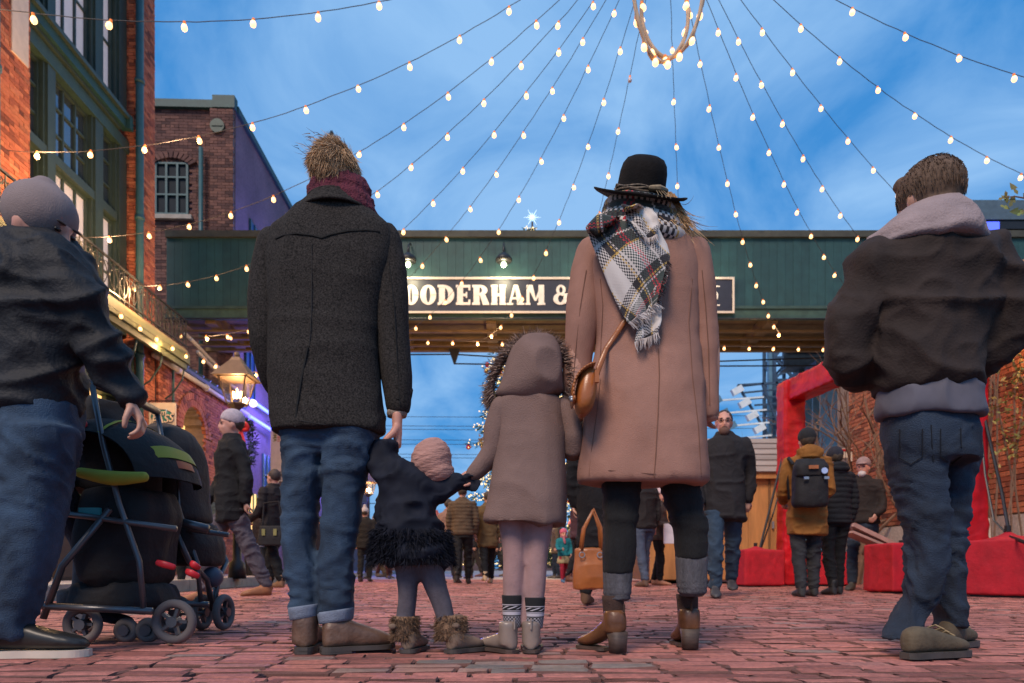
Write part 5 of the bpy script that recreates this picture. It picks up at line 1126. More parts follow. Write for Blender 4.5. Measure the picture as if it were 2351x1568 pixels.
# boots: left straight ahead, right turned to the right
z0 = .008
for nm, xh, yh, ang, L_, sx0, sx1 in (('boot', P(703, 0, 2.40).x, 2.36, -.10, .28, 675, 733), ('boot', P(742, 0, 2.38).x, 2.37, R(60), .262, 733, 802)):
    mb = MB(); shoe(mb, xh, yh + .005, .018, ang, L_, .098, .094)
    cxm = xh + .05 * math.sin(ang); mb.loft([(.03, cxm - .012 * abs(ang), yh + .05, .044, .048), (.10, cxm - .012 * abs(ang), yh + .055, .046, .052), (.15, cxm - .012 * abs(ang), yh + .06, .046, .052)], 20, .9)
    b = fit(nm, mb, BOOT, man, .009, 3, lambda c, n: .003 * (vn(c * [25, 25, 30], 5) - .5) * 2)
    mb = MB(); sole(mb, xh, yh, z0, ang, L_ + .006, .100, .016); sole(mb, xh, yh, z0 - .008, ang, L_ + .004, .098, .012, 0, .40); mb.build('sole', RUBBER, b)
    b.children[-1].location = -Vector(man.location)
    for e in ():
        s_ = MB(); s_.tube([(xh + .045 * math.cos(ang) + .03 * math.sin(ang), yh + .03 - .03 * math.sin(ang), .135), (xh + .045 * math.cos(ang) + .03 * math.sin(ang), yh + .03 - .03 * math.sin(ang), .09)], .012, 8, flat=.3); q = s_.build('elastic_gore', mat('brown_elastic', (.06, .03, .02), .9, .2, 40, .5, 200), b); q.location = -Vector(man.location)

# ---------------------------------------------------------------- woman
wo = thing('person', 'woman in black wide brim hat, camel coat, tartan scarf and heeled brown boots', 'person', (P(1485, 0, D).x, D, 0))
mb = MB()
mb.loftpx([(540, 1455, 1510, .05), (580, 1400, 1560, .06), (640, 1395, 1570, .06), (800, 1410, 1560, .07), (1000, 1400, 1570, .07), (1080, 1400, 1580, .06)], D)
head(mb, P(1474, 476, D) + Vector((0, .0, 0)), .98, R(180), R(-8))
for pts, rad in (([(1428, 1080), (1426, 1200), (1418, 1330), (1412, 1430)], [.05, .04, .03, .028]), ([(1560, 1080), (1582, 1200), (1590, 1290), (1590, 1345)], [.04, .03, .022, .018])): mb.limb([P(x, y, D) + Vector((0, .05 if x > 1500 else 0, 0)) for x, y in pts], rad)
mb.limb([P(1352, 600, D), P(1326, 780, D), P(1322, 960, D)], [.05, .045, .03]); mb.limb([P(1600, 600, D), P(1622, 780, D), P(1630, 955, D)], [.05, .045, .03])
fit('body', mb, SKIN, wo, .012, 3)
for Mh, s_ in ((Matrix.Translation(P(1622, 928, D + .04)) @ Matrix.Rotation(R(95), 4, 'Z'), .62),): mb = MB(); hand(mb, Mh, s_, .45, side=-1); fit('hand', mb, SKIN, wo, .0045, 2)
GLV = mat('dark_glove', (.018, .018, .02), .8, .2)
mb = MB(); Mh = Matrix.Translation(P(1326, 950, D + .04)) @ Matrix.Rotation(R(-60), 4, 'Z'); hand(mb, Mh, .9, .5, side=1); fit('glove', mb, GLV, wo, .005, 2)
# long hair
rts, drs = [], []
for _ in range(1700):
    a = rh.uniform(.15, 2.99); x = 1482 - 74 * math.cos(a); rts.append(P(x, 458 + rh.uniform(-4, 14), D) + Vector((0, -.085 * math.sin(a) + .02, 0))); drs.append((-.25 * math.cos(a), -.15, -1))
strands(rts, drs, .17, .005, 6, .1, .10, .5).build('hair', HAIRL, wo, wo.location)
rts = [P(rh.uniform(1532, 1556), rh.uniform(475, 520), D) + Vector((0, rh.uniform(-.04, .04), 0)) for _ in range(800)]
strands(rts, [(.10, -.1, -1)] * 800, .135, .004, 7, .1, .06, .35).build('hair_lock', HAIRL, wo, wo.location)
mb = MB(); mb.ball(P(1476, 470, D), (.088, .095, .085), 20, 12); fit('hair_mass', mb, HAIRL, wo, .012, 2)
# coat
mb = MB()
mb.loftpx([(520, 1418, 1540, .07), (545, 1385, 1570, .095), (572, 1352, 1596, .105), (620, 1342, 1606, .115), (700, 1352, 1598, .12), (790, 1362, 1598, .12), (860, 1352, 1608, .135), (960, 1338, 1617, .15), (1050, 1328, 1622, .16), (1100, 1324, 1625, .165), (1112, 1326, 1624, .164)], D, 36, .82)
wc = fit('coat', mb, CAMEL, wo, .0115, 2, lambda c, n: d_coat(.006, .75, 21)(c, n) + d_drape(.012, 27)(c, n) * np.clip((1.5 - c[:, 2]) * 2, 0, 1) + .004 * ridge(vn((c + c[:, [2, 0, 1]] * [.6, 0, 0]) * [4, 4, 8], 29)))
mb = MB(); mb.limb([P(1362, 580, D), P(1343, 650, D), P(1334, 760, D), P(1322, 870, D) + Vector((0, .02, 0)), P(1322, 935, D) + Vector((0, .05, 0))], [.062, .060, .056, .052, .046], 24); fit('sleeve', mb, CAMEL, wo, .010, 3, d_coat(.011, 1.5, 24))
mb = MB(); mb.limb([P(1590, 585, D), P(1606, 650, D), P(1617, 760, D), P(1622, 870, D), P(1625, 945, D)], [.062, .058, .054, .047, .040], 24); fit('sleeve', mb, CAMEL, wo, .010, 3, d_coat(.011, 1.5, 27))
CS = mat('camel_seam', (.19, .09, .06), .95)
seam(wo, [surf(x, y, wc) for x, y in [(1512, 800), (1514, 860), (1511, 950), (1506, 1040), (1502, 1096)]], CS, .0018)
seam(wo, [surf(x, y, wc) for x, y in [(1378, 870), (1370, 950), (1358, 1030), (1352, 1092)]], CS, .0010)
seam(wo, [surf(x, y, wc) for x, y in [(1378, 640), (1384, 700), (1380, 780), (1376, 860)]], CS, .0012)
seam(wo, [surf(x, y, wc) for x, y in [(1590, 640), (1582, 740), (1590, 860), (1604, 980), (1610, 1090)]], CS, .0012)
seam(wo, [surf(x, y, wc) for x, y in [(1332, 1076), (1400, 1080), (1500, 1088), (1612, 1094)]], CS, .0012)
slw = [o for o in wo.children if o.name.startswith('sleeve')]
seam(wo, [surf(x, y, slw[0]) for x, y in [(1346, 620), (1333, 700), (1322, 800), (1316, 880)]], CS, .0016, name='sleeve_seam'); seam(wo, [surf(x, y, slw[1]) for x, y in [(1612, 620), (1620, 700), (1627, 800), (1630, 930)]], CS, .0016, name='sleeve_seam')
mb = MB(); mb.loftpx([(512, 1440, 1532, .065), (530, 1428, 1548, .085), (552, 1412, 1560, .095)], D, 24, .9); fit('collar', mb, CAMEL, wo, .01, 3)
# hat
tiltM = Matrix.Translation(P(1467, 459, D) + Vector((0, -.01, .0))) @ Matrix.Rotation(R(6.8), 4, 'Y') @ Matrix.Rotation(R(25), 4, 'X')
FELT = mat('black_felt', (.012, .010, .0095), .95, .25, 30, .3, 200, spec=.2)
hat = MB(); n = 48; prof = [(.086, -.002), (.11, .001), (.135, -.002), (.155, -.001), (.165, .004), (.166, .009), (.16, .010), (.135, .006), (.11, .009), (.093, .013), (.088, .03), (.087, .06), (.085, .10), (.079, .13), (.066, .152), (.045, .163), (.02, .166), (.001, .166)]
vs = []
for r_, z_ in prof:
    for k in range(n):
        a = 2 * math.pi * k / n; wv = (.010 * math.cos(2 * a) + .004 * math.sin(3 * a)) * max(0, (r_ - .1) / .06); vs.append(tiltM @ Vector((r_ * .97 * math.cos(a) * (1.0 if r_ < .1 else 1.04), r_ * math.sin(a) * (1.14 if r_ < .1 else 1.06), (z_ * .80 if z_ > .03 else z_) + wv)))
m_ = len(prof); hat.add(vs, [(i * n + k, i * n + (k + 1) % n, (i + 1) * n + (k + 1) % n, (i + 1) * n + k) for i in range(m_ - 1) for k in range(n)])
ho = hat.build('hat', FELT, wo, wo.location, True)
mb = MB()
for j, (zz, rr_) in enumerate(((.020, .0035), (.026, .0035), (.031, .003))):
    mb.tube([tiltM @ Vector(((.0905 + .002 * math.sin(a * 9 + j)) * math.cos(a), 1.13 * (.0905) * math.sin(a), zz + .003 * math.sin(a * 5 + j * 2))) for a in np.linspace(0, 2 * math.pi, 49)], rr_, 6)
q = mb.build('hat_band', mat('braided_leather', (.055, .04, .03), .6, .6, 120, col2=(.28, .2, .13)), ho)
q.location = -Vector(wo.location)
mb = MB(); mb.limb([tiltM @ Vector((.02, -.108, .028)), tiltM @ Vector((.05, -.104, .03)), tiltM @ Vector((.08, -.075, .028))], [.008, .011, .007], 8)
for k in range(4): mb.tube([tiltM @ Vector((.04 + k * .008, -.106, .024)), tiltM @ Vector((.045 + k * .012, -.15, .008)), tiltM @ Vector((.04 + k * .015, -.178, -.002))], .0012, 4)
q = mb.build('band_knot', mat('straw_braid', (.26, .19, .11), .7, .4, 80), ho); q.location = -Vector(wo.location)
# tartan scarf
def tartan():
    m = bpy.data.materials.new('tartan_wool'); m.use_nodes = True; n = m.node_tree.nodes; l = m.node_tree.links; b = n['Principled BSDF']; b.inputs['Roughness'].default_value = .95; b.inputs['Sheen Weight'].default_value = .3
    uv = n.new('ShaderNodeTexCoord'); sp_ = n.new('ShaderNodeSeparateXYZ'); l.new(uv.outputs['UV'], sp_.inputs[0]); outs = []
    bands = [(0, 'w'), (.20, 'k'), (.30, 'y'), (.325, 'k'), (.34, 'w'), (.37, 'g'), (.50, 'r'), (.525, 'g'), (.55, 'r'), (.575, 'g'), (.70, 'w'), (.73, 'k'), (.86, 'y'), (.885, 'w')]
    cols = {'w': (.62, .56, .52), 'k': (.025, .02, .025), 'y': (.55, .34, .08), 'g': (.04, .055, .05), 'r': (.48, .03, .045)}
    for i, sc_ in ((0, 1.0), (1, 1.0)):
        f = n.new('ShaderNodeMath'); f.operation = 'FRACT'; l.new(sp_.outputs[i], f.inputs[0]); r = n.new('ShaderNodeValToRGB'); r.color_ramp.interpolation = 'CONSTANT'
        while len(r.color_ramp.elements) < len(bands): r.color_ramp.elements.new(.5)
        for e, (p_, c) in zip(r.color_ramp.elements, bands): e.position = p_; e.color = (*cols[c], 1)
        l.new(f.outputs[0], r.inputs[0]); outs.append(r.outputs[0])
    ck = n.new('ShaderNodeTexChecker'); ck.inputs['Scale'].default_value = 46; l.new(uv.outputs['UV'], ck.inputs['Vector'])
    mx = n.new('ShaderNodeMix'); mx.data_type = 'RGBA'; l.new(ck.outputs[1], mx.inputs[0]); l.new(outs[0], mx.inputs[6]); l.new(outs[1], mx.inputs[7])
    l.new(mx.outputs[2], b.inputs['Base Color']); bp = n.new('ShaderNodeBump'); bp.inputs['Strength'].default_value = .5; bp.inputs['Distance'].default_value = .004; l.new(ck.outputs[1], bp.inputs['Height']); l.new(bp.outputs[0], b.inputs['Normal']); return m
TART = tartan(); scf = MB(); scf_uv = []
def drape(rows, nu=26, amp=.012, seed=0, uvs=(1.0, 1.0), uo=(0, 0), rot=0, base=.055):
    """rows: (xl, yl, xr, yr, offset toward the camera). A cloth strip with folds and thickness."""
    Rw = []
    for i in range(len(rows) - 1):
        for j in range(9): t = j / 9; t = t; Rw.append([rows[i][k] * (1 - t) + rows[i + 1][k] * t for k in range(5)] + [(i + t) / (len(rows) - 1)])
    Rw.append(list(rows[-1]) + [1.0]); top = []; th = .007
    for (xl, yl, xr, yr, o_, v_) in Rw:
        for k in range(nu + 1):
            u = k / nu; x = xl + (xr - xl) * u; y = yl + (yr - yl) * u
            fold = amp * (math.sin(u * 9 + v_ * 4 + seed) * .6 + math.sin(u * 17 - v_ * 6 + seed * 2) * .3 + math.sin(v_ * 14 + u * 3) * .25)
            p = surf(x, y, wc, D, .0) if abs(x - 1482) < 112 else surf(1482 + 112 * (1 if x > 1482 else -1), y, wc, D, 0) + (P(x, y, D) - P(1482 + 112 * (1 if x > 1482 else -1), y, D))
            p = Vector((p.x, p.y - .018 - o_ - fold, p.z)); top.append(p)
            a, b_ = u * uvs[0], v_ * uvs[1]; scf_uv.append((uo[0] + a * math.cos(rot) - b_ * math.sin(rot), uo[1] + a * math.sin(rot) + b_ * math.cos(rot)))
    m = len(Rw); W1 = nu + 1; bot = [p + Vector((0, th, 0)) for p in top]; scf_uv.extend(scf_uv[-len(top):])
    fs = [(i * W1 + k, (i + 1) * W1 + k, (i + 1) * W1 + k + 1, i * W1 + k + 1) for i in range(m - 1) for k in range(nu)]; o2 = len(top)
    fs2 = [tuple(o2 + q for q in f[::-1]) for f in fs]; rim = [k for k in range(W1)] + [i * W1 + nu for i in range(1, m)] + [(m - 1) * W1 + k for k in range(nu - 1, -1, -1)] + [i * W1 for i in range(m - 2, 0, -1)]
    fs3 = [(rim[i], rim[(i + 1) % len(rim)], o2 + rim[(i + 1) % len(rim)], o2 + rim[i]) for i in range(len(rim))]
    scf.add(top + bot, fs + fs2 + fs3); return [top[(m - 1) * W1 + k] for k in range(W1)]
e1 = drape([(1370, 506, 1500, 520, .022), (1342, 540, 1526, 572, .030), (1366, 600, 1532, 600, .032), (1392, 664, 1528, 640, .030), (1418, 715, 1518, 682, .028), (1438, 752, 1500, 708, .026)], seed=1, uvs=(.95, 1.25), uo=(.32, .33), rot=.55)
e2 = drape([(1480, 690, 1512, 655, .014), (1466, 716, 1514, 690, .016), (1460, 760, 1514, 742, .016), (1454, 792, 1506, 772, .014)], nu=14, seed=2, uvs=(.4, .55), uo=(.75, .65), rot=.3)
e3 = drape([(1420, 492, 1490, 500, .050), (1440, 530, 1500, 528, .050), (1468, 570, 1502, 560, .044)], nu=14, seed=3, uvs=(.35, .4), uo=(.78, .82), rot=.4)
so = scf.build('scarf', TART, wo, wo.location, True, uv=scf_uv)
mb = MB(); nuv = []
# the part wound round the neck
for k, (y0, rr_, ox) in enumerate(((500, .030, 0), (520, .034, 2), (542, .032, 4), (488, .024, 0))):
    pts = [P(1470 - (70 + 6 * (k % 3)) * math.cos(a) + ox, y0 + 12 * math.sin(a * 1.0) * (1 if k != 3 else 0) + 14 * math.cos(a) * (-1), D) + Vector((0, -(.092 + .008 * (k % 3)) * math.sin(a), 0)) for a in np.linspace(-.3, math.pi + .3, 26)]
    o_ = len(mb.v); mb.tube(pts, rr_, 12); nuv += [(.15 + .5 * (i // 12) / 12, .3 + .28 * ((i % 12) / 12 if (i % 12) < 7 else (12 - i % 12) / 12) + k * .31) for i in range(len(mb.v) - o_)]
mb.build('scarf_wrap', TART, wo, wo.location, True, uv=nuv)
FR = mat('fringe_cream', (.62, .55, .52), .9, .2, 60)
def fringe(edge, ln, d=(0.15, 0, -1), n=3):
    rts = []
    for i in range(len(edge) - 1):
        for j in range(n): rts.append(edge[i].lerp(edge[i + 1], j / n) + Vector((0, -.004, 0)))
    mb = strands(rts, [d] * len(rts), ln, .005, 4, .2, .12, .3); return mb.build('fringe', FR, so, wo.location)
for e_, l_, d_ in ((e1, .035, (.75, 0, -.6)), (e2, .035, (.15, 0, -1)), (e3, .022, (.3, 0, -1))): fringe(e_, l_, d_)
rts = [e1[-1].lerp(P(1532, 600, D - .2), t) + Vector((.0, -.006, 0)) for t in np.linspace(0, 1, 60)]; strands(rts, [(.8, 0, -.5)] * 60, .022, .005, 3, .3, .2, .2).build('fringe', mat('fringe_dark', (.05, .03, .03), .9, .5, 30), so, wo.location)
# leggings, scrunched socks, heeled boots
LEG = mat('black_ribbed_knit', (.010, .010, .011), .95, .3, 30, .5, 300, stretch=(1, 1, .2)); SOCKG = mat('grey_knit_sock', (.085, .082, .092), .95, .3, 40, .6, 240, stretch=(1, 1, .25))
ml = MB(); ml.loftpx([(1060, 1380, 1476, .085), (1110, 1382, 1472, .08), (1170, 1384, 1467, .075), (1215, 1384, 1461, .072), (1270, 1383, 1460, .07), (1318, 1384, 1452, .062)], D)
ml.loftpx([(1060, 1512, 1604, .085), (1115, 1516, 1606, .08), (1175, 1532, 1615, .075), (1215, 1545, 1623, .072), (1285, 1552, 1622, .062)], D + .03); ml.loftpx([(1020, 1380, 1600, .1), (1090, 1385, 1600, .09)], D)
fit('leggings', ml, LEG, wo, .010, 3, lambda c, n: .0042 * ridge(vn(c * [4, 4, 34] + [0, 0, 0], 3)) * (.2 + np.exp(-((c[:, 2] - .50) / .09) ** 2)))
for secs, dd in (([(1306, 1384, 1453, .058), (1335, 1385, 1450, .057), (1360, 1386, 1448, .058), (1380, 1388, 1444, .052)], D), ([(1277, 1551, 1624, .058), (1310, 1553, 1622, .057), (1350, 1556, 1622, .058), (1368, 1562, 1616, .050)], D + .03)):
    mb = MB(); mb.loftpx(secs, dd); zt = CAMH + (HY - secs[-1][0]) / F * dd
    fit('slouch_sock', mb, SOCKG, wo, .0085, 1, lambda c, n, zt=zt: .0075 * (np.abs(np.sin((c[:, 2] * 1.0 + .012 * vn(c * [12, 12, 8], 2)) * 150)) - .5) * np.clip(1.1 - (c[:, 2] - zt) / .075, 0.05, 1))
LEA = mat('tan_brown_leather', (.13, .052, .024), .32, .5, 9, .15, 80, col2=(.22, .095, .04)); ELAS = mat('ribbed_elastic', (.05, .025, .018), .9, .2, 40, .5, 200)
HEEL = mat('stacked_heel', (.07, .045, .035), .6, .35, 14, .2, 60, stretch=(1, 1, 6))
for (xh, yb, ang, dd, sh0, sh1, tx) in ((P(1432, 0, 2.38).x, 2.39, R(-34), 2.40, 1388, 1440, 0), (P(1588, 0, 2.50).x, 2.50, R(2), 2.50, 1565, 1612, 0)):
    s_, c_ = math.sin(ang), math.cos(ang); ax = xh + .045 * s_; ay = yb + .045 * c_
    mb = MB(); shoe(mb, xh, yb, .012, ang, .235, .088, .070, heel=.062); mb.loft([(.07, ax, ay, .038, .048), (.12, ax, ay, .041, .048), (.150, ax, ay + .004, .038, .044)], 18, .95); b = fit('boot', mb, LEA, wo, .008, 3)
    mb = MB(); mb.loft([(.118, ax, ay + .012, .038, .040), (.16, ax - .002, ay + .012, .038, .040), (.20, ax - .004, ay + .012, .040, .042)], 20, .95); q = mb.build('ribbed_shaft', ELAS, b, None, True); q.location = -Vector(wo.location)
    mb = MB(); M_ = Matrix.Translation((xh + .028 * s_, yb + .028 * c_, 0)) @ Matrix.Rotation(-ang, 4, 'Z'); v0 = MB(); v0.loft([(.0, 0, 0, .030, .028), (.035, 0, 0, .031, .029), (.074, 0, .002, .036, .034)], 20, .75, .02); mb.add([M_ @ Vector(v) for v in v0.v], v0.f); q = mb.build('heel', HEEL, b, None, True); q.location = -Vector(wo.location)
    mb = MB(); sole(mb, xh + .09 * s_, yb + .09 * c_, .0, ang, .15, .088, .012); q = mb.build('sole', HEEL, b); q.location = -Vector(wo.location)
    mb = MB(); mb.beam((xh - .004 * s_, yb - .004 * c_, .145), (xh - .004 * s_, yb - .003 * c_, .172), .014, .006); q = mb.build('pull_tab', ELAS, b); q.location = -Vector(wo.location)
# crossbody bag with strap
bag = thing('handbag', 'tan saddle bag hanging at the hip of the camel coat', 'bag', tuple(P(1348, 885, 2.28)))
TAN = mat('tan_leather', (.36, .115, .03), .30, .2, 9, .1, 90)
mb = MB(); mb.loftpx([(848, 1340, 1366, .030), (862, 1330, 1371, .048), (890, 1322, 1370, .058), (920, 1319, 1366, .062), (942, 1321, 1358, .056), (955, 1328, 1345, .035)], 2.28, 24, .8, .008)
fit('bag_body', mb, TAN, bag, .008, 3); mb = MB(); fl = []
for k in range(14): t = k / 13; fl.append((P(1364 - 52 * math.sin(t * 1.9) * 1.0 + 4 * t, 846 + 84 * t ** 1.3 - 6 * math.sin(t * 3.1), 2.28)))
for p, q_ in zip(fl, fl[1:]):
    for dz in (0,): mb.beam(p + Vector((-.003, 0, .002)), q_ + Vector((-.003, 0, .002)), .13, .006, up=(1, 0, .2))
mb.build('flap', TAN, bag, bag.location, True)
mb = MB(); mb.box(tuple(P(1366, 877, 2.21)), tuple(P(1374, 852, 2.225))); mb.build('strap_tab', TAN, bag, bag.location)
mb = MB(); mb.tube([P(1370, 858, 2.225), surf(1392, 800, wc, D, .02), surf(1416, 765, wc, D, .015), surf(1432, 740, wc, D, .012), surf(1446, 722, wc, D, .010)], .009, 8, flat=.35); mb.build('strap', TAN, bag, bag.location, True)
mb = MB(); mb.tube([P(1308, 914, 2.26), P(1318, 912, 2.25)], .007, 8); mb.ball(P(1313, 918, 2.25), .007, 8, 6); mb.build('clasp', STEEL, bag, bag.location, True)

# ---------------------------------------------------------------- girl with the fur hood
gi = thing('person', 'girl in taupe wool coat with fur trimmed hood, pink tights and patterned socks', 'person', (P(1210, 0, 2.43).x, 2.43, 0)); DG = 2.43
mb = MB(); mb.loftpx([(925, 1195, 1235, .03), (970, 1165, 1270, .045), (1100, 1165, 1275, .05), (1180, 1165, 1265, .05)], DG + .01); head(mb, P(1215, 850, DG) + Vector((0, .03, 0)), .80, R(180), 0)
mb.limb([P(1155, 950, DG), P(1130, 1040, DG), P(1092, 1080, DG)], [.03, .025, .02]); mb.limb([P(1280, 955, DG), P(1312, 1020, DG), P(1318, 985, DG) + Vector((0, .1, 0))], [.028, .025, .02])
for pts, rad in (([(1175, 1180), (1180, 1290), (1177, 1450)], [.035, .028, .022]), ([(1238, 1180), (1231, 1290), (1226, 1450)], [.035, .028, .022])): mb.limb([P(x, y, DG) for x, y in pts], rad)
fit('body', mb, SKIN, gi, .012, 3)
mb = MB(); mb.loftpx([(900, 1180, 1262, .06), (916, 1142, 1296, .075), (940, 1134, 1300, .082), (1000, 1138, 1296, .09), (1100, 1126, 1299, .11), (1170, 1112, 1301, .125), (1196, 1106, 1301, .13), (1206, 1112, 1298, .128)], DG, 36, .82)
gc = fit('coat', mb, TAUPE, gi, .011, 2, lambda c, n: d_coat(.008, .9, 31)(c, n) + d_drape(.010, 37)(c, n) + .006 * ridge(vn((c + c[:, [2, 0, 1]] * .5) * [4.5, 4.5, 6], 36)))
# skew the hem: lower at the right
for v in gc.data.vertices:
    if v.co.z < .5: v.co.z -= (v.co.x + .02) * .09 * (.5 - v.co.z) / .3
mb = MB(); mb.limb([P(1157, 936, DG), P(1140, 985, DG), P(1134, 1030, DG), P(1110, 1062, DG), P(1084, 1088, DG)], [.050, .048, .044, .038, .032], 20); fit('sleeve', mb, TAUPE, gi, .009, 3, d_coat(.010, 2, 33))
mb = MB(); mb.limb([P(1283, 940, DG), P(1308, 985, DG), P(1316, 1030, DG), P(1320, 1020, DG) + Vector((0, .06, 0)), P(1322, 985, DG) + Vector((0, .10, 0))], [.048, .044, .042, .038, .032], 20); fit('sleeve', mb, TAUPE, gi, .009, 3, d_coat(.010, 2, 35))
mb = MB(); Mh = Matrix.Translation(P(1088, 1086, DG)) @ Matrix.Rotation(R(-128), 4, 'Y'); Mh = Matrix.Translation(P(1088, 1086, DG)) @ Matrix.Rotation(R(58), 4, 'Y'); hand(mb, Mh, .55, .7, side=1); fit('hand', mb, SKINP, gi, .004, 2)
# hood and fur
mb = MB(); mb.loftpx([(770, 1215, 1252, .02, .0), (780, 1192, 1272, .07, .0), (800, 1170, 1286, .095), (830, 1157, 1293, .115), (862, 1149, 1294, .12), (890, 1143, 1290, .115), (908, 1142, 1284, .10), (918, 1160, 1268, .075)], DG + .01, 32, .95)
hd = fit('hood', mb, TAUPE, gi, .010, 4, lambda c, n: .009 * ridge(vn(c * [7, 7, 7], 41)) + .006 * (vn(c * [14, 4, 9], 42) - .5))
FUR = mat('fur', (.20, .125, .10), .8, .5, 90, isl=.55, col2=(.34, .22, .17))
rts, drs = [], []
outl = [(1132, 920), (1124, 905), (1128, 880), (1138, 850), (1152, 825), (1172, 802), (1196, 784), (1222, 774), (1250, 776), (1276, 790), (1294, 812), (1304, 840), (1308, 870), (1308, 895), (1298, 915)]
for i in range(len(outl) - 1):
    for _ in range(260):
        t = rh.random(); x = outl[i][0] * (1 - t) + outl[i + 1][0] * t; y = outl[i][1] * (1 - t) + outl[i + 1][1] * t; nx, ny = x - 1215, y - 850; l_ = math.hypot(nx, ny); k_ = .97 + rh.gauss(0, .035)
        if 1140 < x < 1290 and y < 800: k_ = min(k_, 1.0)
        rts.append(P(1215 + nx * k_, 850 + ny * k_, DG) + Vector((0, rh.uniform(-.02, .10), 0))); drs.append((nx / l_, rh.uniform(-.5, .4), -ny / l_ * .9 - .25))
strands(rts, drs, .040, .0040, 4, .35, .25, .6).build('fur_trim', FUR, gi, gi.location)
# tights, socks, boots
TIG = mat('pink_grey_tights', (.36, .22, .21), .85, .12, 20, .3, 240); ml = MB()
ml.loftpx([(1160, 1138, 1207, .062), (1215, 1147, 1206, .057), (1280, 1155, 1206, .051), (1330, 1154, 1202, .047), (1375, 1156, 1198, .040), (1440, 1160, 1196, .036)], DG); ml.loftpx([(1160, 1205, 1276, .062), (1215, 1208, 1268, .057), (1280, 1206, 1257, .051), (1330, 1205, 1254, .047), (1375, 1206, 1249, .040), (1440, 1202, 1238, .036)], DG - .0)
fit('tights', ml, TIG, gi, .009, 3)
def fair_isle():
    m = bpy.data.materials.new('fair_isle_knit'); m.use_nodes = True; n = m.node_tree.nodes; l = m.node_tree.links; b = n['Principled BSDF']; b.inputs['Roughness'].default_value = .95
    uv = n.new('ShaderNodeTexCoord'); sp_ = n.new('ShaderNodeSeparateXYZ'); l.new(uv.outputs['UV'], sp_.inputs[0])
    r = n.new('ShaderNodeValToRGB'); r.color_ramp.interpolation = 'CONSTANT'; bands = [(0, 0), (.27, 1), (.30, 0), (.32, .5), (.42, 0), (.46, 1), (.48, 0), (.50, 1), (.60, 0), (.63, .7)]
    while len(r.color_ramp.elements) < len(bands): r.color_ramp.elements.new(.5)
    for e, (p_, c) in zip(r.color_ramp.elements, bands): e.position = p_; e.color = (c, c, c, 1)
    l.new(sp_.outputs[1], r.inputs[0])
    def mth(op, a, b_): 
        q = n.new('ShaderNodeMath'); q.operation = op
        for i, z in enumerate((a, b_)):
            if isinstance(z, (int, float)): q.inputs[i].default_value = z
            else: l.new(z, q.inputs[i])
        return q.outputs[0]
    ck = n.new('ShaderNodeTexChecker'); ck.inputs['Scale'].default_value = 34; mp = n.new('ShaderNodeMapping'); mp.inputs['Scale'].default_value = (1, .55, 1); l.new(uv.outputs['UV'], mp.inputs[0]); l.new(mp.outputs[0], ck.inputs['Vector'])
    zig = mth('PINGPONG', mth('ADD', mth('MULTIPLY', sp_.outputs[0], 14), mth('MULTIPLY', sp_.outputs[1], 20)), 1.0); lt = mth('LESS_THAN', zig, .33)
    half = mth('MULTIPLY', mth('LESS_THAN', mth('ABSOLUTE', mth('SUBTRACT', r.outputs[0], .5), 0), .05), lt)
    dots = mth('MULTIPLY', mth('LESS_THAN', mth('ABSOLUTE', mth('SUBTRACT', r.outputs[0], .7), 0), .05), mth('MULTIPLY', ck.outputs[1], .7))
    full = mth('GREATER_THAN', r.outputs[0], .9); tot = mth('MINIMUM', mth('ADD', full, mth('ADD', half, dots)), 1)
    mx = n.new('ShaderNodeMix'); mx.data_type = 'RGBA'; mx.inputs[6].default_value = (.012, .012, .014, 1); mx.inputs[7].default_value = (.5, .46, .5, 1); l.new(tot, mx.inputs[0]); l.new(mx.outputs[2], b.inputs['Base Color']); return m
FI = fair_isle(); LB = mat('pearly_boot_leather', (.26, .20, .165), .25, .15, 12, .1, 60)
for x0, x1, xb0, xb1, y0, y1 in ((1152, 1200, 1156, 1197, 1366, 1440), (1203, 1252, 1201, 1246, 1371, 1442)):
    secs = [(y0, x0, x1, .043), (y0 + 20, x0 + 1, x1 - 1, .043), (y0 + 45, x0 + 2, x1 - 3, .042), (y1, xb0, xb1, .040)]; mb = MB(); mb.loftpx(secs, DG - .003, 28, .95, .006); k = len(mb.v); zs = [v[2] for v in mb.v]; za, zb = max(zs), min(zs)
    mb.build('patterned_sock', FI, gi, gi.location, True, uv=[((i % 28) / 28.0, (za - v[2]) / (za - zb)) for i, v in enumerate(mb.v)])
for xh, ang, xs in ((P(1181, 0, 2.39).x, R(-38), 1177), (P(1219, 0, 2.37).x, R(3), 1219)):
    s_, c_ = math.sin(ang), math.cos(ang); mb = MB(); shoe(mb, xh, 2.375, .012, ang, .20, .078, .058); ax, ay = xh + .035 * s_, 2.375 + .036 * c_; mb.loft([(.03, ax, ay, .034, .038), (.07, ax, ay, .034, .038), (.112, ax, ay, .034, .038)], 18, .95); b = fit('boot', mb, LB, gi, .0075, 3)
    mb = MB(); sole(mb, xh, 2.370, .002, ang, .212, .086, .012); q = mb.build('sole', HEEL, b); q.location = -Vector(gi.location)
    mb = MB(); mb.beam((xh, 2.372, .085), (xh, 2.374, .125), .012, .005); q = mb.build('pull_tab', LB, b); q.location = -Vector(gi.location)

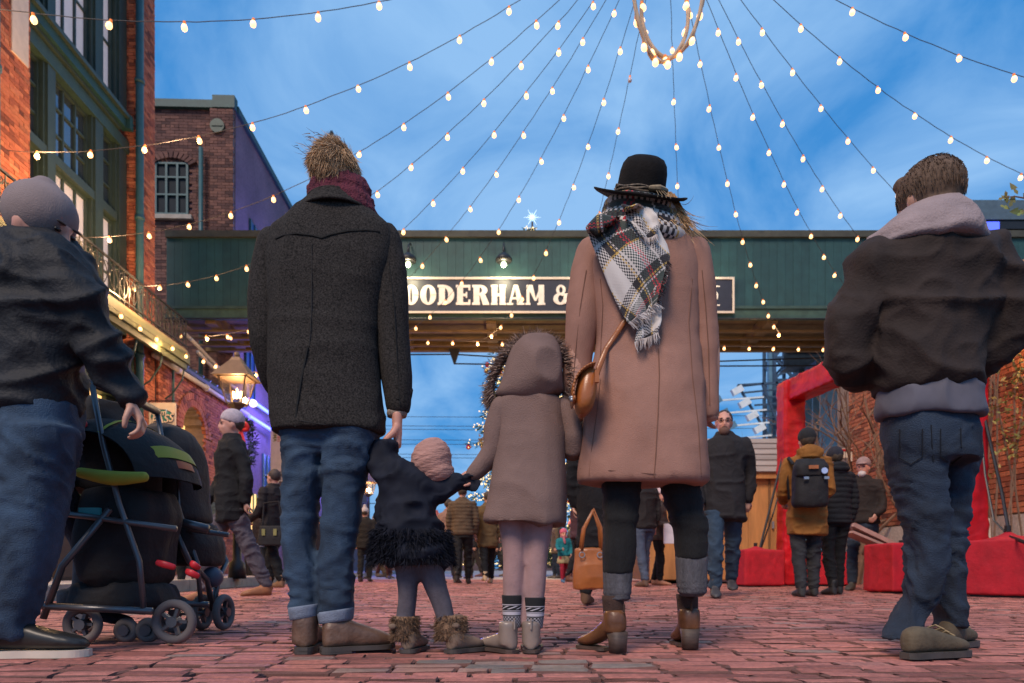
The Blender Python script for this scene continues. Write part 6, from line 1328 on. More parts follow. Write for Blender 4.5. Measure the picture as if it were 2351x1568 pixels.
# ---------------------------------------------------------------- small child
ki = thing('person', 'toddler in navy puffy coat and pink knitted hat, arms stretched to both sides', 'person', (P(958, 0, 2.42).x, 2.42, 0)); DK = 2.42
NAVY = mat('navy_nylon', (.009, .011, .020), .8, .3, 10, 0, wr=.9, ws=12, spec=.25); PINKK = mat('pink_knit', (.42, .22, .18), .95, .2, 30, .7, 120, stretch=(.3, .3, 1))
mb = MB(); mb.loftpx([(1110, 940, 985, .04), (1160, 915, 985, .05), (1280, 905, 995, .05)], DK); head(mb, P(988, 1066, DK) + Vector((0, .02, 0)), .70, R(180 - 25), R(6))
mb.limb([P(940, 1120, DK), P(890, 1060, DK), P(898, 1018, DK)], [.03, .022, .016]); mb.limb([P(985, 1130, DK), P(1030, 1120, DK), P(1050, 1106, DK)], [.03, .025, .02])
for pts, rad in (([(932, 1280), (938, 1350), (930, 1450)], [.03, .025, .02]), ([(985, 1290), (1000, 1350), (1026, 1450)], [.03, .025, .02])): mb.limb([P(x, y, DK) for x, y in pts], rad)
fit('body', mb, SKINP, ki, .012, 3)
mb = MB(); mb.loftpx([(1062, 905, 985, .06), (1085, 870, 1005, .085), (1130, 862, 1010, .10), (1180, 868, 1008, .105), (1230, 860, 1018, .115), (1262, 852, 1036, .125), (1285, 872, 1040, .12), (1300, 900, 1018, .10)], DK, 32, .9)
mb.limb([P(925, 1110, DK), P(885, 1075, DK), P(875, 1046, DK), P(893, 1018, DK)], [.078, .062, .045, .028], 20); mb.limb([P(960, 1110, DK), P(1012, 1118, DK), P(1050, 1106, DK)], [.065, .052, .036], 20)
fit('coat', mb, NAVY, ki, .010, 3, lambda c, n: d_puff(.013, 7)(c, n) + .006 * ridge(vn(c * [6, 6, 18], 9)))
rts, drs = [], []
for _ in range(3800): a = rh.uniform(0, 6.283); yy = rh.uniform(1215, 1292); t = (yy - 1215) / 77; rts.append(P(944 + (84 + 10 * t) * math.cos(a), yy, DK) + Vector((0, .12 * math.sin(a), 0))); drs.append((math.cos(a) * .8, math.sin(a) * .5, -.7))
strands(rts, drs, .030, .0045, 4, .7, .35, .6).build('feathery_hem', mat('navy_feather', (.010, .011, .018), .85, .5, 40, isl=.4, spec=.15), ki, ki.location)
mb = MB(); mb.ball(P(990, 1058, DK), (.072, .085, .085), 20, 14, Matrix.Rotation(R(18), 3, 'Y')); mb.ball(P(1002, 1085, DK), (.066, .078, .05), 18, 12); bn_ = fit('knitted_hat', mb, PINKK, ki, .008, 3, lambda c, n: .0013 * np.sin((c[:, 2] - c[:, 0] * .4) * 250))
mb = MB(); Mh = Matrix.Translation(P(1048, 1106, DK)) @ Matrix.Rotation(R(-78), 4, 'Y'); hand(mb, Mh, .62, .5, side=1); fit('mitten', mb, NAVY, ki, .008, 3)
GT = mat('grey_tights', (.10, .088, .105), .9, .2, 30, .4, 240); ml = MB(); ml.loftpx([(1270, 895, 972, .06), (1310, 908, 962, .052), (1370, 915, 957, .045), (1420, 909, 952, .037), (1450, 910, 950, .035)], DK); ml.loftpx([(1270, 950, 1022, .06), (1310, 962, 1020, .052), (1345, 972, 1026, .048), (1380, 988, 1036, .042), (1420, 1002, 1044, .037), (1450, 1008, 1048, .035)], DK); fit('tights', ml, GT, ki, .009, 3)
FURB = mat('brown_fur', (.12, .065, .035), .8, .5, 90, isl=.55, col2=(.24, .14, .08)); SUE = mat('taupe_suede', (.20, .135, .095), .9, .2, 20)
for x0, x1, yt, yb, ang, xh in ((899, 960, 1414, 1470, R(10), 934), (1000, 1072, 1412, 1470, R(42), 1030)):
    xx = P(xh, 0, 2.38).x; mb = MB(); shoe(mb, xx, 2.375, .012, ang, .165, .082, .06); b = fit('boot', mb, SUE, ki, .0075, 3); mb = MB(); sole(mb, xx, 2.37, .002, ang, .178, .090, .014); q = mb.build('sole', RUBBER, b); q.location = -Vector(ki.location)
    mb = MB(); mb.loftpx([(yt, x0 + 5, x1 - 8, .042), ((yt + yb) / 2, x0 + 3, x1 - 4, .05), (yb, x0 + 5, x1 - 3, .045)], DK, 20, .95, .01); mb.build('fur_lining', FURB, b, ki.location, True)
    rts, drs = [], []
    for _ in range(1300): a = rh.uniform(0, 6.283); t = rh.random(); rts.append(P((x0 + x1) / 2 + (x1 - x0) / 2 * .86 * math.cos(a), yt + (yb - yt) * t, DK) + Vector((0, .045 * math.sin(a), 0))); drs.append((math.cos(a), math.sin(a), -.35))
    strands(rts, drs, .02, .0035, 3, .5, .35, .4).build('fur_cuff', FURB, b, ki.location)
    mb = MB(); c = P(x0 + 2 if xh < 1000 else 1046, yt + 24, DK - .05); mb.ball(c, (.014, .008, .010), 8, 6); mb.build('bow', SUE, b, ki.location)

# ---------------------------------------------------------------- man at right walking past (brown jacket)
wr_ = thing('person', 'man in brown jacket and loose jeans walking past at the right, seen from behind', 'person', (P(2130, 0, 2.42).x, 2.42, 0)); DR = 2.42
BRN = mat('brown_jacket_cloth', (.030, .020, .017), .85, .3, 8, .3, 120, spec=.3, wr=.6, ws=6); LGR = mat('light_grey_hood', (.30, .23, .23), .9, .15, 9, .4, 120, wr=.7, ws=7)
mb = MB(); mb.loftpx([(520, 2090, 2170, .06), (600, 2050, 2220, .07), (860, 2060, 2205, .08), (960, 2070, 2200, .07)], DR); M2 = head(mb, P(2125, 466, DR), 1.12, R(180 + 20), R(0)); fit('body', mb, SKIN, wr_, .014, 3)
mb = MB(); mb.ball(M2 @ Vector((0, .018, .03)), (.095, .112, .108), 20, 14, M2.to_3x3().normalized()); mb.ball(M2 @ Vector((0, .048, -.050)), (.080, .068, .070), 16, 10, M2.to_3x3().normalized()); mb.ball(M2 @ Vector((0, -.05, .08)), (.064, .046, .036), 16, 10)
fit('hair', mb, mat('grey_brown_hair', (.13, .085, .06), .85, .3, 60, spec=.15), wr_, .01, 2, lambda c, n: .006 * (vn(c * [50, 50, 16], 3) - .4))
rts, drs = [], []
while len(rts) < 1500:
    d = Vector((rh.gauss(0, 1), rh.gauss(0, 1), rh.gauss(0, 1))).normalized()
    if d.z < -.3 : continue
    rts.append(M2 @ (Vector((0, .018, .03)) + Vector((d.x * .0875, d.y * .103, d.z * .100)))); drs.append((d.x * .2 + .3 * max(0, d.z), d.y * .2, -.9 + .9 * max(0, d.z)))
strands(rts, drs, .022, .004, 3, .1, .10, .2).build('hair_strands', mat('grey_brown_hair', (.1, .06, .04)), wr_, wr_.location)
mb = MB(); mb.loftpx([(484, 2062, 2200, .10), (508, 2030, 2224, .135), (540, 2006, 2240, .16), (575, 2004, 2248, .165)], DR, 28, .9); fit('hood', mb, LGR, wr_, .011, 4, lambda c, n: .013 * ridge(vn(c * [6, 6, 13], 5)))
mb = MB(); mb.loftpx([(545, 2050, 2240, .10), (566, 2008, 2274, .125), (595, 1985, 2290, .14), (660, 1992, 2282, .15), (760, 2000, 2262, .155), (840, 2002, 2250, .15), (890, 2014, 2240, .14), (900, 2020, 2234, .13)], DR, 32, .85)
mb.limb([P(2015, 610, DR), P(1965, 710, DR), P(1945, 810, DR), P(1992, 850, DR) + Vector((0, .08, 0)), P(2030, 830, DR) + Vector((0, .17, 0))], [.095, .082, .070, .055, .045], 20)
mb.limb([P(2262, 600, DR), P(2300, 690, DR), P(2292, 790, DR), P(2245, 835, DR) + Vector((0, .08, 0)), P(2215, 820, DR) + Vector((0, .17, 0))], [.10, .09, .075, .058, .045], 20)
fit('jacket', mb, BRN, wr_, .012, 4, lambda c, n: d_coat(.016, .8, 51)(c, n) + .014 * ridge(vn((c + c[:, [2, 0, 1]] * [.5, 0, -.5]) * [4, 4, 9], 55)) + .006 * ridge(vn((c - c[:, [2, 0, 1]] * .6) * [9, 9, 15], 56)))
mb = MB(); mb.loftpx([(875, 2022, 2238, .13), (915, 2018, 2242, .138), (945, 2014, 2248, .138), (962, 2018, 2246, .13)], DR, 30, .85, .012); fit('shirt_tail', mb, mat('slate_shirt', (.10, .095, .12), .8, .2), wr_, .010, 2, lambda c, n: .006 * ridge(vn(c * [12, 12, 9], 5)))
ml = MB(); ml.loftpx([(920, 2028, 2238, .12), (1000, 2032, 2240, .125), (1060, 2045, 2236, .12)], DR)
ml.loftpx([(980, 2034, 2150, .11), (1100, 2056, 2165, .10), (1200, 2078, 2172, .088), (1290, 2084, 2168, .08), (1360, 2068, 2152, .074), (1420, 2044, 2132, .07), (1468, 2024, 2112, .068, -.06)], DR)
ml.loftpx([(980, 2140, 2242, .10), (1100, 2128, 2230, .095), (1220, 2130, 2212, .08), (1300, 2135, 2204, .072), (1380, 2142, 2208, .07), (1440, 2146, 2214, .068)], DR + .13)
fit('jeans', ml, DENIMD, wr_, .0115, 3, lambda c, n: d_jeans(.013, 17, 14, ((.3, .2), (.75, .15), (.08, .12)))(c, n) + .006 * ridge(vn(c * [6, 6, 9], 77)))
rj = [o for o in wr_.children if o.name.startswith('jeans')][0]
JS = mat('jeans_seam', (.004, .007, .014), .9)
for q in ([(2066, 985), (2064, 1050), (2092, 1066), (2118, 1048), (2118, 984)], [(2160, 984), (2160, 1048), (2184, 1066), (2208, 1048), (2206, 982)]): seam(wr_, [surf(x, y, rj, DR, .004) for x, y in [(q[i][0] + (q[i + 1][0] - q[i][0]) * t, q[i][1] + (q[i + 1][1] - q[i][1]) * t) for i in range(4) for t in (0, .34, .67)] + [q[-1]]], JS, .0020, name='pocket_seam')
seam(wr_, [surf(x, y, rj, DR) for x, y in [(2138, 975), (2140, 1020), (2143, 1060)]], JS, .002, name='seat_seam')
KH = mat('olive_suede', (.10, .075, .045), .85, .25, 18, .3, 90); 
for xh, yb, ang, L_ in ((P(2070, 0, 2.26).x, 2.24, R(68), .29), (P(2160, 0, 2.52).x, 2.50, R(50), .27)):
    mb = MB(); shoe(mb, xh, yb, .018, ang, L_, .097, .080); b = fit('shoe', mb, KH, wr_, .009, 3); mb = MB(); sole(mb, xh, yb - .004, .001, ang, L_ + .008, .103, .020); q = mb.build('sole', RUBBER, b); q.location = -Vector(wr_.location)
    mb = MB()
    for k in range(3): t = .5 + k * .09; c_ = Vector((xh + t * L_ * math.sin(ang), yb + t * L_ * math.cos(ang), .095 - .012 * k)); mb.tube([c_ + Vector((-.03 * math.cos(ang), .03 * math.sin(ang), 0)), c_ + Vector((0, 0, .012)), c_ + Vector((.03 * math.cos(ang), -.03 * math.sin(ang), 0))], .003, 5)
    q = mb.build('laces', mat('lace_tan', (.3, .22, .12), .8), b); q.location = -Vector(wr_.location)

# ---------------------------------------------------------------- person at left pushing the stroller
lw = thing('person', 'person in grey beanie and dark jacket pushing a stroller at the left edge', 'person', (P(60, 0, 2.3).x, 2.3, 0)); DL = 2.32
NJ = mat('blue_black_jacket', (.008, .009, .013), .7, .35, 7, .3, 100, spec=.4, wr=.8, ws=6); GB = mat('grey_beanie_knit', (.25, .19, .18), .95, .1, 8, .3, 260)
mb = MB(); mb.loftpx([(560, 40, 130, .07), (640, -20, 190, .1), (900, -40, 160, .12), (980, -40, 150, .12)], DL); M3 = head(mb, P(96, 528, DL), 1.1, R(82), R(18)); fit('body', mb, SKINP, lw, .014, 3); face_details(M3, lw, lw.location)
mb = MB(); q = MB(); q.ball((0, .02, .045), (.093, .112, .098), 20, 14); q.ball((0, .03, .13), (.035, .04, .03), 12, 8); mb.add([M3 @ Vector(v) for v in q.v], q.f); fit('beanie', mb, GB, lw, .01, 3)
mb = MB(); mb.loftpx([(540, 20, 150, .09), (580, -30, 205, .125), (640, -60, 230, .145), (740, -60, 222, .15), (850, -60, 190, .15), (930, -60, 178, .14), (950, -60, 170, .13)], DL, 30, .85)
mb.limb([P(140, 620, DL) + Vector((0, -.06, 0)), P(210, 720, DL) + Vector((0, -.06, 0)), P(252, 812, DL) + Vector((0, -.03, 0)), P(276, 880, DL), P(296, 918, DL)], [.10, .085, .065, .052, .042], 22)
fit('jacket', mb, NJ, lw, .012, 4, lambda c, n: d_coat(.014, .9, 61)(c, n) + .016 * ridge(vn((c + c[:, [2, 0, 1]] * [.7, 0, -.7]) * [3.5, 4, 9], 65)) + .007 * ridge(vn((c + c[:, [2, 0, 1]] * .6) * [8, 8, 16], 66)))
mb = MB(); Mh = Matrix.Translation(P(297, 922, DL)) @ Matrix.Rotation(R(-30), 4, 'Y') @ Matrix.Rotation(R(-70), 4, 'Z'); hand(mb, Mh, .95, .62, side=1); fit('hand', mb, SKIN, lw, .005, 2)
ml = MB(); ml.loftpx([(925, -50, 176, .13), (1000, -50, 172, .13)], DL); ml.loftpx([(980, 20, 172, .12), (1100, 12, 152, .105), (1180, 0, 142, .095), (1280, -18, 122, .085), (1380, -35, 88, .078), (1440, -46, 68, .072), (1466, -48, 60, .07)], DL - .05)
ml.loftpx([(980, -60, 80, .11), (1150, -90, 40, .1), (1400, -140, -40, .08)], DL + .12); fit('jeans', ml, DENIM, lw, .0115, 3, d_jeans(.014, 18, 24, ((.3, .2), (.75, .15), (.06, .10))))
mb = MB(); xh = P(-30, 0, 2.24).x; shoe(mb, xh, 2.26, .028, R(82), .30, .105, .085); b = fit('shoe', mb, mat('black_shoe_leather', (.02, .018, .016), .4, .3), lw, .009, 3)
mb = MB(); sole(mb, xh, 2.258, .002, R(82), .312, .108, .024); q = mb.build('sole', CREAM, b); q.location = -Vector(lw.location)
mb = MB(); xb = P(118, 0, 2.75).x; shoe(mb, xb, 2.78, .06, R(60), .28, .10, .08, heel=.08); mb.limb([(xb + .06, 2.85, .15), (xb + .10, 2.82, .4), (xb + .02, 2.7, .62)], [.045, .06, .08]); 
b = fit('rear_leg', mb, DENIMD, lw, .012, 3, None)

# ---------------------------------------------------------------- strollers
BLK = mat('black_stroller_fabric', (.012, .010, .011), .8, .3, 6, .3, 60, wr=.7, ws=6); YEL = mat('acid_yellow_fabric', (.34, .33, .03), .7, .15); FRM = mat('stroller_frame', (.12, .12, .13), .35, .2, metal=.6); WHL = mat('stroller_tyre', (.14, .12, .115), .8, .2)
def wheel(parent, c, r, wd_, axis_yaw=0):
    W0 = thing('wheel', None, None, c, axis_yaw); W0.parent = parent
    mb = MB(); n = 24; m_ = 8; vs = []
    for i in range(n):
        a = 2 * math.pi * i / n
        for j in range(m_): b_ = 2 * math.pi * j / m_; rr_ = r - wd_ * .5 + wd_ * .5 * math.cos(b_); vs.append((rr_ * math.cos(a), wd_ * .5 * math.sin(b_), rr_ * math.sin(a)))
    mb.add(vs, [(i * m_ + j, i * m_ + (j + 1) % m_, ((i + 1) % n) * m_ + (j + 1) % m_, ((i + 1) % n) * m_ + j) for i in range(n) for j in range(m_)]); mb.build('tyre', WHL, W0, smooth=True)
    mb = MB()
    for k in range(5): a = 2 * math.pi * k / 5; mb.beam((0, 0, 0), ((r - wd_) * math.cos(a), 0, (r - wd_) * math.sin(a)), .02, .012)
    mb.tube([(0, -wd_ * .7, 0), (0, wd_ * .7, 0)], .022, 10); mb.build('rim', FRM, W0); return W0
st1 = thing('stroller', 'large black stroller with acid yellow trimmed canopy, pushed by the person at left', 'stroller', (P(290, 0, 2.9).x, 2.9, 0)); o1 = st1.location; DS = 2.85
fr = MB()
for dy in (-.24, .24):
    q = Vector((0, dy, 0)); fr.tube([P(292, 915, DS) + q, P(315, 1040, DS) + q, P(350, 1170, DS) + q, P(392, 1290, DS) + q, P(402, 1400, DS) + q], .011, 8); fr.tube([P(190, 1410, DS) + q, P(230, 1300, DS) + q, P(330, 1180, DS) + q], .013, 8); fr.tube([P(150, 1382, DS) + q, P(420, 1395, DS) + q], .014, 8)
    fr.tube([P(205, 1185, DS) + q, P(470, 1222, DS) + q], .012, 8)
fr.tube([P(292, 915, DS) + Vector((0, -.24, 0)), P(288, 908, DS), P(292, 915, DS) + Vector((0, .24, 0))], .018, 8); fr.build('frame', FRM, st1, o1, True)
mb = MB(); mb.loftpx([(1130, 215, 385, .17), (1180, 208, 400, .20), (1250, 205, 385, .21), (1330, 215, 372, .20), (1350, 240, 350, .16)], DS, 24, .75); fit('seat', mb, BLK, st1, .018, 3, d_coat(.02, 1.5, 3))
mb = MB(); mb.loftpx([(1340, 195, 380, .20), (1385, 185, 395, .21), (1400, 200, 385, .19)], DS, 24, .7); fit('basket', mb, BLK, st1, .018, 2, d_coat(.02, 2, 5))
# canopy: ribbed hood arching forward, with yellow bands
def hood_shell(name, m, a0, a1, rin, rout, d_=DS, cx=(272, 1122), hw=.25, off=0, sc=(165, 152)):
    mb = MB(); V = []; n = 16; mm = 12
    for i in range(n + 1):
        a = a0 + (a1 - a0) * i / n
        for j in range(mm + 1):
            t = -1 + 2 * j / mm; prof = (1 - abs(t) ** 3.2 * .30); r_ = rout * prof
            p = P(cx[0] + sc[0] * r_ * math.cos(a), cx[1] - sc[1] * r_ * math.sin(a), d_); V.append(p + Vector((0, hw * t, 0)))
    o2 = len(V); V += [v + (P(cx[0], cx[1], d_) - v).normalized() * .012 for v in V]; W1 = mm + 1
    fs = [(i * W1 + j, (i + 1) * W1 + j, (i + 1) * W1 + j + 1, i * W1 + j + 1) for i in range(n) for j in range(mm)]; mb.add(V, fs + [tuple(o2 + q for q in f[::-1]) for f in fs]); return mb.build(name, m, st1, o1, True)
hood_shell('canopy', BLK, .10, 2.5, 0, 1.0); hood_shell('canopy_edge', YEL, .42, .62, 0, 1.022, hw=.235); hood_shell('canopy_band', YEL, 1.22, 1.27, 0, 1.02, hw=.252); hood_shell('canopy_window', mat('orange_flash', (.45, .10, .03), .6), .28, .40, 0, 1.020, hw=.15)
mb = MB(); mb.limb([P(185, 1085, DS - .26), P(260, 1098, DS - .27), P(330, 1095, DS - .26)], [.020, .028, .020], 12); mb.build('yellow_side_panel', YEL, st1, o1, True)
mb = MB(); mb.loftpx([(930, 165, 300, .18), (990, 160, 330, .2), (1060, 165, 350, .2), (1135, 190, 350, .18)], DS + .05, 24, .8); fit('backrest', mb, BLK, st1, .018, 3, d_coat(.03, 1.2, 8))
REDP = mat('red_plastic', (.55, .02, .03), .4, .1)
for q in (((362, 1292), (412, 1325)), ((440, 1293), (468, 1306)), ((430, 1312), (466, 1322))): a = P(*q[0], DS - .25); b_ = P(*q[1], DS - .20); mb = MB(); mb.limb([Vector((a.x, a.y, a.z)), Vector(((a.x + b_.x) / 2, a.y - .01, a.z - .006)), Vector((b_.x, a.y, a.z - .016))], [.012, .014, .012], 10, .5); mb.build('red_strap', REDP, st1, o1, True)
for q in (((150, 840), (182, 872)), ((143, 930), (188, 975))): a = P(*q[0], DS); mb = MB(); mb.limb([P(*q[0], 2.62), P((q[0][0] + q[1][0]) / 2, (q[0][1] + q[1][1]) / 2, 2.62), P(*q[1], 2.62)], [.02, .032, .022], 10, .6); mb.build('red_tag', REDP, st1, o1, True)
mb = MB(); mb.box(tuple(P(180, 1182, DS - .22)), (P(300, 0, DS).x, DS - .2, P(0, 1176, DS).z)); mb.build('teal_piping', mat('teal_trim', (.05, .3, .32), .5), st1, o1)
for x, y_, r_ in ((290, 2.72, .05), (340, 2.72, .05), (400, 2.66, .088), (402, 3.1, .088), (190, 2.66, .078), (192, 3.1, .078)): wheel(st1, Vector((P(x, 0, y_).x, y_, r_ + .001)) - o1, r_, .035)
st2 = thing('stroller', 'second black pushchair behind, tall rounded hood and twin front wheels', 'stroller', (P(440, 0, 3.25).x, 3.25, 0)); o2_ = st2.location; D2 = 3.25
mb = MB(); mb.loftpx([(975, 352, 392, .06), (992, 345, 425, .14), (1030, 348, 450, .20), (1090, 356, 460, .22), (1150, 370, 462, .22), (1200, 380, 470, .20)], D2, 28, .85); fit('hood', mb, BLK, st2, .016, 3, d_coat(.012, .8, 9))
mb = MB(); mb.loftpx([(1200, 400, 480, .18), (1250, 400, 500, .2), (1300, 410, 500, .18)], D2, 24, .8); fit('seat', mb, BLK, st2, .018, 3)
mb = MB(); mb.tube([P(405, 995, D2), P(408, 1100, D2 - .2), P(412, 1180, D2 - .2)], .006, 5); mb.build('hood_seam', FRM, st2, o2_)
fr = MB()
for dy in (-.2, .2): fr.tube([P(430, 1180, D2) + Vector((0, dy, 0)), P(480, 1290, D2) + Vector((0, dy, 0)), P(488, 1330, D2) + Vector((0, dy * .3, 0)), P(489, 1400, D2)], .014, 8)
fr.tube([P(380, 1190, D2 - .2), P(478, 1215, D2 - .2)], .02, 8); fr.build('frame', FRM, st2, o2_, True)
mb = MB(); mb.ball(P(488, 1325, D2), .05, 12, 8); mb.build('fork_joint', mat('blue_grey_plastic', (.08, .09, .13), .5), st2, o2_, True)
for x in (464, 514): wheel(st2, Vector((P(x, 0, D2).x, D2, .088)) - o2_, .087, .036, R(84))

# ---------------------------------------------------------------- passers-by and crowd (general figure)
def cloth(name, col, rough=.85): return mat(name, tuple(c * .62 for c in col), rough, .25, 8, .3, 90, spec=.3, wr=.7, ws=9)
def figure(label, x, d, H=1.72, yaw=0, coat=(.03, .03, .035), leg=(.03, .03, .04), shoec=(.03, .02, .015), hat=None, hairc=(.06, .04, .025), hem=.80, stride=.12, arms=((.0, 0), (.0, 0)), style='coat', wide=1.0, vox=.02, glasses=False, face=False, beard=None, scarf=None, group=None, skirt=None, cat='person', lean=0, z=0.0, hood=False, child=False):
    """yaw 0 faces the camera, pi faces away. Built at 1.72 m then scaled to H."""
    t = thing('person', label, cat, (P(x, 0, d).x, d, z), yaw, group); t.scale = (H / 1.72,) * 3; hs = 1.35 if child else 1.0
    b = MB(); b.loft([(.82, 0, 0, .15, .10), (1.1, 0, 0, .14, .10), (1.4, 0, 0, .17, .09), (1.47, 0, 0, .07, .06)], 20); M_ = head(b, Vector((0, -.01 - lean * .3, 1.585 if not child else 1.56)), .98 * hs)
    L1, L2 = stride, -stride
    hips = .085; legs = []
    for s_, st_ in ((-1, L1), (1, L2)):
        kn = (s_ * hips, -st_ * .75 - .02, .48); an = (s_ * hips, -st_ + (.06 if st_ < 0 else 0), .09 + (.05 if st_ < -.12 else 0)); legs.append(((s_ * hips, 0, .85), kn, an)); b.limb(legs[-1], [.085, .055, .040], 12)
    al = []
    for s_, (sw, bend) in zip((-1, 1), arms):
        sh = Vector((s_ * .175 * wide, 0, 1.38)); el = sh + Vector((s_ * .06, -sw * .25 + .02, -.27)); wv = el + Vector((s_ * -.02 * (1 + bend * 3), -sw * .2 - bend * .2 - .04, -.24 + bend * .22)); al.append((sh, el, wv)); b.limb([sh, el, wv], [.045, .038, .028], 10)
    me = remesh(b, vox, 2, None, None, 'body'); obj('body', me, SKINP if face else SKIN, t, True)
    for (sh, el, wv), s_ in zip(al, (-1, 1)):
        hb = MB(); d_ = (wv - el).normalized(); q = d_.to_track_quat('-Z', 'X').to_matrix().to_4x4(); hand(hb, Matrix.Translation(wv) @ q, .9 * (1.1 if child else 1), .7, side=-s_); me = remesh(hb, .009, 1, None, None, 'hand'); obj('hand', me, SKIN, t, True)
    cm = coat if not isinstance(coat, tuple) else cloth('coat_%02x%02x%02x' % tuple(int(c * 255) for c in coat), coat); W_ = wide
    c = MB(); c.loft([(hem - .01, 0, 0, .17 * W_, .12), (hem, 0, 0, .195 * W_, .145), (.98, 0, -.0, .185 * W_, .14), (1.15, 0, 0, .18 * W_, .135), (1.32, 0, 0, .205 * W_, .135), (1.41, 0, 0, .19 * W_, .115), (1.46, 0, 0, .11, .085), (1.50, 0, .0, .075, .075), (1.505, 0, 0, .06, .06)], 24, .85, .03)
    for sh, el, wv in al: c.limb([sh, el, el.lerp(wv, .96)], [.073, .060, .050], 14)
    if hood: c.ball((0, .09, 1.47), (.13, .07, .075), 14, 9)
    sd = int(x); dsp = d_quilt(.013, .062, sd) if style == 'quilt' else (d_puff(.010, sd) if style == 'puff' else (lambda p, n: d_coat(.012, 1, sd)(p, n) + .008 * ridge(vn(p * [6, 6, 13], sd))))
    obj('coat', remesh(c, vox * .8, 3, dsp, None, 'coat'), cm, t, True)
    if skirt: s_ = MB(); s_.loft([(.62, 0, 0, .22, .2), (.7, 0, 0, .21, .18), (.85, 0, 0, .17, .13)], 18); obj('skirt', remesh(s_, vox, 1, d_jeans(.03, 6, 3)), cloth('skirt_cream', skirt), t, True)
    lm = cloth('leg_%02x%02x%02x' % tuple(int(q * 255) for q in leg), leg); l_ = MB(); l_.loft([(.80, 0, 0, .165, .12), (.9, 0, 0, .17, .12), (1.0, 0, 0, .16, .11)], 18)
    for p0, p1, p2 in legs: l_.limb([Vector(p0), Vector(p1), Vector(p2) + Vector((0, 0, .03))], [.098, .074, .058], 14)
    obj('trousers', remesh(l_, vox * .8, 2, d_jeans(.014, 16, sd)), lm, t, True)
    sm = mat('shoe_%02x%02x%02x' % tuple(int(q * 255) for q in shoec), shoec, .6, .2)
    for p0, p1, p2 in legs:
        s_ = MB(); shoe(s_, p2[0], p2[1] + .05, p2[2] - .085, math.pi, .27, .10, .09); s_.loft([(p2[2] - .05, p2[0], p2[1], .045, .05), (p2[2] + .09, p2[0], p2[1], .045, .048)], 12); obj('shoe', remesh(s_, .012, 1), sm, t, True)
    hc_ = mat('hair_%02x%02x%02x' % tuple(int(q * 255) for q in hairc), hairc, .7, .4, 40)
    h_ = MB(); h_.ball((0, .03, .035), (.083, .096, .095), 16, 12)
    hv = [Vector((v[0], max(v[1], -.058 if v[2] < .062 else -.092), v[2])) for v in h_.v]; h2 = MB(); h2.add([M_ @ v for v in hv], h_.f); obj('hair', remesh(h2, .014, 1, lambda p, n: .006 * (vn(p * 45, sd) - .4)), hc_, t, True)
    if hat:
        hc2, kind_ = hat; hm = mat('hat_%02x%02x%02x' % tuple(int(q * 255) for q in hc2), hc2, .95, .2, 30, .5, 120); q = MB(); q.ball((0, .02, .055), (.092, .108, .100), 16, 12); vv = [Vector((v[0], v[1], max(v[2], .015 - v[1] * .35))) for v in q.v]; q2 = MB(); q2.add([M_ @ v for v in vv], q.f)
        if kind_ == 'pom': q2.ball(M_ @ Vector((0, .03, .175)), .04, 10, 7)
        if kind_ == 'cap': q2.ball(M_ @ Vector((0, -.10, .04)), (.06, .06, .012), 12, 6)
        obj('hat', remesh(q2, .013, 2), hm, t, True)
    if scarf: q = MB(); q.tube([(.085 * math.cos(a), .085 * math.sin(a) - .01, 1.475 + .01 * math.sin(2 * a)) for a in np.linspace(0, 6.283, 17)], .04, 8); q.limb([(-.03, -.11, 1.46), (-.02, -.15, 1.38), (.0, -.15, 1.28)], [.04, .045, .04], 10, .5); obj('scarf', remesh(q, .015, 1), cloth('scarf_%02x%02x%02x' % tuple(int(v * 255) for v in scarf), scarf), t, True)
    if face: face_details(M_, t, (0, 0, 0), glasses=glasses, beard=beard)
    return t, M_
PI = math.pi
gw, _ = figure('walker in pale grey knitted hat, black coat, grey trousers and tan boots', 532, 5.9, 1.66, R(-62), (.022, .02, .021), (.16, .13, .15), (.30, .11, .045), ((.50, .40, .42), 'beanie'), hem=.72, stride=.22, arms=((.35, .1), (-.3, .1)), vox=.014, face=True)
bm1, _ = figure('young man with glasses in long dark coat walking toward the camera', 1662, 7.0, 1.93, R(-14), (.035, .03, .032), (.045, .08, .13), (.05, .045, .05), None, (.05, .03, .02), hem=.70, stride=.2, arms=((.2, .0), (-.3, .1)), vox=.014, face=True, glasses=True, beard=mat('thin_beard', (.14, .07, .05), .9))
pk, Mpk = figure('person in mustard parka with black rucksack and black beanie, seen from behind', 1852, 7.0, 1.72, PI - .08, (.42, .165, .035), (.045, .045, .05), (.03, .028, .026), ((.015, .015, .017), 'beanie'), hem=.64, stride=.04, arms=((.1, .6), (.1, .6)), vox=.014, hood=True)
rs = thing('rucksack', 'black rucksack with leather patch and round badge on the mustard parka', 'bag', (P(1862, 0, 6.75).x, 6.78, 1.14), -.08)
mb = MB(); mb.loft([(-.24, 0, 0, .15, .09), (-.2, 0, 0, .17, .11), (0, 0, 0, .165, .12), (.14, 0, 0, .16, .11), (.2, 0, 0, .12, .07)], 24, .75); obj('pack_body', remesh(mb, .014, 2, d_coat(.012, 2, 5)), BLK, rs, True)
mb = MB(); mb.loft([(.06, 0, -.035, .155, .10), (.16, 0, -.03, .165, .11), (.235, 0, .0, .13, .09)], 20, .7); obj('lid', remesh(mb, .012, 2, d_coat(.01, 2, 8)), BLK, rs, True)
mb = MB(); mb.box((-.06, -.158, .12), (.03, -.148, .155)); mb.build('leather_patch', TAN, rs); mb = MB(); mb.tube([(.085, -.155, .10), (.085, -.165, .10)], .03, 14); mb.build('badge', mat('badge_blue', (.4, .5, .75), .4), rs)
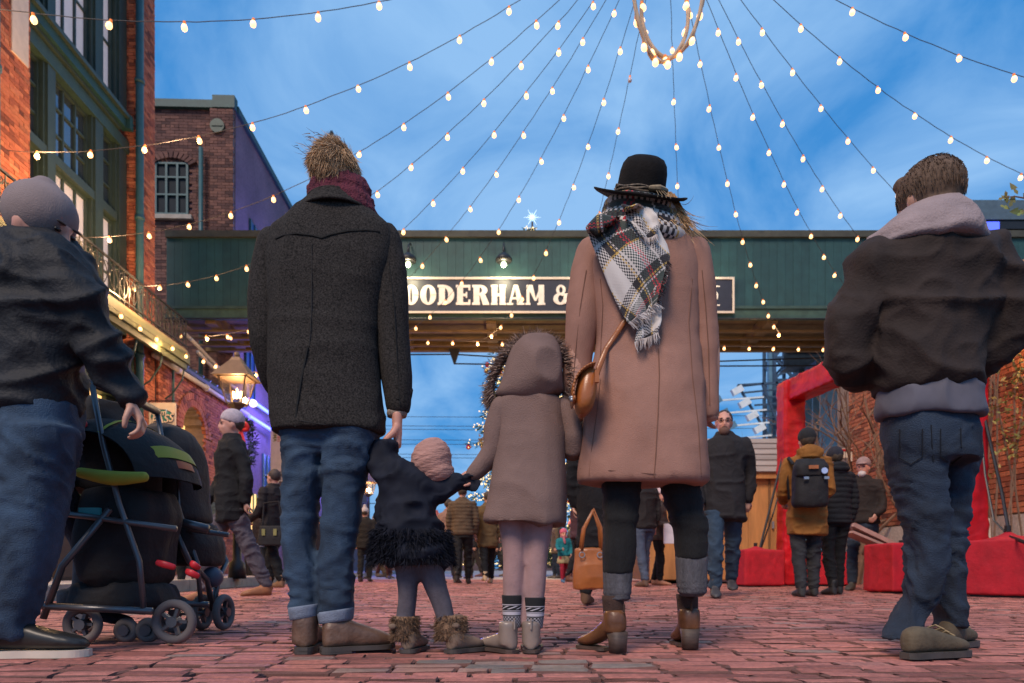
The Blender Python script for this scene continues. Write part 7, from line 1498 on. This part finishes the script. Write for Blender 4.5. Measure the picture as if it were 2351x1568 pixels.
for x_ in (-.08, .11): mb = MB(); mb.box((x_ - .022, -.150, .02), (x_ + .022, -.138, .045)); mb.build('buckle', STEEL, rs)
for x_ in (-.13, .13): mb = MB(); mb.tube([(x_, .08, .2), (x_ * 1.2, .16, .28), (x_ * 1.25, .2, .2), (x_ * 1.25, .12, -.15)], .018, 8, flat=.4); mb.build('shoulder_strap', BLK, rs, smooth=True)
figure('companion in black quilted jacket right of the mustard parka, hand hanging', 1916, 7.5, 1.62, PI + .1, (.018, .018, .022), (.012, .012, .014), (.02, .018, .018), ((.02, .02, .03), 'beanie'), hem=.84, stride=.05, arms=((.05, 0), (.05, 0)), style='quilt', vox=.014, hood=True)
figure('older man with flat cap and white beard in dark jacket carrying boards', 1982, 9.0, 1.75, R(-40), (.04, .028, .025), (.035, .055, .09), (.06, .05, .04), ((.30, .20, .19), 'cap'), (.5, .45, .42), hem=.86, stride=.2, arms=((.3, .4), (.2, .4)), face=True, beard=mat('white_beard', (.55, .5, .48), .9))
bd = MB(); bd.beam(P(1948, 1206, 8.6), P(2040, 1250, 8.6), .3, .05); bd.beam(P(1945, 1222, 8.6), P(2040, 1262, 8.6), .3, .03); o = bd.build('carried_boards', mat('pink_wood', (.42, .24, .2), .7, .2)); tag(o, 'stack of pale boards held by the bearded older man', 'boards')
figure('dark haired woman in black coat with gold buckled bag, left of the jeans', 628, 8.6, 1.55, R(-115), (.03, .022, .024), (.012, .012, .014), (.2, .10, .05), None, (.05, .03, .025), hem=.80, stride=.16, arms=((.1, .7), (.2, .6)), vox=.016, face=True)
hb = thing('shoulder_bag', 'black shoulder bag with gold buckles carried by the dark haired woman', 'bag', tuple(P(625, 1230, 8.35))); mb = MB(); mb.loft([(-.12, 0, 0, .17, .06), (0, 0, 0, .17, .07), (.12, 0, 0, .15, .05)], 18, .7); mb.build('bag_body', BLK, hb, smooth=True)
for x_ in (-.08, .06): mb = MB(); mb.box((x_ - .02, -.08, -.0), (x_ + .02, -.07, .08)); mb.build('buckle', mat('gold_buckle', (.5, .33, .1), .3, metal=.8), hb)
mb = MB(); mb.tube([(-.12, 0, .11), (-.1, 0, .4), (.08, 0, .42), (.13, 0, .11)], .012, 6); mb.build('strap', BLK, hb)
figure('person in black with raised hand standing by the arched doorway', 436, 9.6, 1.62, R(10), (.015, .013, .015), (.02, .02, .02), hem=.8, arms=((.1, .9), (.1, .1)), face=True)
figure('person in green and grey by the arched doorway', 470, 10.4, 1.6, R(-20), (.12, .14, .13), (.03, .03, .04), hem=.85, face=True, arms=((.1, .4), (.1, .4)))
figure('person in brown quilted jacket walking away behind the toddler', 1062, 12.2, 1.78, PI, (.15, .095, .055), (.02, .018, .018), (.03, .02, .015), None, hem=.86, stride=.18, style='quilt', vox=.018, arms=((.1, .1), (.1, .1)))
figure('person in long tan coat and pale shoes behind the hem of the taupe coat', 1120, 12.6, 1.72, PI + .2, (.20, .12, .05), (.015, .013, .013), (.5, .34, .2), hem=.68, stride=.16)
figure('person in pink beige jacket between toddler and quilted jacket', 1030, 13.0, 1.62, PI - .5, (.38, .22, .17), (.03, .025, .03), (.1, .08, .08), hem=.86)
figure('little girl in turquoise jacket, cream frilled skirt, red leggings and blue wellies', 1294, 13.6, 1.06, R(12), (.02, .26, .30), (.45, .02, .05), (.06, .16, .26), ((.62, .12, .18), 'beanie'), hem=.86, stride=.14, arms=((.5, .9), (.2, .2)), style='puff', scarf=(.70, .22, .28), skirt=(.45, .36, .2), face=True, child=True)
figure('man in plum jacket facing right by the lit tree', 1330, 11.6, 1.70, R(70), (.10, .045, .06), (.02, .02, .025), (.12, .05, .03), ((.05, .04, .06), 'beanie'), stride=.16, arms=((.4, .2), (.2, .3)), face=True)
pb, _ = figure('person in long black coat carrying the tan tote behind the black leggings', 1375, 5.6, 1.62, PI - .3, (.013, .012, .013), (.02, .02, .022), (.12, .06, .03), hem=.50, stride=.1, vox=.016)
tt = thing('tote_bag', 'big tan leather tote with ring handles hanging behind the black leggings', 'bag', tuple(P(1362, 1290, 5.0)))
mb = MB(); mb.loft([(-.20, .02, 0, .17, .07), (-.1, .01, 0, .165, .08), (.09, 0, 0, .14, .05), (.10, 0, 0, .13, .04)], 24, .7); obj('bag_body', remesh(mb, .01, 2, d_coat(.01, 2, 3)), TAN, tt, True)
for dy in (-.05, .05): mb = MB(); mb.tube([(-.09, dy, .09), (-.07, dy, .24), (.0, dy, .38), (.05, dy, .25), (.06, dy, .09)], .012, 8, flat=.5); mb.build('handle', TAN, tt, smooth=True)
mb = MB()
for x_ in (-.09, .04): mb.tube([(x_ + .02 * math.cos(a), -.075, .05 + .02 * math.sin(a)) for a in np.linspace(0, 6.28, 11)], .004, 5)
mb.build('rings', STEEL, tt)
figure('man in dark jacket and blue jeans seen between the black leggings', 1478, 10.6, 1.85, PI + .5, (.035, .028, .028), (.10, .13, .20), (.12, .07, .05), hem=.84, stride=.08)
figure('woman in striped knitted hat, brown jacket and tall tan boots by the gold counter', 1512, 11.4, 1.62, R(60), (.10, .07, .06), (.012, .012, .012), (.38, .17, .10), ((.55, .4, .4), 'pom'), hem=.80, stride=.05, arms=((.3, .8), (.3, .8)), face=True)
wb = MB(); wb.box((-.1, 0, -.16), (.1, .08, .16)); o = wb.build('shopping_bag', mat('white_bag', (.6, .55, .6), .6)); o.location = P(1540, 1225, 11.0); tag(o, 'white plastic bag hanging by the gold counter', 'bag')
figure('child with white bobble hat and dark coat right of the jeans', 838, 14.2, 1.55, PI, (.03, .025, .022), (.03, .028, .025), (.06, .03, .02), ((.5, .42, .4), 'pom'), hem=.78, stride=.08)
rr = random.Random(12); cc = [(.03, .028, .03), (.05, .035, .03), (.02, .03, .05), (.12, .04, .04), (.04, .05, .04), (.16, .11, .07), (.02, .02, .02), (.07, .06, .07)]
crowd = [(862, 17.5), (880, 19), (905, 18.2), (1003, 17.8), (1048, 19.4), (1092, 18.4), (1142, 19.5), (1168, 17.6), (1276, 18.6), (1312, 19.6), (1352, 16.8), (1408, 18.8), (1500, 19.0), (1528, 17.2), (1556, 19.2), (1598, 18), (735, 19.5), (608, 15.6), (1395, 15.0)]
places = ['just right of the blue jeans', 'second figure right of the blue jeans', 'behind the frayed hem of the navy coat', 'behind the toddler legs on the left', 'behind the brown quilted jacket', 'between the quilted and tan coats', 'under the left edge of the taupe coat', 'left of the pink tights', 'just left of the turquoise jacket', 'just right of the turquoise jacket', 'above the tan tote bag', 'between tote bag and black leggings', 'far back between the two black leggings', 'near the striped hat between the leggings', 'at the gold counter by the right legging', 'right of the right legging', 'seen between the two jeans legs', 'by the litter bin on the sidewalk', 'behind the tote bag handles']
names_ = {0: 'black', 1: 'dark brown', 2: 'navy', 3: 'dark red', 4: 'dark green', 5: 'tan', 6: 'deep black', 7: 'grey'}
for k, (x, d_) in enumerate(crowd):
    ci = rr.randrange(8); figure('distant visitor in %s coat, %s' % (names_[ci], places[k]), x, d_, rr.uniform(1.58, 1.8), rr.choice([PI, PI, 0, PI / 2, -PI / 2, .5]), cc[ci], cc[rr.randrange(8)], cc[rr.choice([1, 3, 5])], rr.choice([None, ((.3, .08, .08), 'pom'), ((.03, .03, .04), 'beanie'), ((.3, .28, .28), 'beanie')]), hem=rr.choice([.8, .7, .86]), stride=rr.uniform(.02, .2), vox=.03, group='distant visitors at the far end of the street')
